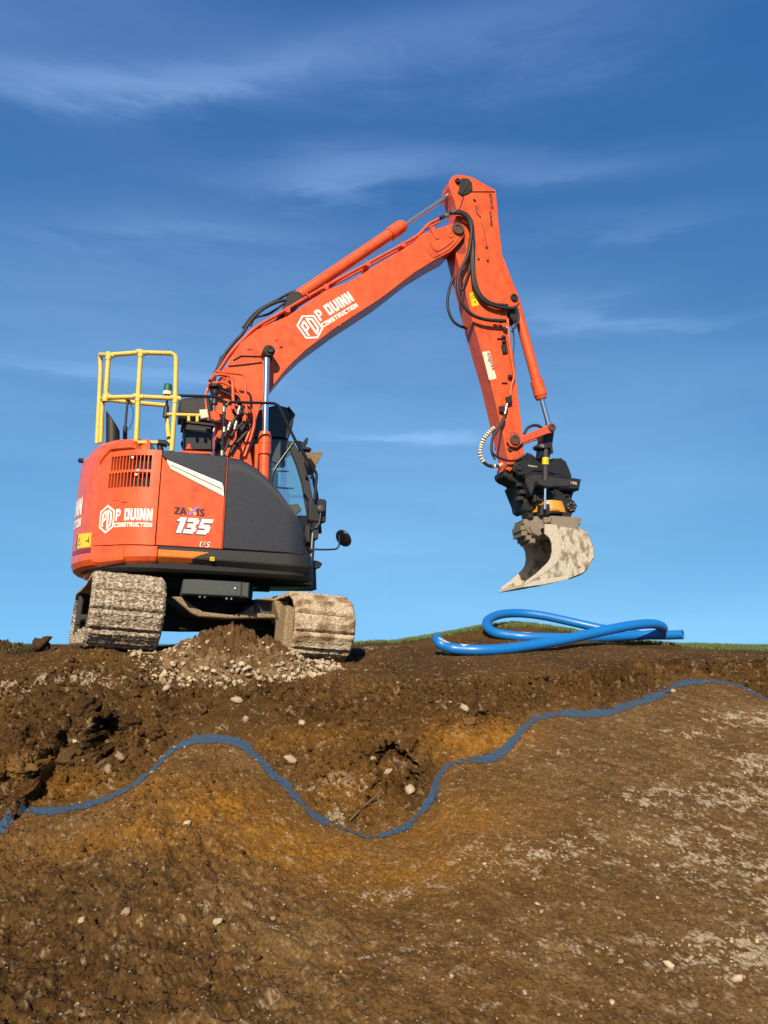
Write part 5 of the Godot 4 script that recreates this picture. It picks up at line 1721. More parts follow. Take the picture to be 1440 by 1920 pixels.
	slab(PackedVector2Array([Vector2(1.294, 2.894), Vector2(1.361, 2.879), Vector2(1.395, 2.95), Vector2(1.417, 2.945), Vector2(1.413, 2.869), Vector2(1.37, 2.827), Vector2(1.468, 2.807), Vector2(1.469, 2.777), Vector2(1.335, 2.778)]), -0.5, -0.35, 0.008)
	make("work_light", M.black, cab)
	start()
	for p in [Vector3(1.387, 2.362, -0.3), Vector3(1.453, 2.361, -0.3)]:
		block(p, p + Vector3(0.03, 0.05, 0.05), 0.008)
	make("bracket", M.black, cab)

	# mirrors on the right-hand corner
	var mr := part("mirror", ex, "black square wing mirror on its stalk")
	start()
	var mc := Vector3(1.332, 1.731, 0.75)
	X = Transform3D(Basis(Vector3.UP, deg_to_rad(6.0)), mc)
	slab(rounded(0.215, 0.29, 0.035), -0.06, 0.05, 0.018)
	make("housing", M.skirt_black, mr)
	start()
	hose([Vector3(1.362, 1.763, 0.84), Vector3(1.359, 1.692, 0.84), Vector3(1.355, 1.615, 0.84), Vector3(1.338, 1.55, 0.84), Vector3(1.301, 1.509, 0.84)], 0.01, 8)
	lathe(Vector3(1.357, 1.744, 0.84), Vector3(1.357, 1.744, 0.84) + Vector3(0, 0, 0.03), [[0, 0], [0, 0.042], [0.02, 0.04], [0.03, 0.02], [0.03, 0]], 16)
	make("stalk", M.box_grey, mr)
	start()
	tube([Vector3(1.295, 1.559, 0.8), Vector3(1.282, 1.482, 0.8), Vector3(1.278, 1.354, 0.8), Vector3(1.276, 1.246, 0.8), Vector3(1.27, 1.07, 0.8)], 0.014, 10)
	make("post", M.steel, mr)
	start()
	slab(PackedVector2Array([Vector2(1.265, 1.573), Vector2(1.342, 1.579), Vector2(1.345, 1.502), Vector2(1.274, 1.491)]), 0.76, 0.84, 0.01)
	for p in [Vector3(1.259, 1.499, 0.8), Vector3(1.25, 1.251, 0.8), Vector3(1.289, 1.247, 0.8)]:
		lathe(p, p + Vector3(0, 0, 0.05), [[0, 0], [0, 0.018], [0.05, 0.018], [0.05, 0]], 10)
	make("clamp", M.black, mr)
	var rm := part("round_mirror", ex, "small round mirror on a bent arm")
	start()
	hose([Vector3(1.275, 1.259, 0.8), Vector3(1.41, 1.264, 0.8), Vector3(1.539, 1.275, 0.8), Vector3(1.585, 1.291, 0.8), Vector3(1.609, 1.331, 0.8), Vector3(1.608, 1.382, 0.8), Vector3(1.602, 1.446, 0.8)], 0.011, 8)
	make("arm", M.black, rm)
	start()
	var c := Vector3(1.674, 1.423, 0.72)
	var ax := Vector3(0.62, 0.48, -0.42).normalized()
	lathe(c - ax * 0.02, c + ax * 0.02, [[0, 0], [0.004, 0.06], [0.014, 0.1], [0.028, 0.112], [0.036, 0.112], [0.036, 0.1]], 28)
	make("dish", M.gloss_black, rm)
	start()
	lathe(c + ax * 0.0155, c + ax, [[0, 0.1], [0.004, 0]], 28)
	make("glass", M.mirror, rm)
func cylinder(called: String, parent: Node, a: Vector3, b: Vector3, share: float, r: float, rr: float, m: Material, head := 1.22) -> Node3D:
	var l := a.distance_to(b)
	var s := l * share
	start()
	lathe(a, b, [[0.0, 0], [0.0, r * 0.9], [0.02, r], [s - 0.26, r], [s - 0.25, r * head], [s - 0.14, r * head], [s - 0.135, r * (head - 0.05)], [s - 0.12, r * (head - 0.05)], [s - 0.115, r * head], [s - 0.02, r * head], [s - 0.01, r * (head - 0.1)], [s + 0.035, r * (head - 0.25)], [s + 0.04, rr]], 28)
	var o := make(called, m, parent)
	start()
	rod(a + (b - a).normalized() * s, b, rr)
	make("piston_rod", M.chrome, o)
	return o

func build_boom(ex: Node3D) -> void:
	start()
	var outline_boom := PackedVector2Array([Vector2(3.482, 6.177), Vector2(3.448, 6.238), Vector2(3.363, 6.254), Vector2(3.23, 6.183), Vector2(2.99, 6.049), Vector2(2.788, 5.932), Vector2(2.701, 5.798), Vector2(1.741, 5.002), Vector2(1.45, 4.841), Vector2(0.957, 4.391), Vector2(0.56, 4.133), Vector2(0.374, 3.929), Vector2(0.241, 3.68), Vector2(0.163, 3.435), Vector2(0.126, 3.177), Vector2(0.114, 2.851), Vector2(0.152, 2.445), Vector2(0.551, 2.418), Vector2(0.602, 2.699), Vector2(0.628, 2.967), Vector2(0.673, 3.128), Vector2(0.735, 3.256), Vector2(0.809, 3.402), Vector2(0.899, 3.544), Vector2(1.023, 3.721), Vector2(1.224, 3.957), Vector2(1.629, 4.343), Vector2(2.239, 4.864), Vector2(2.708, 5.325), Vector2(3.028, 5.591), Vector2(3.265, 5.762), Vector2(3.398, 5.931), Vector2(3.474, 6.057)])
	slab(outline_boom, -0.20, 0.25, 0.010, 28.0)
	var boom := make("boom", M.boom_orange, ex)
	# edge plates, weld seams and bosses
	start()
	slab(PackedVector2Array([Vector2(2.883, 5.898), Vector2(3.062, 6.044), Vector2(3.261, 6.153), Vector2(3.361, 6.208), Vector2(3.428, 6.179), Vector2(3.437, 6.079), Vector2(3.362, 5.946), Vector2(3.238, 5.787), Vector2(3.066, 5.653), Vector2(2.984, 5.604), Vector2(2.894, 5.702)]), 0.22, 0.262, 0.006)
	make("nose_plate", M.boom_orange, boom)
	start()
	hose([Vector3(2.928, 5.833, 0.27), Vector3(2.977, 5.752, 0.27), Vector3(3.027, 5.72, 0.27), Vector3(3.076, 5.738, 0.27), Vector3(3.174, 5.816, 0.27), Vector3(3.297, 5.942, 0.27)], 0.006, 6)
	make("weld", M.rust_orange, boom)
	start()
	slab(PackedVector2Array([Vector2(1.122, 4.807), Vector2(1.136, 4.817), Vector2(1.241, 4.706), Vector2(1.227, 4.696)]), 0.25, 0.2535, 0.001)
	slab(PackedVector2Array([Vector2(1.262, 4.361), Vector2(1.276, 4.371), Vector2(1.676, 4.384), Vector2(1.662, 4.366)]), 0.25, 0.2505, 0.0002)
	slab(PackedVector2Array([Vector2(2.745, 5.759), Vector2(2.777, 5.782), Vector2(2.934, 5.55), Vector2(2.902, 5.527)]), 0.25, 0.256, 0.002)
	make("seam", M.boom_orange, boom)
	start()
	tube([Vector3(0.286, 3.674, 0.262), Vector3(0.382, 3.746, 0.262), Vector3(0.652, 3.779, 0.262)], 0.006, 6)
	tube([Vector3(0.232, 3.588, 0.262), Vector3(0.442, 3.64, 0.262), Vector3(0.649, 3.699, 0.262)], 0.006, 6)
	make("grease_line", M.print_dark, boom)
	start()
	var bt := [Vector3(0.866, 3.939, 0.25), Vector3(0.923, 3.911, 0.25)]
	for p in [bt[0]]:
		block(p, p + Vector3(0.035, 0.025, 0.02), 0.005)
	for p in [Vector3(0.82, 4.035, 0.25), Vector3(0.499, 3.862, 0.25), Vector3(0.465, 3.857, 0.25)]:
		lathe(p, p + Vector3(0, 0, 1), [[0, 0.02], [0.01, 0.015], [0.012, 0]], 10)
	make("boss", M.rust_orange, boom)
	start()
	var np := Vector3(3.359, 6.129, 0.26)
	pin(np, 0.095, -0.30, 0.295)
	make("nose_pin", M.pin, boom)
	start()
	pin(Vector3(3.25, 6.02, 0.262), 0.055, 0.25, 0.272)
	slab(PackedVector2Array([Vector2(2.925, 6.057), Vector2(2.99, 6.096), Vector2(3.033, 5.963), Vector2(3.074, 5.929), Vector2(3.041, 5.898), Vector2(3, 5.914)]), 0.25, 0.275, 0.004)
	make("pipe_bracket", M.boom_orange, boom)
	# lettering along the boom
	var cs := [Vector3(1.065, 4.348, 0.252), Vector3(1.428, 4.431, 0.252), Vector3(1.357, 4.563, 0.252), Vector3(1.84, 4.933, 0.252), Vector3(1.396, 4.312, 0.252), Vector3(1.914, 4.713, 0.252), Vector3(1.253, 4.281, 0.252), Vector3(1.455, 4.473, 0.252)]
	var a0 := [Vector3(1.436, 4.303, 0.252), Vector3(1.915, 4.689, 0.252), Vector3(1.176, 4.426, 0.252), Vector3(1.338, 4.13, 0.252), Vector3(1.39, 4.386, 0.252), Vector3(1.86, 4.773, 0.252)]
	var rt: Vector3 = (a0[1] - a0[0]).normalized()
	var up := Vector3(-rt.y, rt.x, 0)
	var o: Vector3 = cs[6]
	var where := func(p: Vector2) -> Array: return [o + rt * p.x + up * p.y, Vector3(0, 0, 1)]
	start()
	badge(Vector2(0.0, 0.0), a0[2].distance_to(a0[3]), where, 0.98)
	make("badge", M.print_white, boom)
	var wide := block_letters("P QUINN", 1.0, Vector2.ZERO, 1.0, 0.0, func(p): return [Vector3.ZERO, Vector3.UP])
	o = a0[4]
	where = func(p: Vector2) -> Array: return [o + rt * p.x + up * p.y, Vector3(0, 0, 1)]
	var ln: float = a0[4].distance_to(a0[5])
	start()
	block_letters("P QUINN", 0.155, Vector2(0, 0), ln / (wide * 0.155), 0.0, where, 0.0)
	make("company_name", M.print_white, boom)
	wide = block_letters("CONSTRUCTION", 1.0, Vector2.ZERO, 1.0, 0.0, func(p): return [Vector3.ZERO, Vector3.UP])
	o = a0[0]
	where = func(p: Vector2) -> Array: return [o + rt * p.x + up * p.y, Vector3(0, 0, 1)]
	ln = a0[0].distance_to(a0[1])
	start()
	block_letters("CONSTRUCTION", 0.062, Vector2(0, 0), ln / (wide * 0.062), 0.0, where, 0.0)
	make("company_line", M.print_white, boom)
	# steel pipes on top of the boom
	for q in [[0.20, 0.0], [0.13, 0.02], [-0.02, 0.03]]:
		start()
		var pth := []
		for p in [Vector3(0.013, 3.284, 0.2), Vector3(0.05, 3.43, 0.2), Vector3(0.14, 3.57, 0.2), Vector3(0.253, 3.787, 0.2), Vector3(0.397, 3.99, 0.2), Vector3(0.57, 4.2, 0.2), Vector3(0.825, 4.406, 0.2), Vector3(1.466, 4.93, 0.2), Vector3(2.117, 5.432, 0.2), Vector3(2.71, 5.894, 0.2), Vector3(2.878, 6.079, 0.2), Vector3(2.951, 6.17, 0.2), Vector3(3.05, 6.242, 0.2), Vector3(3.174, 6.337, 0.2)]:
			pth.append(Vector3(p.x, p.y + q[1], q[0]))
		hose(pth, 0.021, 8)
		make("boom_pipe", M.rust_orange, boom)
	start()
	for p in [Vector3(0.961, 4.504, 0.2), Vector3(1.466, 4.922, 0.2), Vector3(2.041, 5.369, 0.2), Vector3(2.551, 5.762, 0.2)]:
		block(p + Vector3(-0.03, -0.05, -0.25), p + Vector3(0.03, 0.03, 0.02), 0.006)
	make("pipe_clamp", M.rust_orange, boom)
	# boom cylinders, one each side
	for z in [0.40, -0.36]:
		var c0 := Vector3(0.745, 1.798, 0.4)
		var c1 := Vector3(0.688, 3.702, 0.4)
		c0.z = z
		c1.z = z
		var cy := cylinder("boom_cylinder", ex, c0, c1, 0.475, 0.063, 0.038, M.orange, 1.3)
		if z > 0:
			start()
			slab(PackedVector2Array([Vector2(0.601, 2.563), Vector2(0.646, 2.582), Vector2(0.648, 2.541), Vector2(0.65, 2.257), Vector2(0.611, 2.253)]), 0.36, 0.42, 0.008)
			make("oil_pipe", M.orange, cy)
	start()
	pin(Vector3(0.708, 3.792, 0.25), 0.075, -0.42, 0.46)
	pin(Vector3(0.717, 3.8, 0.25), 0.048, 0.44, 0.485)
	make("cylinder_pin", M.grease, boom)
	# arm cylinder along the top
	var d0 := Vector3(1.07, 4.754, 0.03)
	var d1 := Vector3(3.492, 6.983, 0.03)
	cylinder("arm_cylinder", ex, d0, d1, 0.625, 0.083, 0.042, M.orange, 1.2)
	start()
	slab(PackedVector2Array([Vector2(0.929, 4.596), Vector2(0.952, 4.73), Vector2(1.021, 4.803), Vector2(1.107, 4.819), Vector2(1.16, 4.782), Vector2(1.156, 4.704), Vector2(1.087, 4.608), Vector2(0.977, 4.505), Vector2(0.838, 4.414)]), -0.12, 0.14, 0.012)
	make("cylinder_lug", M.grease, boom)
	start()
	hose([Vector3(2.054, 5.646, 0.08), Vector3(2.146, 5.739, 0.08), Vector3(2.24, 5.807, 0.08)], 0.02, 8)
	hose([Vector3(1.395, 5.092, 0.1), Vector3(1.54, 5.214, 0.1), Vector3(1.836, 5.463, 0.1), Vector3(2.064, 5.645, 0.1)], 0.014, 8)
	make("port_pipe", M.orange, boom)

	# hoses from the deck to the boom
	var runs := [
		[Vector3(0.976, 4.68, 0.12), Vector3(0.828, 4.624, 0.12), Vector3(0.637, 4.485, 0.12), Vector3(0.494, 4.297, 0.12), Vector3(0.4, 4.111, 0.12), Vector3(0.312, 3.987, 0.12), Vector3(0.213, 3.826, 0.12), Vector3(0.147, 3.687, 0.12)],
		[Vector3(1.117, 4.865, 0.06), Vector3(1.01, 4.815, 0.06), Vector3(0.836, 4.684, 0.06), Vector3(0.563, 4.462, 0.06), Vector3(0.403, 4.211, 0.06)],
		[Vector3(0.958, 4.693, 0.02), Vector3(0.745, 4.488, 0.02), Vector3(0.558, 4.396, 0.02), Vector3(0.509, 4.268, 0.02)],
		[Vector3(0.154, 3.748, 0.15), Vector3(0.111, 3.584, 0.15), Vector3(0.065, 3.471, 0.15), Vector3(0.046, 3.348, 0.15), Vector3(0.069, 3.189, 0.15)],
		[Vector3(0.199, 3.793, 0.2), Vector3(0.137, 3.612, 0.2), Vector3(0.086, 3.477, 0.2), Vector3(0.083, 3.321, 0.2)],
		[Vector3(0.06, 3.215, 0.38), Vector3(0.19, 3.198, 0.38), Vector3(0.323, 3.139, 0.38), Vector3(0.405, 3.081, 0.38), Vector3(0.471, 3.075, 0.38), Vector3(0.432, 2.953, 0.38), Vector3(0.341, 2.839, 0.38), Vector3(0.251, 2.72, 0.38), Vector3(0.176, 2.576, 0.38), Vector3(0.134, 2.438, 0.38)],
		[Vector3(0.305, 2.966, 0.4), Vector3(0.348, 2.889, 0.4), Vector3(0.291, 2.759, 0.4), Vector3(0.223, 2.617, 0.4), Vector3(0.169, 2.443, 0.4)],
		[Vector3(0.475, 2.881, 0.43), Vector3(0.415, 2.792, 0.43), Vector3(0.343, 2.703, 0.43), Vector3(0.285, 2.588, 0.43), Vector3(0.253, 2.478, 0.43), Vector3(0.219, 2.407, 0.43)],
		[Vector3(0.538, 2.868, 0.36), Vector3(0.517, 2.756, 0.36), Vector3(0.433, 2.637, 0.36), Vector3(0.361, 2.534, 0.36), Vector3(0.315, 2.435, 0.36)],
		[Vector3(-0.013, 3.117, 0.4), Vector3(0.023, 2.965, 0.4), Vector3(0.058, 2.8, 0.4), Vector3(-0.031, 2.622, 0.4), Vector3(-0.133, 2.458, 0.4)],
		[Vector3(0.004, 3.349, 0.33), Vector3(0.126, 3.269, 0.33), Vector3(0.246, 3.222, 0.33), Vector3(0.354, 3.167, 0.33), Vector3(0.399, 3.068, 0.33)],
		[Vector3(0.386, 3.036, 0.34), Vector3(0.48, 3.006, 0.34), Vector3(0.514, 2.871, 0.34), Vector3(0.456, 2.727, 0.34), Vector3(0.414, 2.545, 0.34)],
		[Vector3(-0.254, 2.649, 0.45), Vector3(-0.235, 2.552, 0.45), Vector3(-0.267, 2.47, 0.45), Vector3(-0.23, 2.389, 0.45)]]
	for i in runs.size():
		start()
		hose(runs[i], [0.022, 0.018, 0.016, 0.02, 0.018, 0.019, 0.02, 0.017, 0.02, 0.022, 0.018, 0.02, 0.014][i], 9)
		make("hose", M.rubber, ex)
	var bent := [
		[Vector3(0.065, 3.422, 0.46), Vector3(0.168, 3.422, 0.46), Vector3(0.323, 3.424, 0.46), Vector3(0.389, 3.419, 0.46), Vector3(0.417, 3.388, 0.46), Vector3(0.434, 3.307, 0.46), Vector3(0.453, 3.089, 0.46), Vector3(0.466, 2.967, 0.46), Vector3(0.446, 2.862, 0.46)],
		[Vector3(0.067, 3.36, 0.48), Vector3(0.117, 3.381, 0.48), Vector3(0.207, 3.379, 0.48), Vector3(0.253, 3.358, 0.48), Vector3(0.277, 3.293, 0.48), Vector3(0.294, 3.11, 0.48), Vector3(0.307, 2.996, 0.48)],
		[Vector3(0.039, 3.281, 0.42), Vector3(0.128, 3.3, 0.42), Vector3(0.219, 3.285, 0.42), Vector3(0.312, 3.242, 0.42), Vector3(0.395, 3.163, 0.42), Vector3(0.435, 3.044, 0.42)],
		[Vector3(0.159, 3.422, 0.42), Vector3(0.138, 3.35, 0.42), Vector3(0.066, 3.257, 0.42)],
		[Vector3(0.176, 3.501, 0.4), Vector3(0.199, 3.435, 0.4), Vector3(0.179, 3.349, 0.4)],
		[Vector3(0.488, 3.056, 0.36), Vector3(0.557, 2.995, 0.36), Vector3(0.584, 2.874, 0.36), Vector3(0.56, 2.699, 0.36), Vector3(0.517, 2.524, 0.36), Vector3(0.484, 2.412, 0.36)],
		[Vector3(0.441, 2.953, 0.36), Vector3(0.511, 2.865, 0.36), Vector3(0.531, 2.757, 0.36), Vector3(0.487, 2.589, 0.36), Vector3(0.444, 2.435, 0.36)],
		[Vector3(0.006, 3.283, 0.2), Vector3(-0.013, 3.183, 0.2), Vector3(0.012, 2.991, 0.2), Vector3(0.049, 2.823, 0.2)]]
	for i in bent.size():
		start()
		hose(bent[i], 0.016 if i != 1 else 0.02, 9)
		make("oil_pipe", M.orange, ex)
	start()
	for p in [Vector3(0.301, 2.981, 0.48), Vector3(0.465, 2.947, 0.48), Vector3(0.45, 3.096, 0.48), Vector3(0.444, 2.849, 0.48)]:
		block(p - Vector3(0.022, 0.03, 0.02), p + Vector3(0.022, 0.03, 0.02), 0.006)
	make("pipe_fitting", M.rust_orange, ex)
	start()
	for p in [Vector3(0.338, 2.767, 0.44), Vector3(0.262, 2.745, 0.44), Vector3(0.365, 2.961, 0.44), Vector3(0.077, 2.643, 0.44)]:
		lathe(p - Vector3(0, 0.05, 0), p + Vector3(0.02, 0.05, 0), [[0, 0.02], [0.04, 0.02], [0.04, 0.028], [0.07, 0.028], [0.07, 0.02], [0.11, 0.02]], 10)
	make("hose_fitting", M.steel, ex)
	start()
	slab(PackedVector2Array([Vector2(0.377, 3.047), Vector2(0.456, 3.057), Vector2(0.493, 2.639), Vector2(0.387, 2.648)]), 0.26, 0.34, 0.01)
	make("valve_block", M.grease, ex)
	# boom foot and the brackets round it
	start()
	slab(PackedVector2Array([Vector2(0.212, 2.907), Vector2(0.35, 2.786), Vector2(0.564, 2.468), Vector2(0.634, 2.136), Vector2(0.135, 2.09), Vector2(0.127, 2.625)]), 0.26, 0.33, 0.012)
	slab(PackedVector2Array([Vector2(0.267, 3.104), Vector2(0.413, 2.974), Vector2(0.643, 2.634), Vector2(0.718, 2.278), Vector2(0.183, 2.229), Vector2(0.175, 2.801)]), -0.3, -0.22, 0.012)
	make("boom_foot_bracket", M.boom_orange, ex)
	start()
	slab(PackedVector2Array([Vector2(0.035, 2.903), Vector2(0.083, 2.936), Vector2(0.137, 2.896), Vector2(0.207, 2.897), Vector2(0.205, 2.816), Vector2(0.105, 2.791), Vector2(0.053, 2.818)]), 0.3, 0.45, 0.012)
	make("swivel_fitting", M.orange, ex)

func build_arm(ex: Node3D) -> void:
	start()
	slab(PackedVector2Array([Vector2(3.26, 6.849), Vector2(3.276, 6.966), Vector2(3.318, 7.037), Vector2(3.387, 7.08), Vector2(3.499, 7.102), Vector2(3.647, 7.097), Vector2(4.025, 6.972), Vector2(4.057, 6.563), Vector2(4.123, 5.95), Vector2(4.203, 5.18), Vector2(4.201, 4.902), Vector2(4.29, 4.361), Vector2(4.36, 3.76), Vector2(4.406, 3.365), Vector2(4.442, 2.911), Vector2(4.39, 2.796), Vector2(4.22, 2.624), Vector2(4.161, 2.649), Vector2(4.188, 2.807), Vector2(4.083, 3.264), Vector2(3.92, 3.903), Vector2(3.654, 4.755), Vector2(3.511, 5.3), Vector2(3.358, 5.857), Vector2(3.331, 6.089), Vector2(3.389, 6.487), Vector2(3.346, 6.651)]), -0.15, 0.17, 0.010, 28.0)
	var arm := make("arm", M.boom_orange, ex)
	start()
	slab(PackedVector2Array([Vector2(4.162, 5.946), Vector2(4.24, 5.771), Vector2(4.361, 5.483), Vector2(4.422, 5.365), Vector2(4.429, 5.255), Vector2(4.375, 5.161), Vector2(4.278, 5.119), Vector2(4.226, 5.186)]), -0.09, 0.11, 0.010)
	make("cylinder_bracket", M.boom_orange, arm)
	start()
	pin(Vector3(4.336, 5.303, 0.12), 0.06, -0.13, 0.14)
	make("bracket_pin", M.grease, arm)
	start()
	slab(PackedVector2Array([Vector2(3.411, 6.968), Vector2(3.462, 7.033), Vector2(3.566, 7.049), Vector2(3.627, 6.992), Vector2(3.635, 6.88), Vector2(3.566, 6.794), Vector2(3.463, 6.735), Vector2(3.394, 6.772), Vector2(3.42, 6.865)]), 0.15, 0.19, 0.012)
	pin(Vector3(3.385, 6.962, 0.175), 0.035, 0.15, 0.21)
	make("head_plate", M.grease, arm)
	start()
	hose([Vector3(3.546, 6.984, 0.2), Vector3(3.52, 6.898, 0.2), Vector3(3.469, 6.799, 0.2), Vector3(3.452, 6.752, 0.2)], 0.008, 7)
	hose([Vector3(3.486, 6.737, 0.18), Vector3(3.529, 6.808, 0.18), Vector3(3.616, 6.846, 0.18), Vector3(4.002, 6.934, 0.18)], 0.005, 6)
	make("grease_line", M.print_dark, arm)
	start()
	tube([Vector3(3.497, 6.752, 0.175), Vector3(3.421, 6.509, 0.175)], 0.008, 6)
	tube([Vector3(3.696, 6.63, 0.175), Vector3(3.705, 6.51, 0.175), Vector3(3.722, 6.496, 0.175), Vector3(3.774, 6.455, 0.175)], 0.007, 6)
	tube([Vector3(3.782, 6.396, 0.175), Vector3(3.868, 6.025, 0.175)], 0.004, 6)
	tube([Vector3(3.653, 6.708, 0.175), Vector3(3.696, 6.709, 0.175)], 0.008, 6)
	make("crack_line", M.print_dark, arm)
	start()
	for p in [Vector3(3.861, 5.992, 0.17), Vector3(3.731, 5.779, 0.17), Vector3(3.878, 5.781, 0.17), Vector3(3.664, 6.722, 0.17)]:
		lathe(p, p + Vector3(0, 0, 1), [[0, 0.02], [0.015, 0.016], [0.018, 0]], 9)
	make("boss", M.grease, arm)
	start()
	for q in [[Vector3(4.021, 4.579, 0.18), Vector3(4.089, 4.59, 0.18)], [Vector3(4.092, 3.915, 0.18), Vector3(4.177, 3.926, 0.18)]]:
		tube(q, 0.010, 7)
	make("step_bar", M.print_dark, arm)
	start()
	X = Transform3D(Basis(Vector3(0, 0, 1), 0.25), Vector3(3.433, 5.974, 0.171))
	slab(rounded(0.17, 0.34, 0.08, 9), -0.004, 0.0012, 0.0004)
	make("grease_stain", M.rust_dark, arm)
	start()
	X = Transform3D(Basis.IDENTITY, Vector3(4.292, 3.075, 0.171))
	slab(rounded(0.24, 0.26, 0.115, 9), -0.004, 0.0012, 0.0004)
	make("grease_stain", M.rust_dark, arm)
	# lettering down the arm
	var dn := [Vector3(3.916, 6.892, 0.174), Vector3(3.975, 6.377, 0.174), Vector3(3.897, 6.632, 0.174), Vector3(3.899, 6.879, 0.174)]
	var rt: Vector3 = (Vector3(3.983, 6.292, 0.174) - Vector3(3.907, 6.881, 0.174)).normalized()
	var up := Vector3(-rt.y, rt.x, 0)
	words("maker_word", "HITACHI", true, Vector3(3.903, 6.88, 0.174), rt, up, 0.05, M.print_dark, arm, 0.95)
	words("maker_line", "Technology", true, Vector3(3.893, 6.596, 0.174), rt, up, 0.055, M.print_dark, arm, 0.85)
	start()
	slab(PackedVector2Array([Vector2(3.586, 5.221), Vector2(3.687, 5.255), Vector2(3.738, 5.056), Vector2(3.628, 5.013)]), 0.17, 0.1735, 0.0005)
	make("warning_sticker", M.sticker, arm)
	start()
	var wc := Vector3(3.644, 5.172, 0.174)
	var wm := func(p: Vector2) -> Array: return [wc + Vector3(p.x, p.y, 0), Vector3(0, 0, 1)]
	band([Vector2(-0.03, -0.025), Vector2(0.03, -0.02), Vector2(0.0, 0.03)], 0.007, wm, 0.001, true)
	band([Vector2(0.005, -0.085), Vector2(0.035, -0.08)], 0.012, wm, 0.001)
	band([Vector2(0.04, -0.085), Vector2(0.04, -0.06)], 0.01, wm, 0.001)
	make("warning_print", M.print_dark, arm)
	start()
	slab(PackedVector2Array([Vector2(3.786, 4.343), Vector2(3.904, 4.377), Vector2(4.012, 3.971), Vector2(3.894, 3.931)]), 0.17, 0.1735, 0.0005)
	make("name_plate", M.cream, arm)
	var rt2: Vector3 = (Vector3(3.978, 3.99, 0.174) - Vector3(3.861, 4.345, 0.174)).normalized()
	words("name_word", "engcon", true, Vector3(3.844, 4.326, 0.175), rt2, Vector3(-rt2.y, rt2.x, 0), 0.062, M.print_black, arm, 1.02)
	# steel pipe and fittings down the arm
	start()
	hose([Vector3(4.185, 4.903, 0.2), Vector3(4.207, 4.559, 0.2), Vector3(4.239, 4.301, 0.2), Vector3(4.263, 4.158, 0.2), Vector3(4.274, 4.013, 0.2), Vector3(4.234, 3.879, 0.2), Vector3(4.216, 3.732, 0.2)], 0.019, 9)
	make("arm_pipe", M.boom_orange, arm)
	start()
	hose([Vector3(4.287, 4.838, 0.12), Vector3(4.321, 4.734, 0.12), Vector3(4.327, 4.569, 0.12), Vector3(4.308, 4.4, 0.12), Vector3(4.332, 4.197, 0.12)], 0.008, 7)
	make("thin_hose", M.rubber, arm)
	start()
	for p in [Vector3(4.144, 4.726, 0.21), Vector3(4.117, 4.607, 0.21), Vector3(4.125, 4.542, 0.21), Vector3(4.214, 4.018, 0.21)]:
		block(p - Vector3(0.03, 0.02, 0.03), p + Vector3(0.03, 0.025, 0.015), 0.008)
	slab(PackedVector2Array([Vector2(4.083, 4.486), Vector2(4.169, 4.508), Vector2(4.185, 4.387), Vector2(4.108, 4.359)]), 0.17, 0.205, 0.006)
	make("valve", M.grease, arm)
	start()
	slab(PackedVector2Array([Vector2(4.129, 4.782), Vector2(4.189, 4.792), Vector2(4.188, 4.709), Vector2(4.137, 4.701)]), 0.17, 0.2, 0.004)
	make("valve_tag", M.cream, arm)
	start()
	slab(PackedVector2Array([Vector2(4.146, 3.7), Vector2(4.222, 3.726), Vector2(4.238, 3.624), Vector2(4.17, 3.592)]), 0.17, 0.23, 0.008)
	slab(PackedVector2Array([Vector2(4.035, 3.551), Vector2(4.111, 3.569), Vector2(4.144, 3.509), Vector2(4.101, 3.457), Vector2(4.043, 3.465)]), 0.17, 0.22, 0.01)
	make("pipe_clamp", M.grease, arm)
	start()
	lathe(Vector3(4.153, 3.598, 0.22), Vector3(4.11, 3.418, 0.22), [[0, 0.018], [0.05, 0.018], [0.05, 0.026], [0.09, 0.026], [0.09, 0.02], [0.165, 0.02]], 12)
	make("hose_fitting", M.steel, arm)
	start()
	hose([Vector3(4.099, 3.411, 0.24), Vector3(4.073, 3.306, 0.24), Vector3(3.981, 3.17, 0.24), Vector3(3.914, 3.07, 0.24), Vector3(3.897, 2.944, 0.24), Vector3(3.905, 2.853, 0.24), Vector3(3.978, 2.799, 0.24), Vector3(4.085, 2.764, 0.24), Vector3(4.209, 2.761, 0.24), Vector3(4.335, 2.805, 0.24), Vector3(4.463, 2.895, 0.24)], 0.018, 9)
	make("hose", M.rubber, ex)
	start()
	hose([Vector3(4.082, 3.385, 0.24), Vector3(4.031, 3.277, 0.24), Vector3(3.931, 3.118, 0.24), Vector3(3.889, 2.974, 0.24), Vector3(3.896, 2.837, 0.24), Vector3(3.953, 2.75, 0.24)], 0.013, 9)
	make("hose", M.rubber, ex)
	# banded hose
	var sp := smooth_path([Vector3(4.086, 3.319, -0.02), Vector3(4.009, 3.246, -0.02), Vector3(3.908, 3.124, -0.02), Vector3(3.857, 3.008, -0.02), Vector3(3.84, 2.911, -0.02), Vector3(3.865, 2.812, -0.02), Vector3(3.931, 2.748, -0.02), Vector3(4.007, 2.724, -0.02), Vector3(4.108, 2.734, -0.02), Vector3(4.209, 2.768, -0.02)], 12)
	start()
	tube(sp, 0.024, 10)
	var bh := make("banded_hose", M.rubber, ex, "black hose wound with a cream spiral guard")
	start()
	var acc := 0.0
	for i in range(1, sp.size()):
		acc += sp[i].distance_to(sp[i - 1])
		if acc > 0.036:
			acc = 0.0
			if i > sp.size() * 0.62 and i % 3 == 0:
				continue
			var t: Vector3 = (sp[i] - sp[i - 1]).normalized()
			lathe(sp[i] - t * 0.015, sp[i] + t, [[0, 0.022], [0.004, 0.031], [0.026, 0.031], [0.03, 0.022]], 12)
	make("spiral_guard", M.cream, bh)
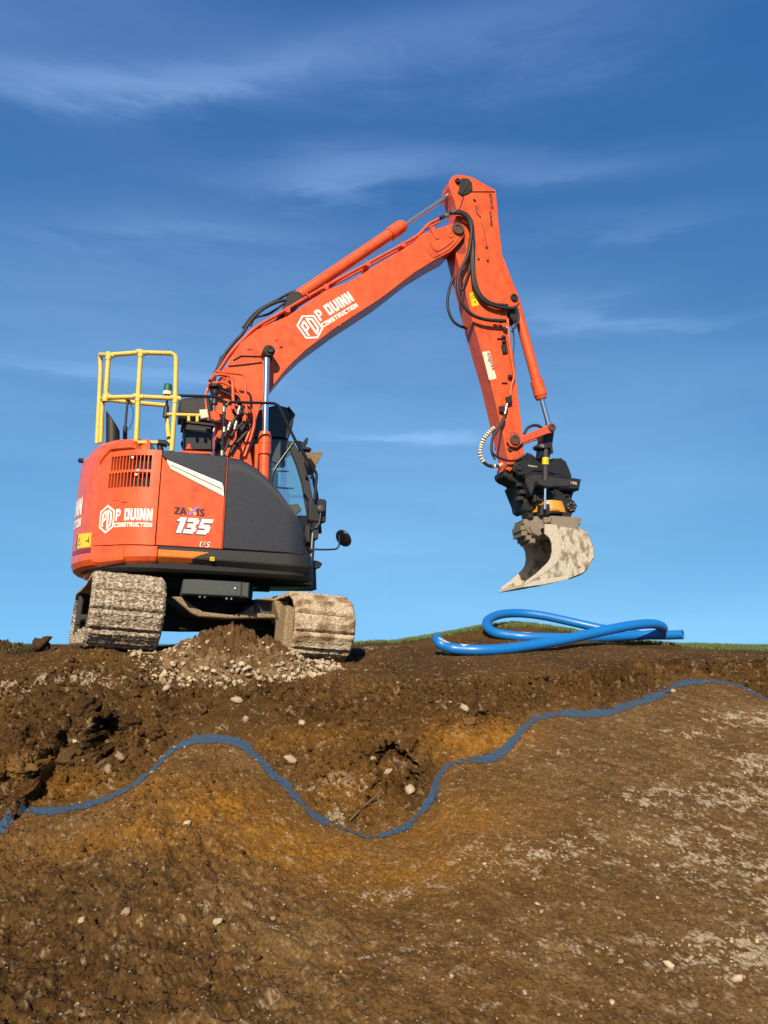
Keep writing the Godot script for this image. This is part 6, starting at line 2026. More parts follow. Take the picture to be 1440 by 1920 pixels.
	# big hoses draped over the boom nose and arm
	var runs := [
		[[Vector3(3.1, 6.263, 0.24), Vector3(3.199, 6.344, 0.24), Vector3(3.317, 6.412, 0.24), Vector3(3.435, 6.429, 0.24), Vector3(3.528, 6.39, 0.24), Vector3(3.588, 6.3, 0.24), Vector3(3.605, 6.175, 0.24), Vector3(3.614, 6.023, 0.24), Vector3(3.605, 5.852, 0.24), Vector3(3.597, 5.682, 0.24), Vector3(3.605, 5.474, 0.24), Vector3(3.63, 5.312, 0.24), Vector3(3.697, 5.183, 0.24), Vector3(3.807, 5.087, 0.24), Vector3(3.96, 5.047, 0.24), Vector3(4.149, 5.046, 0.24), Vector3(4.287, 5.07, 0.24)], 0.029],
		[[Vector3(3.287, 6.371, 0.27), Vector3(3.422, 6.383, 0.27), Vector3(3.523, 6.319, 0.27), Vector3(3.574, 6.168, 0.27), Vector3(3.558, 5.978, 0.27), Vector3(3.532, 5.804, 0.27), Vector3(3.482, 5.66, 0.27), Vector3(3.424, 5.532, 0.27), Vector3(3.374, 5.374, 0.27), Vector3(3.359, 5.207, 0.27), Vector3(3.392, 5.066, 0.27), Vector3(3.467, 4.94, 0.27), Vector3(3.574, 4.844, 0.27), Vector3(3.724, 4.804, 0.27), Vector3(3.918, 4.804, 0.27), Vector3(4.114, 4.828, 0.27)], 0.026],
		[[Vector3(3.584, 6.096, 0.25), Vector3(3.609, 5.915, 0.25), Vector3(3.617, 5.68, 0.25), Vector3(3.634, 5.433, 0.25), Vector3(3.693, 5.236, 0.25), Vector3(3.785, 5.128, 0.25), Vector3(3.938, 5.072, 0.25), Vector3(4.161, 5.085, 0.25)], 0.024],
		[[Vector3(3.496, 5.729, -0.05), Vector3(3.429, 5.545, -0.05), Vector3(3.362, 5.321, -0.05), Vector3(3.338, 5.131, -0.05), Vector3(3.364, 4.977, -0.05), Vector3(3.432, 4.855, -0.05), Vector3(3.534, 4.797, -0.05), Vector3(3.661, 4.776, -0.05)], 0.021],
		[[Vector3(3.615, 5.791, 0.2), Vector3(3.573, 5.572, 0.2), Vector3(3.506, 5.351, 0.2), Vector3(3.456, 5.217, 0.2)], 0.02],
		[[Vector3(4.32, 5.102, 0.18), Vector3(4.371, 5.027, 0.18), Vector3(4.37, 4.926, 0.18), Vector3(4.316, 4.817, 0.18), Vector3(4.263, 4.725, 0.18)], 0.018]]
	for q in runs:
		start()
		hose(q[0], q[1], 11)
		make("hose", M.rubber, ex)
	start()
	for p in [Vector3(3.936, 4.824, 0.25), Vector3(4.022, 4.829, 0.25)]:
		lathe(p, p + Vector3(1, 0, 0), [[0, 0.026], [0, 0.032], [0.05, 0.032], [0.05, 0.026]], 12)
	for p in [Vector3(3.15, 6.308, 0.24), Vector3(3.266, 6.384, 0.24)]:
		lathe(p, p + Vector3(1, 0.35, 0), [[0, 0.028], [0, 0.034], [0.07, 0.034], [0.07, 0.028]], 12)
	make("hose_sleeve", M.steel, ex)
	start()
	slab(PackedVector2Array([Vector2(4.213, 5.092), Vector2(4.336, 5.155), Vector2(4.379, 5.087), Vector2(4.368, 4.917), Vector2(4.298, 4.872), Vector2(4.229, 4.961)]), 0.0, 0.2, 0.015)
	make("hose_manifold", M.grease, ex)
	# bucket cylinder
	var c0 := Vector3(4.417, 5.304, 0)
	var c1 := Vector3(4.957, 3.39, 0)
	cylinder("bucket_cylinder", ex, c0, c1, 0.755, 0.075, 0.042, M.boom_orange, 1.3)
	# links
	for z in [0.21, -0.17]:
		start()
		slab(PackedVector2Array([Vector2(4.194, 2.968), Vector2(4.145, 3.033), Vector2(4.162, 3.121), Vector2(4.247, 3.17), Vector2(4.382, 3.153), Vector2(4.763, 3.332), Vector2(4.834, 3.388), Vector2(4.912, 3.373), Vector2(4.928, 3.311), Vector2(4.883, 3.249), Vector2(4.795, 3.223), Vector2(4.38, 3.035), Vector2(4.295, 2.963)]), z - 0.025, z + 0.025, 0.008)
		make("link_arm", M.rust_orange, ex)
	start()
	pin(Vector3(4.259, 3.072, 0.2), 0.082, -0.22, 0.26)
	pin(Vector3(4.855, 3.321, 0.2), 0.06, -0.22, 0.26)
	pin(Vector3(4.207, 2.949, 0.2), 0.035, 0.1, 0.2)
	make("link_pin", M.pin, ex)
	start()
	slab(PackedVector2Array([Vector2(4.826, 3.338), Vector2(4.916, 3.381), Vector2(4.986, 3.34), Vector2(4.965, 3.208), Vector2(4.925, 2.994), Vector2(4.887, 2.878), Vector2(4.764, 2.866), Vector2(4.785, 3.044)]), -0.1, 0.1, 0.012)
	make("push_link", M.grease, ex)
	start()
	hose([Vector3(4.622, 3.303, -0.15), Vector3(4.668, 3.391, -0.15), Vector3(4.758, 3.451, -0.15), Vector3(4.848, 3.461, -0.15), Vector3(4.928, 3.429, -0.15)], 0.022, 9)
	make("hose", M.rubber, ex)

func build_rotator(ex: Node3D) -> void:
	var tr := part("tilt_rotator", ex, "black hydraulic tilting rotator with a golden ring")
	var sh := func(called: String, poly: PackedVector2Array, z0: float, z1: float, m: Material, b := 0.015) -> MeshInstance3D:
		start()
		slab(poly, z0, z1, b)
		return make(called, m, tr)
	# hitch cheeks
	for z in [0.20, -0.26]:
		sh.call("cheek", PackedVector2Array([Vector2(4.238, 2.711), Vector2(4.298, 2.779), Vector2(4.382, 2.811), Vector2(4.484, 2.814), Vector2(4.654, 2.784), Vector2(4.88, 2.854), Vector2(5.003, 2.89), Vector2(5.089, 2.843), Vector2(5.139, 2.737), Vector2(5.18, 2.63), Vector2(5.135, 2.594), Vector2(4.961, 2.625), Vector2(4.72, 2.649), Vector2(4.566, 2.65), Vector2(4.446, 2.577), Vector2(4.328, 2.558), Vector2(4.246, 2.62)]), z - 0.03, z + 0.03, M.black)
	sh.call("body", PackedVector2Array([Vector2(4.324, 2.763), Vector2(4.47, 2.903), Vector2(4.565, 2.936), Vector2(4.667, 2.876), Vector2(4.91, 2.885), Vector2(5.033, 2.897), Vector2(5.111, 2.841), Vector2(5.212, 2.636), Vector2(5.389, 2.628), Vector2(5.349, 2.465), Vector2(5.162, 2.433), Vector2(4.936, 2.476), Vector2(4.847, 2.375), Vector2(4.588, 2.306), Vector2(4.505, 2.415), Vector2(4.455, 2.488), Vector2(4.321, 2.545)]), -0.2, 0.15, M.black, 0.03)
	sh.call("shroud", PackedVector2Array([Vector2(4.407, 2.557), Vector2(4.552, 2.632), Vector2(4.714, 2.624), Vector2(4.954, 2.608), Vector2(5.146, 2.602), Vector2(5.152, 2.524), Vector2(5.124, 2.459), Vector2(4.864, 2.444), Vector2(4.643, 2.501), Vector2(4.556, 2.378), Vector2(4.521, 2.29), Vector2(4.456, 2.415)]), -0.28, 0.24, M.skirt_black, 0.02)
	sh.call("rear_cover", PackedVector2Array([Vector2(4.903, 2.883), Vector2(4.999, 2.877), Vector2(5.077, 2.837), Vector2(5.176, 2.617), Vector2(5.344, 2.609), Vector2(5.303, 2.44), Vector2(4.979, 2.419), Vector2(4.877, 2.511)]), -0.25, 0.22, M.black, 0.025)
	sh.call("rib", PackedVector2Array([Vector2(4.388, 2.554), Vector2(4.541, 2.638), Vector2(4.711, 2.631), Vector2(4.934, 2.605), Vector2(5.108, 2.613), Vector2(5.108, 2.598), Vector2(4.933, 2.589), Vector2(4.71, 2.611), Vector2(4.54, 2.614), Vector2(4.396, 2.531)]), -0.2, 0.25, M.grease, 0.002)
	sh.call("front_knuckle", PackedVector2Array([Vector2(4.153, 2.629), Vector2(4.204, 2.665), Vector2(4.288, 2.642), Vector2(4.371, 2.572), Vector2(4.472, 2.488), Vector2(4.437, 2.422), Vector2(4.32, 2.489), Vector2(4.211, 2.526), Vector2(4.161, 2.568)]), -0.22, 0.12, M.grease, 0.02)
	sh.call("side_housing", PackedVector2Array([Vector2(4.356, 2.445), Vector2(4.425, 2.529), Vector2(4.51, 2.49), Vector2(4.645, 2.369), Vector2(4.668, 2.215), Vector2(4.555, 2.074), Vector2(4.487, 2.107), Vector2(4.463, 2.206), Vector2(4.406, 2.333)]), -0.3, 0.05, M.black, 0.02)
	sh.call("rear_bracket", PackedVector2Array([Vector2(4.899, 2.418), Vector2(5.348, 2.458), Vector2(5.3, 2.327), Vector2(5.28, 2.254), Vector2(5.156, 2.229), Vector2(5.036, 2.297), Vector2(4.967, 2.354)]), -0.25, 0.0, M.grease, 0.015)
	sh.call("motor_arm", PackedVector2Array([Vector2(4.888, 2.446), Vector2(4.991, 2.408), Vector2(5.093, 2.324), Vector2(5.214, 2.287), Vector2(5.274, 2.213), Vector2(5.227, 2.116), Vector2(5.121, 2.077), Vector2(5.036, 2.14), Vector2(4.953, 2.265)]), 0.1, 0.2, M.black, 0.012)
	start()
	pin(Vector3(4.322, 2.69, 0.23), 0.062, -0.3, 0.255)
	pin(Vector3(5.149, 2.182, 0.23), 0.07, -0.2, 0.23)
	pin(Vector3(4.567, 2.192, 0), 0.09, -0.3, 0.06)
	make("pin", M.grease, tr)
	start()
	for k in 7:
		var a := TAU * k / 7.0
		var p: Vector3 = Vector3(5.149, 2.182, 0.23) + Vector3(cos(a), sin(a), 0) * 0.055
		lathe(p, p + Vector3(0, 0, 1), [[0, 0.011], [0.015, 0.011], [0.018, 0]], 8)
	make("bolt", M.steel, tr)
	# turntable: drum, gold ring
	var ax := [Vector3(4.929, 2.405, -0.05), Vector3(4.931, 2.073, -0.05)]
	start()
	lathe(ax[0], ax[1], [[0, 0], [0, 0.21], [0.13, 0.23], [0.135, 0.25], [0.33, 0.27], [0.34, 0.2], [0.34, 0]], 36)
	make("turntable", M.black, tr)
	start()
	lathe(ax[0].lerp(ax[1], 0.43), ax[1], [[0, 0.24], [0.005, 0.265], [0.03, 0.27], [0.115, 0.283], [0.165, 0.288], [0.17, 0.25]], 40)
	make("gold_ring", M.gold, tr)
	start()
	slab(PackedVector2Array([Vector2(4.662, 2.172), Vector2(4.79, 2.19), Vector2(4.795, 2.03), Vector2(4.642, 2.01)]), 0.12, 0.26, 0.015)
	slab(PackedVector2Array([Vector2(4.464, 2.057), Vector2(4.572, 2.035), Vector2(4.555, 1.972), Vector2(4.487, 1.967)]), 0.0, 0.2, 0.01)
	slab(PackedVector2Array([Vector2(5.035, 2.086), Vector2(5.191, 2.098), Vector2(5.155, 2.033), Vector2(5.033, 2.024)]), 0.0, 0.2, 0.01)
	make("ring_clamp", M.grease, tr)
	# ribs and valves between
	start()
	for p in [Vector3(4.605, 2.271, 0.18), Vector3(4.656, 2.29, 0.18), Vector3(4.707, 2.287, 0.18), Vector3(4.879, 2.317, 0.18), Vector3(4.957, 2.292, 0.18), Vector3(5.036, 2.338, 0.18)]:
		block(p - Vector3(0.018, 0.05, 0.12), p + Vector3(0.018, 0.05, 0.0), 0.006)
	for p in [Vector3(4.404, 2.466, 0.12), Vector3(4.453, 2.362, 0.12), Vector3(4.418, 2.266, 0.12)]:
		block(p - Vector3(0.05, 0.03, 0.1), p + Vector3(0.04, 0.03, 0.0), 0.01)
	make("valve", M.skirt_black, tr)
	start()
	hose([Vector3(5.041, 2.319, 0.2), Vector3(5.094, 2.355, 0.2), Vector3(5.145, 2.328, 0.2), Vector3(5.127, 2.28, 0.2)], 0.012, 8)
	make("hose", M.rubber, tr)
	# tilt cylinder
	var t0 := Vector3(4.7, 2.963, 0.32)
	var t1 := Vector3(4.669, 2.09, 0.32)
	start()
	lathe(t0, t1, [[0, 0.03], [0.02, 0.045], [0.45, 0.045], [0.45, 0.055], [0.50, 0.055], [0.51, 0.04], [0.51, 0]], 22)
	make("tilt_cylinder", M.skirt_black, tr)
	start()
	rod(t0.lerp(t1, 0.6), t1, 0.019)
	make("piston_rod", M.chrome, tr)
	start()
	lathe(t0.lerp(t1, 0.15), t1, [[0, 0.045], [0, 0.0475], [0.10, 0.0475], [0.10, 0.045]], 22)
	make("label", M.sticker, tr, "yellow label round the tilt cylinder")
	start()
	var lm := t0.lerp(t1, 0.2)
	var lmap := func(p: Vector2) -> Array: return [lm + Vector3(p.x, p.y, 0.048), Vector3(0, 0, 1)]
	band([Vector2(-0.005, 0.015), Vector2(-0.005, -0.015), Vector2(0.012, -0.015)], 0.008, lmap, 0.001)
	make("label_print", M.print_black, tr)
	start()
	slab(PackedVector2Array([Vector2(4.559, 3.007), Vector2(4.653, 3.025), Vector2(4.79, 3.04), Vector2(4.804, 2.908), Vector2(4.778, 2.906), Vector2(4.763, 2.974), Vector2(4.6, 2.949), Vector2(4.558, 2.968)]), 0.2, 0.36, 0.01)
	make("clevis", M.grease, tr)
	start()
	pin(Vector3(4.609, 2.982, 0.36), 0.03, 0.3, 0.40)
	make("clevis_pin", M.steel, tr)
	start()
	slab(PackedVector2Array([Vector2(4.541, 2.481), Vector2(4.592, 2.501), Vector2(4.795, 2.512), Vector2(4.82, 2.475), Vector2(4.793, 2.411), Vector2(4.691, 2.395), Vector2(4.59, 2.409), Vector2(4.548, 2.428)]), 0.2, 0.38, 0.012)
	make("clamp", M.skirt_black, tr)
	# small print
	words("print", "engcon", true, Vector3(4.465, 2.707, 0.232), Vector3(1, -0.03, 0).normalized(), Vector3(0.03, 1, 0).normalized(), 0.022, M.cream, tr, 1.6)
	words("print", "EC-OIL", true, Vector3(5.111, 2.524, 0.222), Vector3(1, -0.06, 0).normalized(), Vector3(0.06, 1, 0).normalized(), 0.038, M.cream, tr, 0.95)
	words("print", "engcon", true, Vector3(4.793, 2.098, 0.245), Vector3(1, -0.03, 0).normalized(), Vector3(0.03, 1, 0).normalized(), 0.026, M.grease, tr, 1.5)

func build_bucket(ex: Node3D) -> void:
	var bk := part("bucket", ex, "wide grading bucket caked with dried chalk")
	bk.transform = ex.transform.affine_inverse() * Transform3D(Basis(Vector3.UP, deg_to_rad(8.6)), Vector3(2.383, 3.25, -10.534))
	var zn := 0.45
	var zf := -0.62
	# hitch on top
	start()
	slab(PackedVector2Array([Vector2(-0.435, 0.054), Vector2(-0.378, 0.124), Vector2(0, 0.142), Vector2(0.349, 0.128), Vector2(0.36, 0.02), Vector2(0.33, -0.103), Vector2(0.067, -0.131), Vector2(-0.169, -0.144), Vector2(-0.31, -0.162), Vector2(-0.402, -0.104), Vector2(-0.446, -0.029)]), -0.32, 0.22, 0.015)
	make("hitch", M.bracket, bk)
	start()
	hose([Vector3(0.358, 0.024, 0.15), Vector3(0.392, 0.055, 0.15), Vector3(0.394, 0.094, 0.15), Vector3(0.411, 0.126, 0.15)], 0.022, 8)
	make("hook", M.bracket, bk)
	start()
	for p in [Vector3(-0.405, 0.051, 0.2), Vector3(-0.447, -0.041, 0.2), Vector3(-0.434, -0.117, 0.2), Vector3(-0.374, -0.176, 0.2), Vector3(-0.321, -0.22, 0.2)]:
		block(p - Vector3(0.05, 0.035, 0.4), p + Vector3(0.035, 0.035, 0.0), 0.012)
	make("hitch_teeth", M.bracket, bk)
	start()
	slab(PackedVector2Array([Vector2(-0.356, 0.061), Vector2(-0.23, 0.079), Vector2(-0.17, 0.004), Vector2(-0.167, -0.117), Vector2(-0.255, -0.164), Vector2(-0.347, -0.121), Vector2(-0.391, -0.031)]), 0.2, 0.25, 0.012)
	slab(PackedVector2Array([Vector2(-0.182, 0.111), Vector2(-0.056, 0.114), Vector2(-0.075, 0.037), Vector2(-0.17, 0.027)]), 0.2, 0.26, 0.008)
	make("hitch_cheek", M.bracket, bk)
	# the shell: a curved sheet between two side plates
	var prof := [Vector3(-0.23, -0.072, 0.43), Vector3(-0.053, -0.075, 0.43), Vector3(0.248, -0.106, 0.43), Vector3(0.378, -0.155, 0.43), Vector3(0.447, -0.348, 0.43), Vector3(0.44, -0.474, 0.43), Vector3(0.298, -0.668, 0.43), Vector3(0.079, -0.751, 0.43), Vector3(-0.275, -0.836, 0.43), Vector3(-0.525, -0.839, 0.43)]
	var sm := []
	for p in smooth_path(prof.slice(0, 9), 6):
		sm.append(Vector2(p.x, p.y))
	var tip := Vector3(-0.578, -0.891, 0.45)
	sm.append(Vector2(tip.x, tip.y))
	var th := 0.022
	var outer := []
	var inner := []
	for i in sm.size():
		var t: Vector2 = (sm[mini(i + 1, sm.size() - 1)] - sm[maxi(i - 1, 0)]).normalized()
		var nn := Vector2(-t.y, t.x)
		if i == sm.size() - 1:
			outer.append(sm[i])
			inner.append(sm[i] - nn * 0.004)
		else:
			outer.append(sm[i] + nn * th * 0.5)
			inner.append(sm[i] - nn * th * 0.5)
	var rg := noise(7.0, 3, FastNoiseLite.TYPE_SIMPLEX_SMOOTH, 91)
	var steps := 26
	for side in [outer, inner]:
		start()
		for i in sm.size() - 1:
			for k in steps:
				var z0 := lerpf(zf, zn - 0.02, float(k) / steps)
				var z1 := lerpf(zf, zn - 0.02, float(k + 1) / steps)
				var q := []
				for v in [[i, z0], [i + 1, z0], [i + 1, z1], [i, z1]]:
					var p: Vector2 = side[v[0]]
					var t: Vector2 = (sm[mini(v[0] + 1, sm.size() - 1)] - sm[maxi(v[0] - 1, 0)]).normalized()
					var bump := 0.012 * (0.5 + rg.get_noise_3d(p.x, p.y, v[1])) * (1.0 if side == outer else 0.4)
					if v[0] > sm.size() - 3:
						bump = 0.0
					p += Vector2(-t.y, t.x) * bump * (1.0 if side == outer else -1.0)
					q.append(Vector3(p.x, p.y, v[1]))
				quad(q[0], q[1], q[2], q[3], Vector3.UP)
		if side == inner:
			make("shaded_inside", M.shaded_inside, bk, "inside of the bucket, coloured dark for its shade")
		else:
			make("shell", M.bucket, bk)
	start()
	for z in [zf, zn - 0.02]:
		for i in sm.size() - 1:
			quad(Vector3(outer[i].x, outer[i].y, z), Vector3(outer[i + 1].x, outer[i + 1].y, z), Vector3(inner[i + 1].x, inner[i + 1].y, z), Vector3(inner[i].x, inner[i].y, z), Vector3(0, 0, 1))
	make("shell_edge", M.bucket, bk)
	# side plates with their thick front strip
	for z in [zn, zf]:
		start()
		var face := PackedVector2Array([Vector2(-0.239, -0.031), Vector2(-0.059, -0.041), Vector2(0.241, -0.079), Vector2(0.379, -0.121), Vector2(0.453, -0.35), Vector2(0.443, -0.476), Vector2(0.297, -0.677), Vector2(0.07, -0.768), Vector2(-0.299, -0.852), Vector2(-0.578, -0.891), Vector2(-0.53, -0.805), Vector2(-0.399, -0.716), Vector2(-0.282, -0.613), Vector2(-0.211, -0.546), Vector2(-0.17, -0.487), Vector2(-0.146, -0.391), Vector2(-0.15, -0.281), Vector2(-0.181, -0.207), Vector2(-0.244, -0.157)])
		slab(face, z - 0.022, z, 0.004)
		make("side_plate", M.bucket, bk)
		start()
		slab(PackedVector2Array([Vector2(-0.243, -0.018), Vector2(-0.07, -0.028), Vector2(-0.038, -0.176), Vector2(-0.014, -0.338), Vector2(-0.027, -0.441), Vector2(-0.077, -0.545), Vector2(-0.157, -0.619), Vector2(-0.282, -0.708), Vector2(-0.436, -0.79), Vector2(-0.559, -0.87), Vector2(-0.582, -0.892), Vector2(-0.534, -0.805), Vector2(-0.403, -0.717), Vector2(-0.285, -0.614), Vector2(-0.214, -0.547), Vector2(-0.174, -0.488), Vector2(-0.15, -0.392), Vector2(-0.154, -0.282), Vector2(-0.185, -0.209), Vector2(-0.248, -0.158)]), z - 0.028 if z > 0 else z - 0.006, z + 0.008 if z > 0 else z + 0.004, 0.004)
		make("front_strip", M.bucket_edge, bk)
	start()
	slab(PackedVector2Array([Vector2(-0.579, -0.895), Vector2(-0.532, -0.841), Vector2(-0.342, -0.795), Vector2(-0.128, -0.756), Vector2(0.071, -0.731), Vector2(0.069, -0.779), Vector2(-0.284, -0.852)]), zf - 0.005, zn + 0.004, 0.004)
	make("cutting_edge", M.bucket_edge, bk)
	start()
	slab(PackedVector2Array([Vector2(0.247, -0.047), Vector2(0.324, -0.068), Vector2(0.392, -0.119), Vector2(0.441, -0.222), Vector2(0.473, -0.356), Vector2(0.458, -0.482), Vector2(0.383, -0.594), Vector2(0.309, -0.683), Vector2(0.261, -0.713), Vector2(0.345, -0.58), Vector2(0.413, -0.461), Vector2(0.418, -0.357), Vector2(0.364, -0.194)]), zf - 0.01, zn - 0.05, 0.01)
	make("back_mud", M.mud, bk)
	var cake := [pebble(111, 0.35, 12, 0.7), pebble(114, 0.4, 12, 0.6)]
	var spots := [Vector3(0.259, -0.656, 0.45), Vector3(0.164, -0.716, 0.45), Vector3(0.04, -0.754, 0.45), Vector3(0.333, -0.581, 0.45), Vector3(0.392, -0.477, 0.45), Vector3(0.297, -0.677, 0.45), Vector3(0.1, -0.768, 0.45), Vector3(-0.053, -0.791, 0.45), Vector3(0.215, -0.627, 0.45), Vector3(-0.169, -0.822, 0.45), Vector3(0.414, -0.358, 0.45)]
	for kk in spots.size():
		var o := place_mesh("mud_cake", cake[kk % 2], M.mud_pale if kk % 3 else M.mud, bk)
		o.transform = Transform3D(Basis.from_euler(Vector3(0, 0, 0.6 + kk)) * Basis.from_scale(Vector3(0.052 + 0.012 * (kk % 3), 0.036, 0.05)), spots[kk] + Vector3(-0.035, 0.05, -0.03 - 0.05 * (kk % 4)))

# ------------------------------------------------------------------ running gear
func shoe_mesh(sd: int) -> ArrayMesh:
	var n := noise(5.0, 4, FastNoiseLite.TYPE_SIMPLEX_SMOOTH, sd)
	var w := 0.68
	var l := 0.180
	var cols := 44
	var rows := 14
	start()
	var grid := []
	for i in cols + 1:
		var line := []
		for j in rows + 1:
			var x := -w / 2 + w * i / cols
			var z := -l / 2 + l * j / rows
			var edge := minf(minf(i, cols - i) / 1.5, minf(j, rows - j) / 1.2)
			var y := 0.026 + 0.010 * n.get_noise_2d(x * 1.4, z * 1.4 + sd) + 0.007 * n.get_noise_2d(x * 5.0, z * 5.0)
			var bar := 0.0
			for gz in [-0.062, 0.0, 0.062]:
				bar = maxf(bar, exp(-pow((z - gz) / 0.010, 2.0)))
			y += 0.006 * bar * (0.5 + n.get_noise_2d(x * 2.0 + 5.0, z))
			if edge < 1.0:
				y = lerpf(-0.004, y, clampf(edge, 0.0, 1.0) * 0.85 + 0.15 * n.get_noise_2d(x * 9.0, z * 9.0))
			line.append(Vector3(x + (0.012 * n.get_noise_2d(z * 9.0, sd) if i == 0 or i == cols else 0.0), y, z + (0.010 * n.get_noise_2d(x * 6.0, sd + 3.0) if j == 0 or j == rows else 0.0)))
		grid.append(line)
	for i in cols:
		for j in rows:
			quad(grid[i][j], grid[i + 1][j], grid[i + 1][j + 1], grid[i][j + 1], Vector3.UP)
	var rim := []
	for i in cols + 1:
		rim.append(grid[i][0])
	for j in range(1, rows + 1):
		rim.append(grid[cols][j])
	for i in range(cols - 1, -1, -1):
		rim.append(grid[i][rows])
	for j in range(rows - 1, 0, -1):
		rim.append(grid[0][j])
	for k in rim.size():
		var a: Vector3 = rim[k]
		var b: Vector3 = rim[(k + 1) % rim.size()]
		quad(a, b, Vector3(b.x, -0.022, b.z), Vector3(a.x, -0.022, a.z), Vector3(a.x, 0, a.z))
	quad(Vector3(-w / 2, -0.022, -l / 2), Vector3(w / 2, -0.022, -l / 2), Vector3(w / 2, -0.022, l / 2), Vector3(-w / 2, -0.022, l / 2), Vector3.DOWN)
	var a := []
	a.resize(Mesh.ARRAY_MAX)
	a[Mesh.ARRAY_VERTEX] = V
	a[Mesh.ARRAY_NORMAL] = N
	a[Mesh.ARRAY_COLOR] = C
	var am := ArrayMesh.new()
	am.add_surface_from_arrays(Mesh.PRIMITIVE_TRIANGLES, a)
	return am

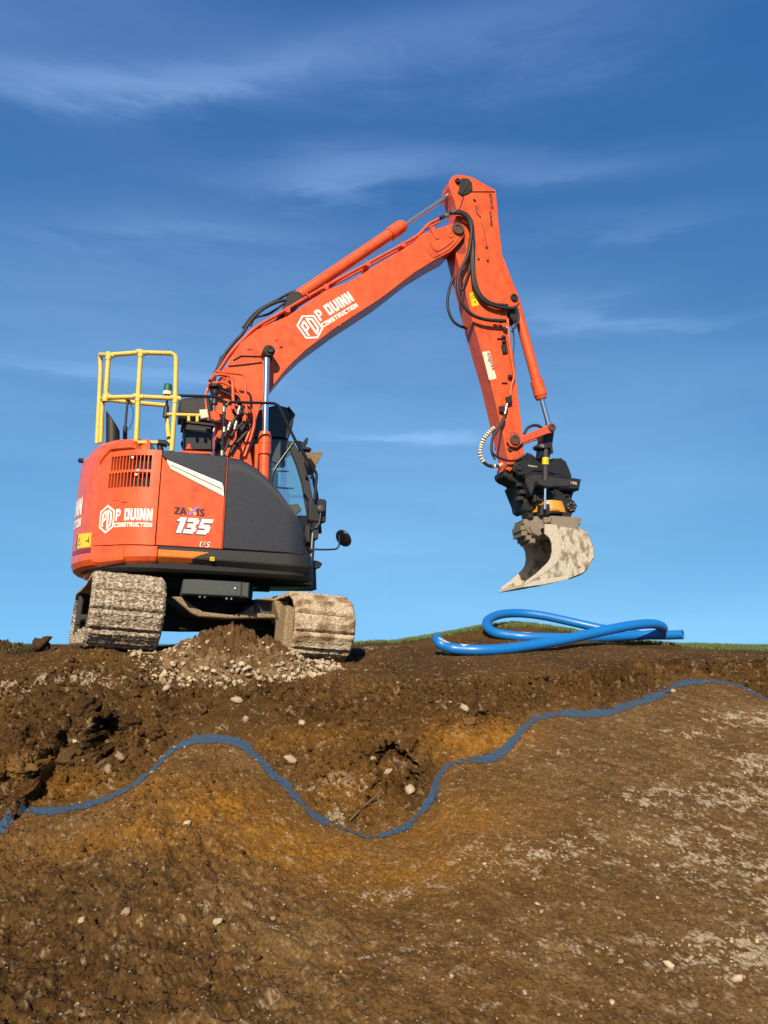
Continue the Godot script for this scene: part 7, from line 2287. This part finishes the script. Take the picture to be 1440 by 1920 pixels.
func build_tracks(ex: Node3D) -> void:
	var under := Transform3D(Basis(Vector3.UP, deg_to_rad(25.0)) * Basis(Vector3(0, 0, 1), deg_to_rad(-4.0)), Vector3(-2.27, 1.47, -9.0))
	var rel := ex.transform.affine_inverse() * under
	var shoes := []
	for k in 5:
		shoes.append(shoe_mesh(101 + 7 * k))
	var R := 0.335
	var half := 1.40
	var loop := 4.0 * half + TAU * R
	var count := 41
	for side in [-1, 1]:
		var tk := part("track", ex, "left crawler track, grey-brown with mottled dried mud" if side < 0 else "right crawler track, caked in pale cream mud")
		tk.transform = rel * Transform3D(Basis.IDENTITY, Vector3(side * 0.995, 0.0, 0.0))
		var cy := R + 0.045
		for i in count:
			var s := fmod(loop * i / count + (0.045 if side < 0 else 0.10), loop)
			var p := Vector3.ZERO
			var ang := 0.0
			if s < 2.0 * half:
				p = Vector3(0, cy + R, -half + s)
				ang = 0.0
				p.y -= 0.035 * sin(PI * s / (2.0 * half)) 
			elif s < 2.0 * half + PI * R:
				ang = (s - 2.0 * half) / R
				p = Vector3(0, cy + R * cos(ang), half + R * sin(ang))
			elif s < 4.0 * half + PI * R:
				ang = PI
				p = Vector3(0, cy - R, half - (s - 2.0 * half - PI * R))
			else:
				ang = PI + (s - 4.0 * half - PI * R) / R
				p = Vector3(0, cy + R * cos(ang), -half + R * sin(ang))
			var o := place_mesh("shoe", shoes[(i * 3 + (2 if side > 0 else 0)) % 5], M.mud_pale if side > 0 else M.mud, tk)
			var fl := Basis.IDENTITY if i % 2 == 0 else Basis(Vector3.UP, PI)
			o.transform = Transform3D(Basis(Vector3(1, 0, 0), ang) * fl, p)
		# chain, wheels and frame
		start()
		for i in 60:
			var s := loop * i / 60.0
			var p := Vector3.ZERO
			var ang := 0.0
			if s < 2.0 * half:
				p = Vector3(0, cy + R - 0.05, -half + s)
			elif s < 2.0 * half + PI * R:
				ang = (s - 2.0 * half) / R
				p = Vector3(0, cy + (R - 0.05) * cos(ang), half + (R - 0.05) * sin(ang))
			elif s < 4.0 * half + PI * R:
				p = Vector3(0, cy - R + 0.05, half - (s - 2.0 * half - PI * R))
			else:
				ang = PI + (s - 4.0 * half - PI * R) / R
				p = Vector3(0, cy + (R - 0.05) * cos(ang), -half + (R - 0.05) * sin(ang))
			X = Transform3D(Basis(Vector3(1, 0, 0), ang), p)
			for sx in [-0.1, 0.07]:
				block(Vector3(sx, -0.04, -0.055), Vector3(sx + 0.03, 0.03, 0.055), 0.006)
		make("chain", M.frame_dark, tk)
		start()
		for i in 80:
			var ends := []
			for s in [loop * i / 80.0, loop * (i + 1) / 80.0]:
				var rr := R - 0.035
				if s < 2.0 * half:
					ends.append(Vector3(0, cy + rr, -half + s))
				elif s < 2.0 * half + PI * R:
					var q: float = (s - 2.0 * half) / R
					ends.append(Vector3(0, cy + rr * cos(q), half + rr * sin(q)))
				elif s < 4.0 * half + PI * R:
					ends.append(Vector3(0, cy - rr, half - (s - 2.0 * half - PI * R)))
				else:
					var q: float = PI + (s - 4.0 * half - PI * R) / R
					ends.append(Vector3(0, cy + rr * cos(q), -half + rr * sin(q)))
			var wv := Vector3(0.3, 0, 0)
			quad(ends[0] - wv, ends[0] + wv, ends[1] + wv, ends[1] - wv, Vector3.UP)
		make("added_belt", M.frame_dark, tk)  # dark belt added behind the shoes to keep sky out of the gaps
		for z in [half, -half]:
			start()
			lathe(Vector3(-0.07, cy, z), Vector3(0.07, cy, z), [[0, 0], [0, 0.1], [0.02, 0.12], [0.02, 0.2], [0.0, 0.22], [0.0, 0.27], [0.14, 0.27], [0.14, 0.0]], 30)
			make("idler" if z > 0 else "sprocket", M.frame_dark, tk)
		start()
		for k in 6:
			var z := -1.05 + 0.42 * k
			lathe(Vector3(-0.13, 0.16, z), Vector3(0.13, 0.16, z), [[0, 0], [0, 0.075], [0.05, 0.075], [0.06, 0.09], [0.08, 0.075], [0.18, 0.075], [0.2, 0.09], [0.21, 0.075], [0.26, 0.075], [0.26, 0]], 16)
		make("rollers", M.frame_dark, tk)
		start()
		slab(PackedVector2Array([Vector2(-0.2, 0.22), Vector2(0.2, 0.22), Vector2(0.2, 0.40), Vector2(0.10, 0.50), Vector2(-0.10, 0.50), Vector2(-0.2, 0.40)]), -1.15, 1.05, 0.015)
		slab(PackedVector2Array([Vector2(-0.17, 0.26), Vector2(0.17, 0.26), Vector2(0.17, 0.46), Vector2(-0.17, 0.46)]), 1.05, 1.45, 0.01)
		slab(PackedVector2Array([Vector2(-0.25, 0.20), Vector2(0.25, 0.20), Vector2(0.25, 0.56), Vector2(-0.25, 0.56)]), -1.45, -1.15, 0.02)
		make("side_frame", M.frame_dark, tk)
		if side < 0:
			for q in [[Vector3(-0.30, 0.20, 0.72), Vector3(-0.18, 0.34, 1.12)], [Vector3(-0.33, 0.30, -0.2), Vector3(-0.2, 0.36, 0.4)], [Vector3(-0.31, 0.28, -1.45), Vector3(-0.26, 0.66, -1.0)]]:
				start()
				block(q[0], q[1], 0.014)
				make("step", M.frame_dark, tk)
			start()
			for k in 7:
				block(Vector3(-0.33 + 0.01 * (k % 3), 0.03 + 0.03 * (k % 2), -1.2 + 0.33 * k), Vector3(-0.2, 0.14 + 0.04 * (k % 3), -0.95 + 0.33 * k), 0.03)
			make("mud_cake", M.mud, tk)
		else:
			start()
			block(Vector3(-0.30, 0.10, 0.90), Vector3(-0.19, 0.60, 1.28), 0.02)
			slab(PackedVector2Array([Vector2(-0.36, 0.02), Vector2(-0.2, 0.03), Vector2(-0.2, 0.12), Vector2(-0.3, 0.10)]), 1.1, 1.6, 0.01)
			make("inner_guard", M.frame_mud, tk)
	# cross frame between the tracks
	var xf := part("cross_frame", ex)
	xf.transform = rel
	start()
	slab(PackedVector2Array([Vector2(-0.566, 0.631), Vector2(-0.438, 0.631), Vector2(-0.28, 0.545), Vector2(-0.108, 0.458), Vector2(0.248, 0.452), Vector2(0.492, 0.522), Vector2(0.582, 0.655), Vector2(0.863, 0.732), Vector2(1.064, 0.726), Vector2(1.101, 0.321), Vector2(0.835, 0.326), Vector2(0.638, 0.348), Vector2(0.325, 0.311), Vector2(-0.088, 0.279), Vector2(-0.492, 0.26)]), -0.6, 0.30, 0.02)
	make("beam", M.frame_dark, xf)
	start()
	slab(PackedVector2Array([Vector2(-0.48, 0.601), Vector2(-0.379, 0.611), Vector2(-0.243, 0.526), Vector2(-0.133, 0.472), Vector2(0.175, 0.464), Vector2(0.4, 0.513), Vector2(0.511, 0.511), Vector2(0.787, 0.511), Vector2(0.841, 0.479), Vector2(0.59, 0.464), Vector2(0.167, 0.422), Vector2(-0.173, 0.416), Vector2(-0.256, 0.444)]), 0.30, 0.92, 0.012)
	make("ledge", M.frame_mud, xf)
	start()
	slab(PackedVector2Array([Vector2(0.446, 0.645), Vector2(0.493, 0.679), Vector2(0.657, 0.671), Vector2(0.696, 0.528), Vector2(0.599, 0.49), Vector2(0.46, 0.508)]), 0.25, 0.84, 0.012)
	make("gusset", M.box_grey, xf)
	start()
	slab(PackedVector2Array([Vector2(0.27, 0.463), Vector2(0.37, 0.542), Vector2(0.437, 0.601), Vector2(0.46, 0.491)]), 0.5, 0.86, 0.008)
	slab(PackedVector2Array([Vector2(0.444, 0.655), Vector2(0.539, 0.688), Vector2(0.758, 0.679), Vector2(0.794, 0.64), Vector2(0.617, 0.654)]), 0.4, 1.0, 0.01)
	slab(PackedVector2Array([Vector2(0.617, 0.648), Vector2(0.79, 0.676), Vector2(0.829, 0.26), Vector2(0.769, 0.232), Vector2(0.783, 0.351), Vector2(0.699, 0.44)]), 0.7, 1.05, 0.012)
	make("muddy_flange", M.frame_mud, xf)
	start()
	X = Transform3D(Basis.IDENTITY, Vector3(0, 0.5, 0))
	lathe(Vector3(0, 0, 0), Vector3(0, 1, 0), [[0, 0], [0, 0.55], [0.2, 0.55], [0.21, 0.62], [0.4, 0.62], [0.4, 0]], 36)
	make("slew_ring", M.under, xf)

func _ready() -> void:
	# camera
	var cam := Camera3D.new()
	cam.name = "camera"
	cam.position = Vector3(0, 1.6, 0)
	cam.rotation_degrees = Vector3(10.14, 0, 0)
	cam.fov = 69.38
	cam.far = 2000.0
	cam.near = 0.05
	add_child(cam)
	cam.current = true
	# sky
	var sky := ProceduralSkyMaterial.new()
	sky.sky_top_color = lin(0.016, 0.082, 0.268)
	sky.sky_horizon_color = lin(0.165, 0.43, 0.71)
	sky.sky_curve = 0.225
	sky.ground_horizon_color = lin(0.10, 0.075, 0.045)
	sky.ground_bottom_color = lin(0.07, 0.045, 0.025)
	sky.sun_angle_max = 0.0
	sky.sky_cover = clouds()
	sky.sky_cover_modulate = lin(0.20, 0.27, 0.36)
	var env := Environment.new()
	env.background_mode = Environment.BG_SKY
	env.sky = Sky.new()
	env.sky.sky_material = sky
	env.tonemap_mode = Environment.TONE_MAPPER_LINEAR
	env.tonemap_exposure = 1.35
	env.sdfgi_enabled = true
	env.ssao_enabled = true
	env.ssil_enabled = true
	var we := WorldEnvironment.new()
	we.name = "world_environment"
	we.environment = env
	add_child(we)
	# sun: behind the camera, a little to its left, 33 degrees up
	var sun := DirectionalLight3D.new()
	sun.name = "sun"
	sun.light_energy = 1.6
	sun.light_color = Color(1.0, 0.93, 0.82)
	sun.light_angular_distance = 0.5
	sun.shadow_enabled = true
	sun.look_at_from_position(Vector3(-0.131, 0.545, 0.828), Vector3.ZERO)
	add_child(sun)

	materials()
	tracks_in = Transform3D(Basis(Vector3.UP, deg_to_rad(25.0)) * Basis(Vector3(0, 0, 1), deg_to_rad(-4.0)), Vector3(-2.27, 1.47, -9.0)).affine_inverse()
	build_ground()
	var ex := part("excavator", self)
	ex.transform = Transform3D(Basis(Vector3.UP, deg_to_rad(18.0)) * Basis(Vector3(0, 0, 1), deg_to_rad(-1.3)), Vector3(-2.34, 1.47, -9.0))
	tag(ex, "orange crawler excavator with muddy tracks, its arm raised and reaching right", "excavator")
	measure_plan()
	build_tracks(ex)
	build_house(ex)
	build_guard_rail(ex)
	build_cab(ex)
	build_boom(ex)
	build_arm(ex)
	build_rotator(ex)
	build_bucket(ex)
	build_ground_things()
	build_loose()

# thin high cloud, laid over the sky colours
func clouds() -> ImageTexture:
	var w := 3600
	var h := 1800
	var im := PackedByteArray()
	im.resize(w * h * 4)
	im.fill(255)
	# fibres: warped noise, drawn out sideways
	var n1 := noise(0.011, 6, FastNoiseLite.TYPE_SIMPLEX_SMOOTH, 301)
	n1.domain_warp_enabled = true
	n1.domain_warp_amplitude = 38.0
	n1.domain_warp_frequency = 0.008
	n1.fractal_gain = 0.62
	var fib := n1.get_seamless_image(600, 900, false, false, 0.15)
	fib.resize(w, 900, Image.INTERPOLATE_CUBIC)
	fib.convert(Image.FORMAT_L8)
	var n2 := noise(0.006, 3, FastNoiseLite.TYPE_SIMPLEX_SMOOTH, 305)
	var wide := n2.get_seamless_image(450, 450, false, false, 0.15)
	wide.resize(w, 900, Image.INTERPOLATE_CUBIC)
	wide.convert(Image.FORMAT_L8)
	var fb := fib.get_data()
	var wb := wide.get_data()
	# streaks: bearing, height, half length, half width, slope, strength (degrees)
	var streaks := [[-22.0, 38.4, 17.0, 1.3, 0.17, 0.50], [-2.0, 41.2, 16.0, 2.2, 0.10, 0.30], [16.0, 42.0, 14.0, 2.6, 0.02, 0.25], [-3.0, 35.3, 11.0, 1.5, 0.06, 0.42], [14.0, 34.0, 13.0, 1.6, -0.12, 0.28], [3.0, 16.2, 8.0, 0.55, -0.05, 0.42], [17.0, 24.2, 11.0, 0.9, -0.07, 0.30], [-20.0, 20.2, 13.0, 0.9, 0.05, 0.26], [-17.0, 29.5, 12.0, 1.0, 0.08, 0.2], [20.0, 29.0, 10.0, 1.0, -0.05, 0.2], [-75.0, 30.0, 22.0, 2.0, 0.1, 0.45], [80.0, 33.0, 22.0, 2.0, -0.1, 0.45], [150.0, 28.0, 24.0, 2.0, 0.1, 0.45], [-150.0, 40.0, 22.0, 2.6, -0.1, 0.45]]
	var v := PackedFloat32Array()
	v.resize(w * 900)
	for s in streaks:
		var j0 := int((90.0 - s[1] - 12.0) * 10.0)
		var j1 := int((90.0 - s[1] + 12.0) * 10.0)
		var reach := int(s[2] * 18.0)
		for di in range(-reach, reach):
			var i := posmod(int(s[0] * 10.0) + di, w)
			var dx: float = di / 10.0 / s[2]
			var along_x: float = s[5] * exp(-dx * dx * 1.6)
			var mid: float = s[1] + s[4] * di / 10.0
			for j in range(maxi(0, j0), mini(900, j1)):
				var f := fb[j * w + i] / 255.0
				var dy: float = (90.0 - j / 10.0 - mid + 5.0 * (f - 0.5)) / s[3]
				if absf(dy) < 2.6:
					v[j * w + i] += along_x * exp(-dy * dy) * (0.25 + 1.1 * f)
	for j in 900:
		for i in w:
			var k := j * w + i
			var f := fb[k] / 255.0
			var a := v[k] + 0.26 * smoothstep(0.38, 0.8, wb[k] / 255.0) * (0.3 + f)
			im[k * 4 + 3] = int(clampf(a, 0.0, 1.0) * 255.0)
	for k in range(w * 900, w * h):
		im[k * 4 + 3] = 0
	return ImageTexture.create_from_image(Image.create_from_data(w, h, false, Image.FORMAT_RGBA8, im))
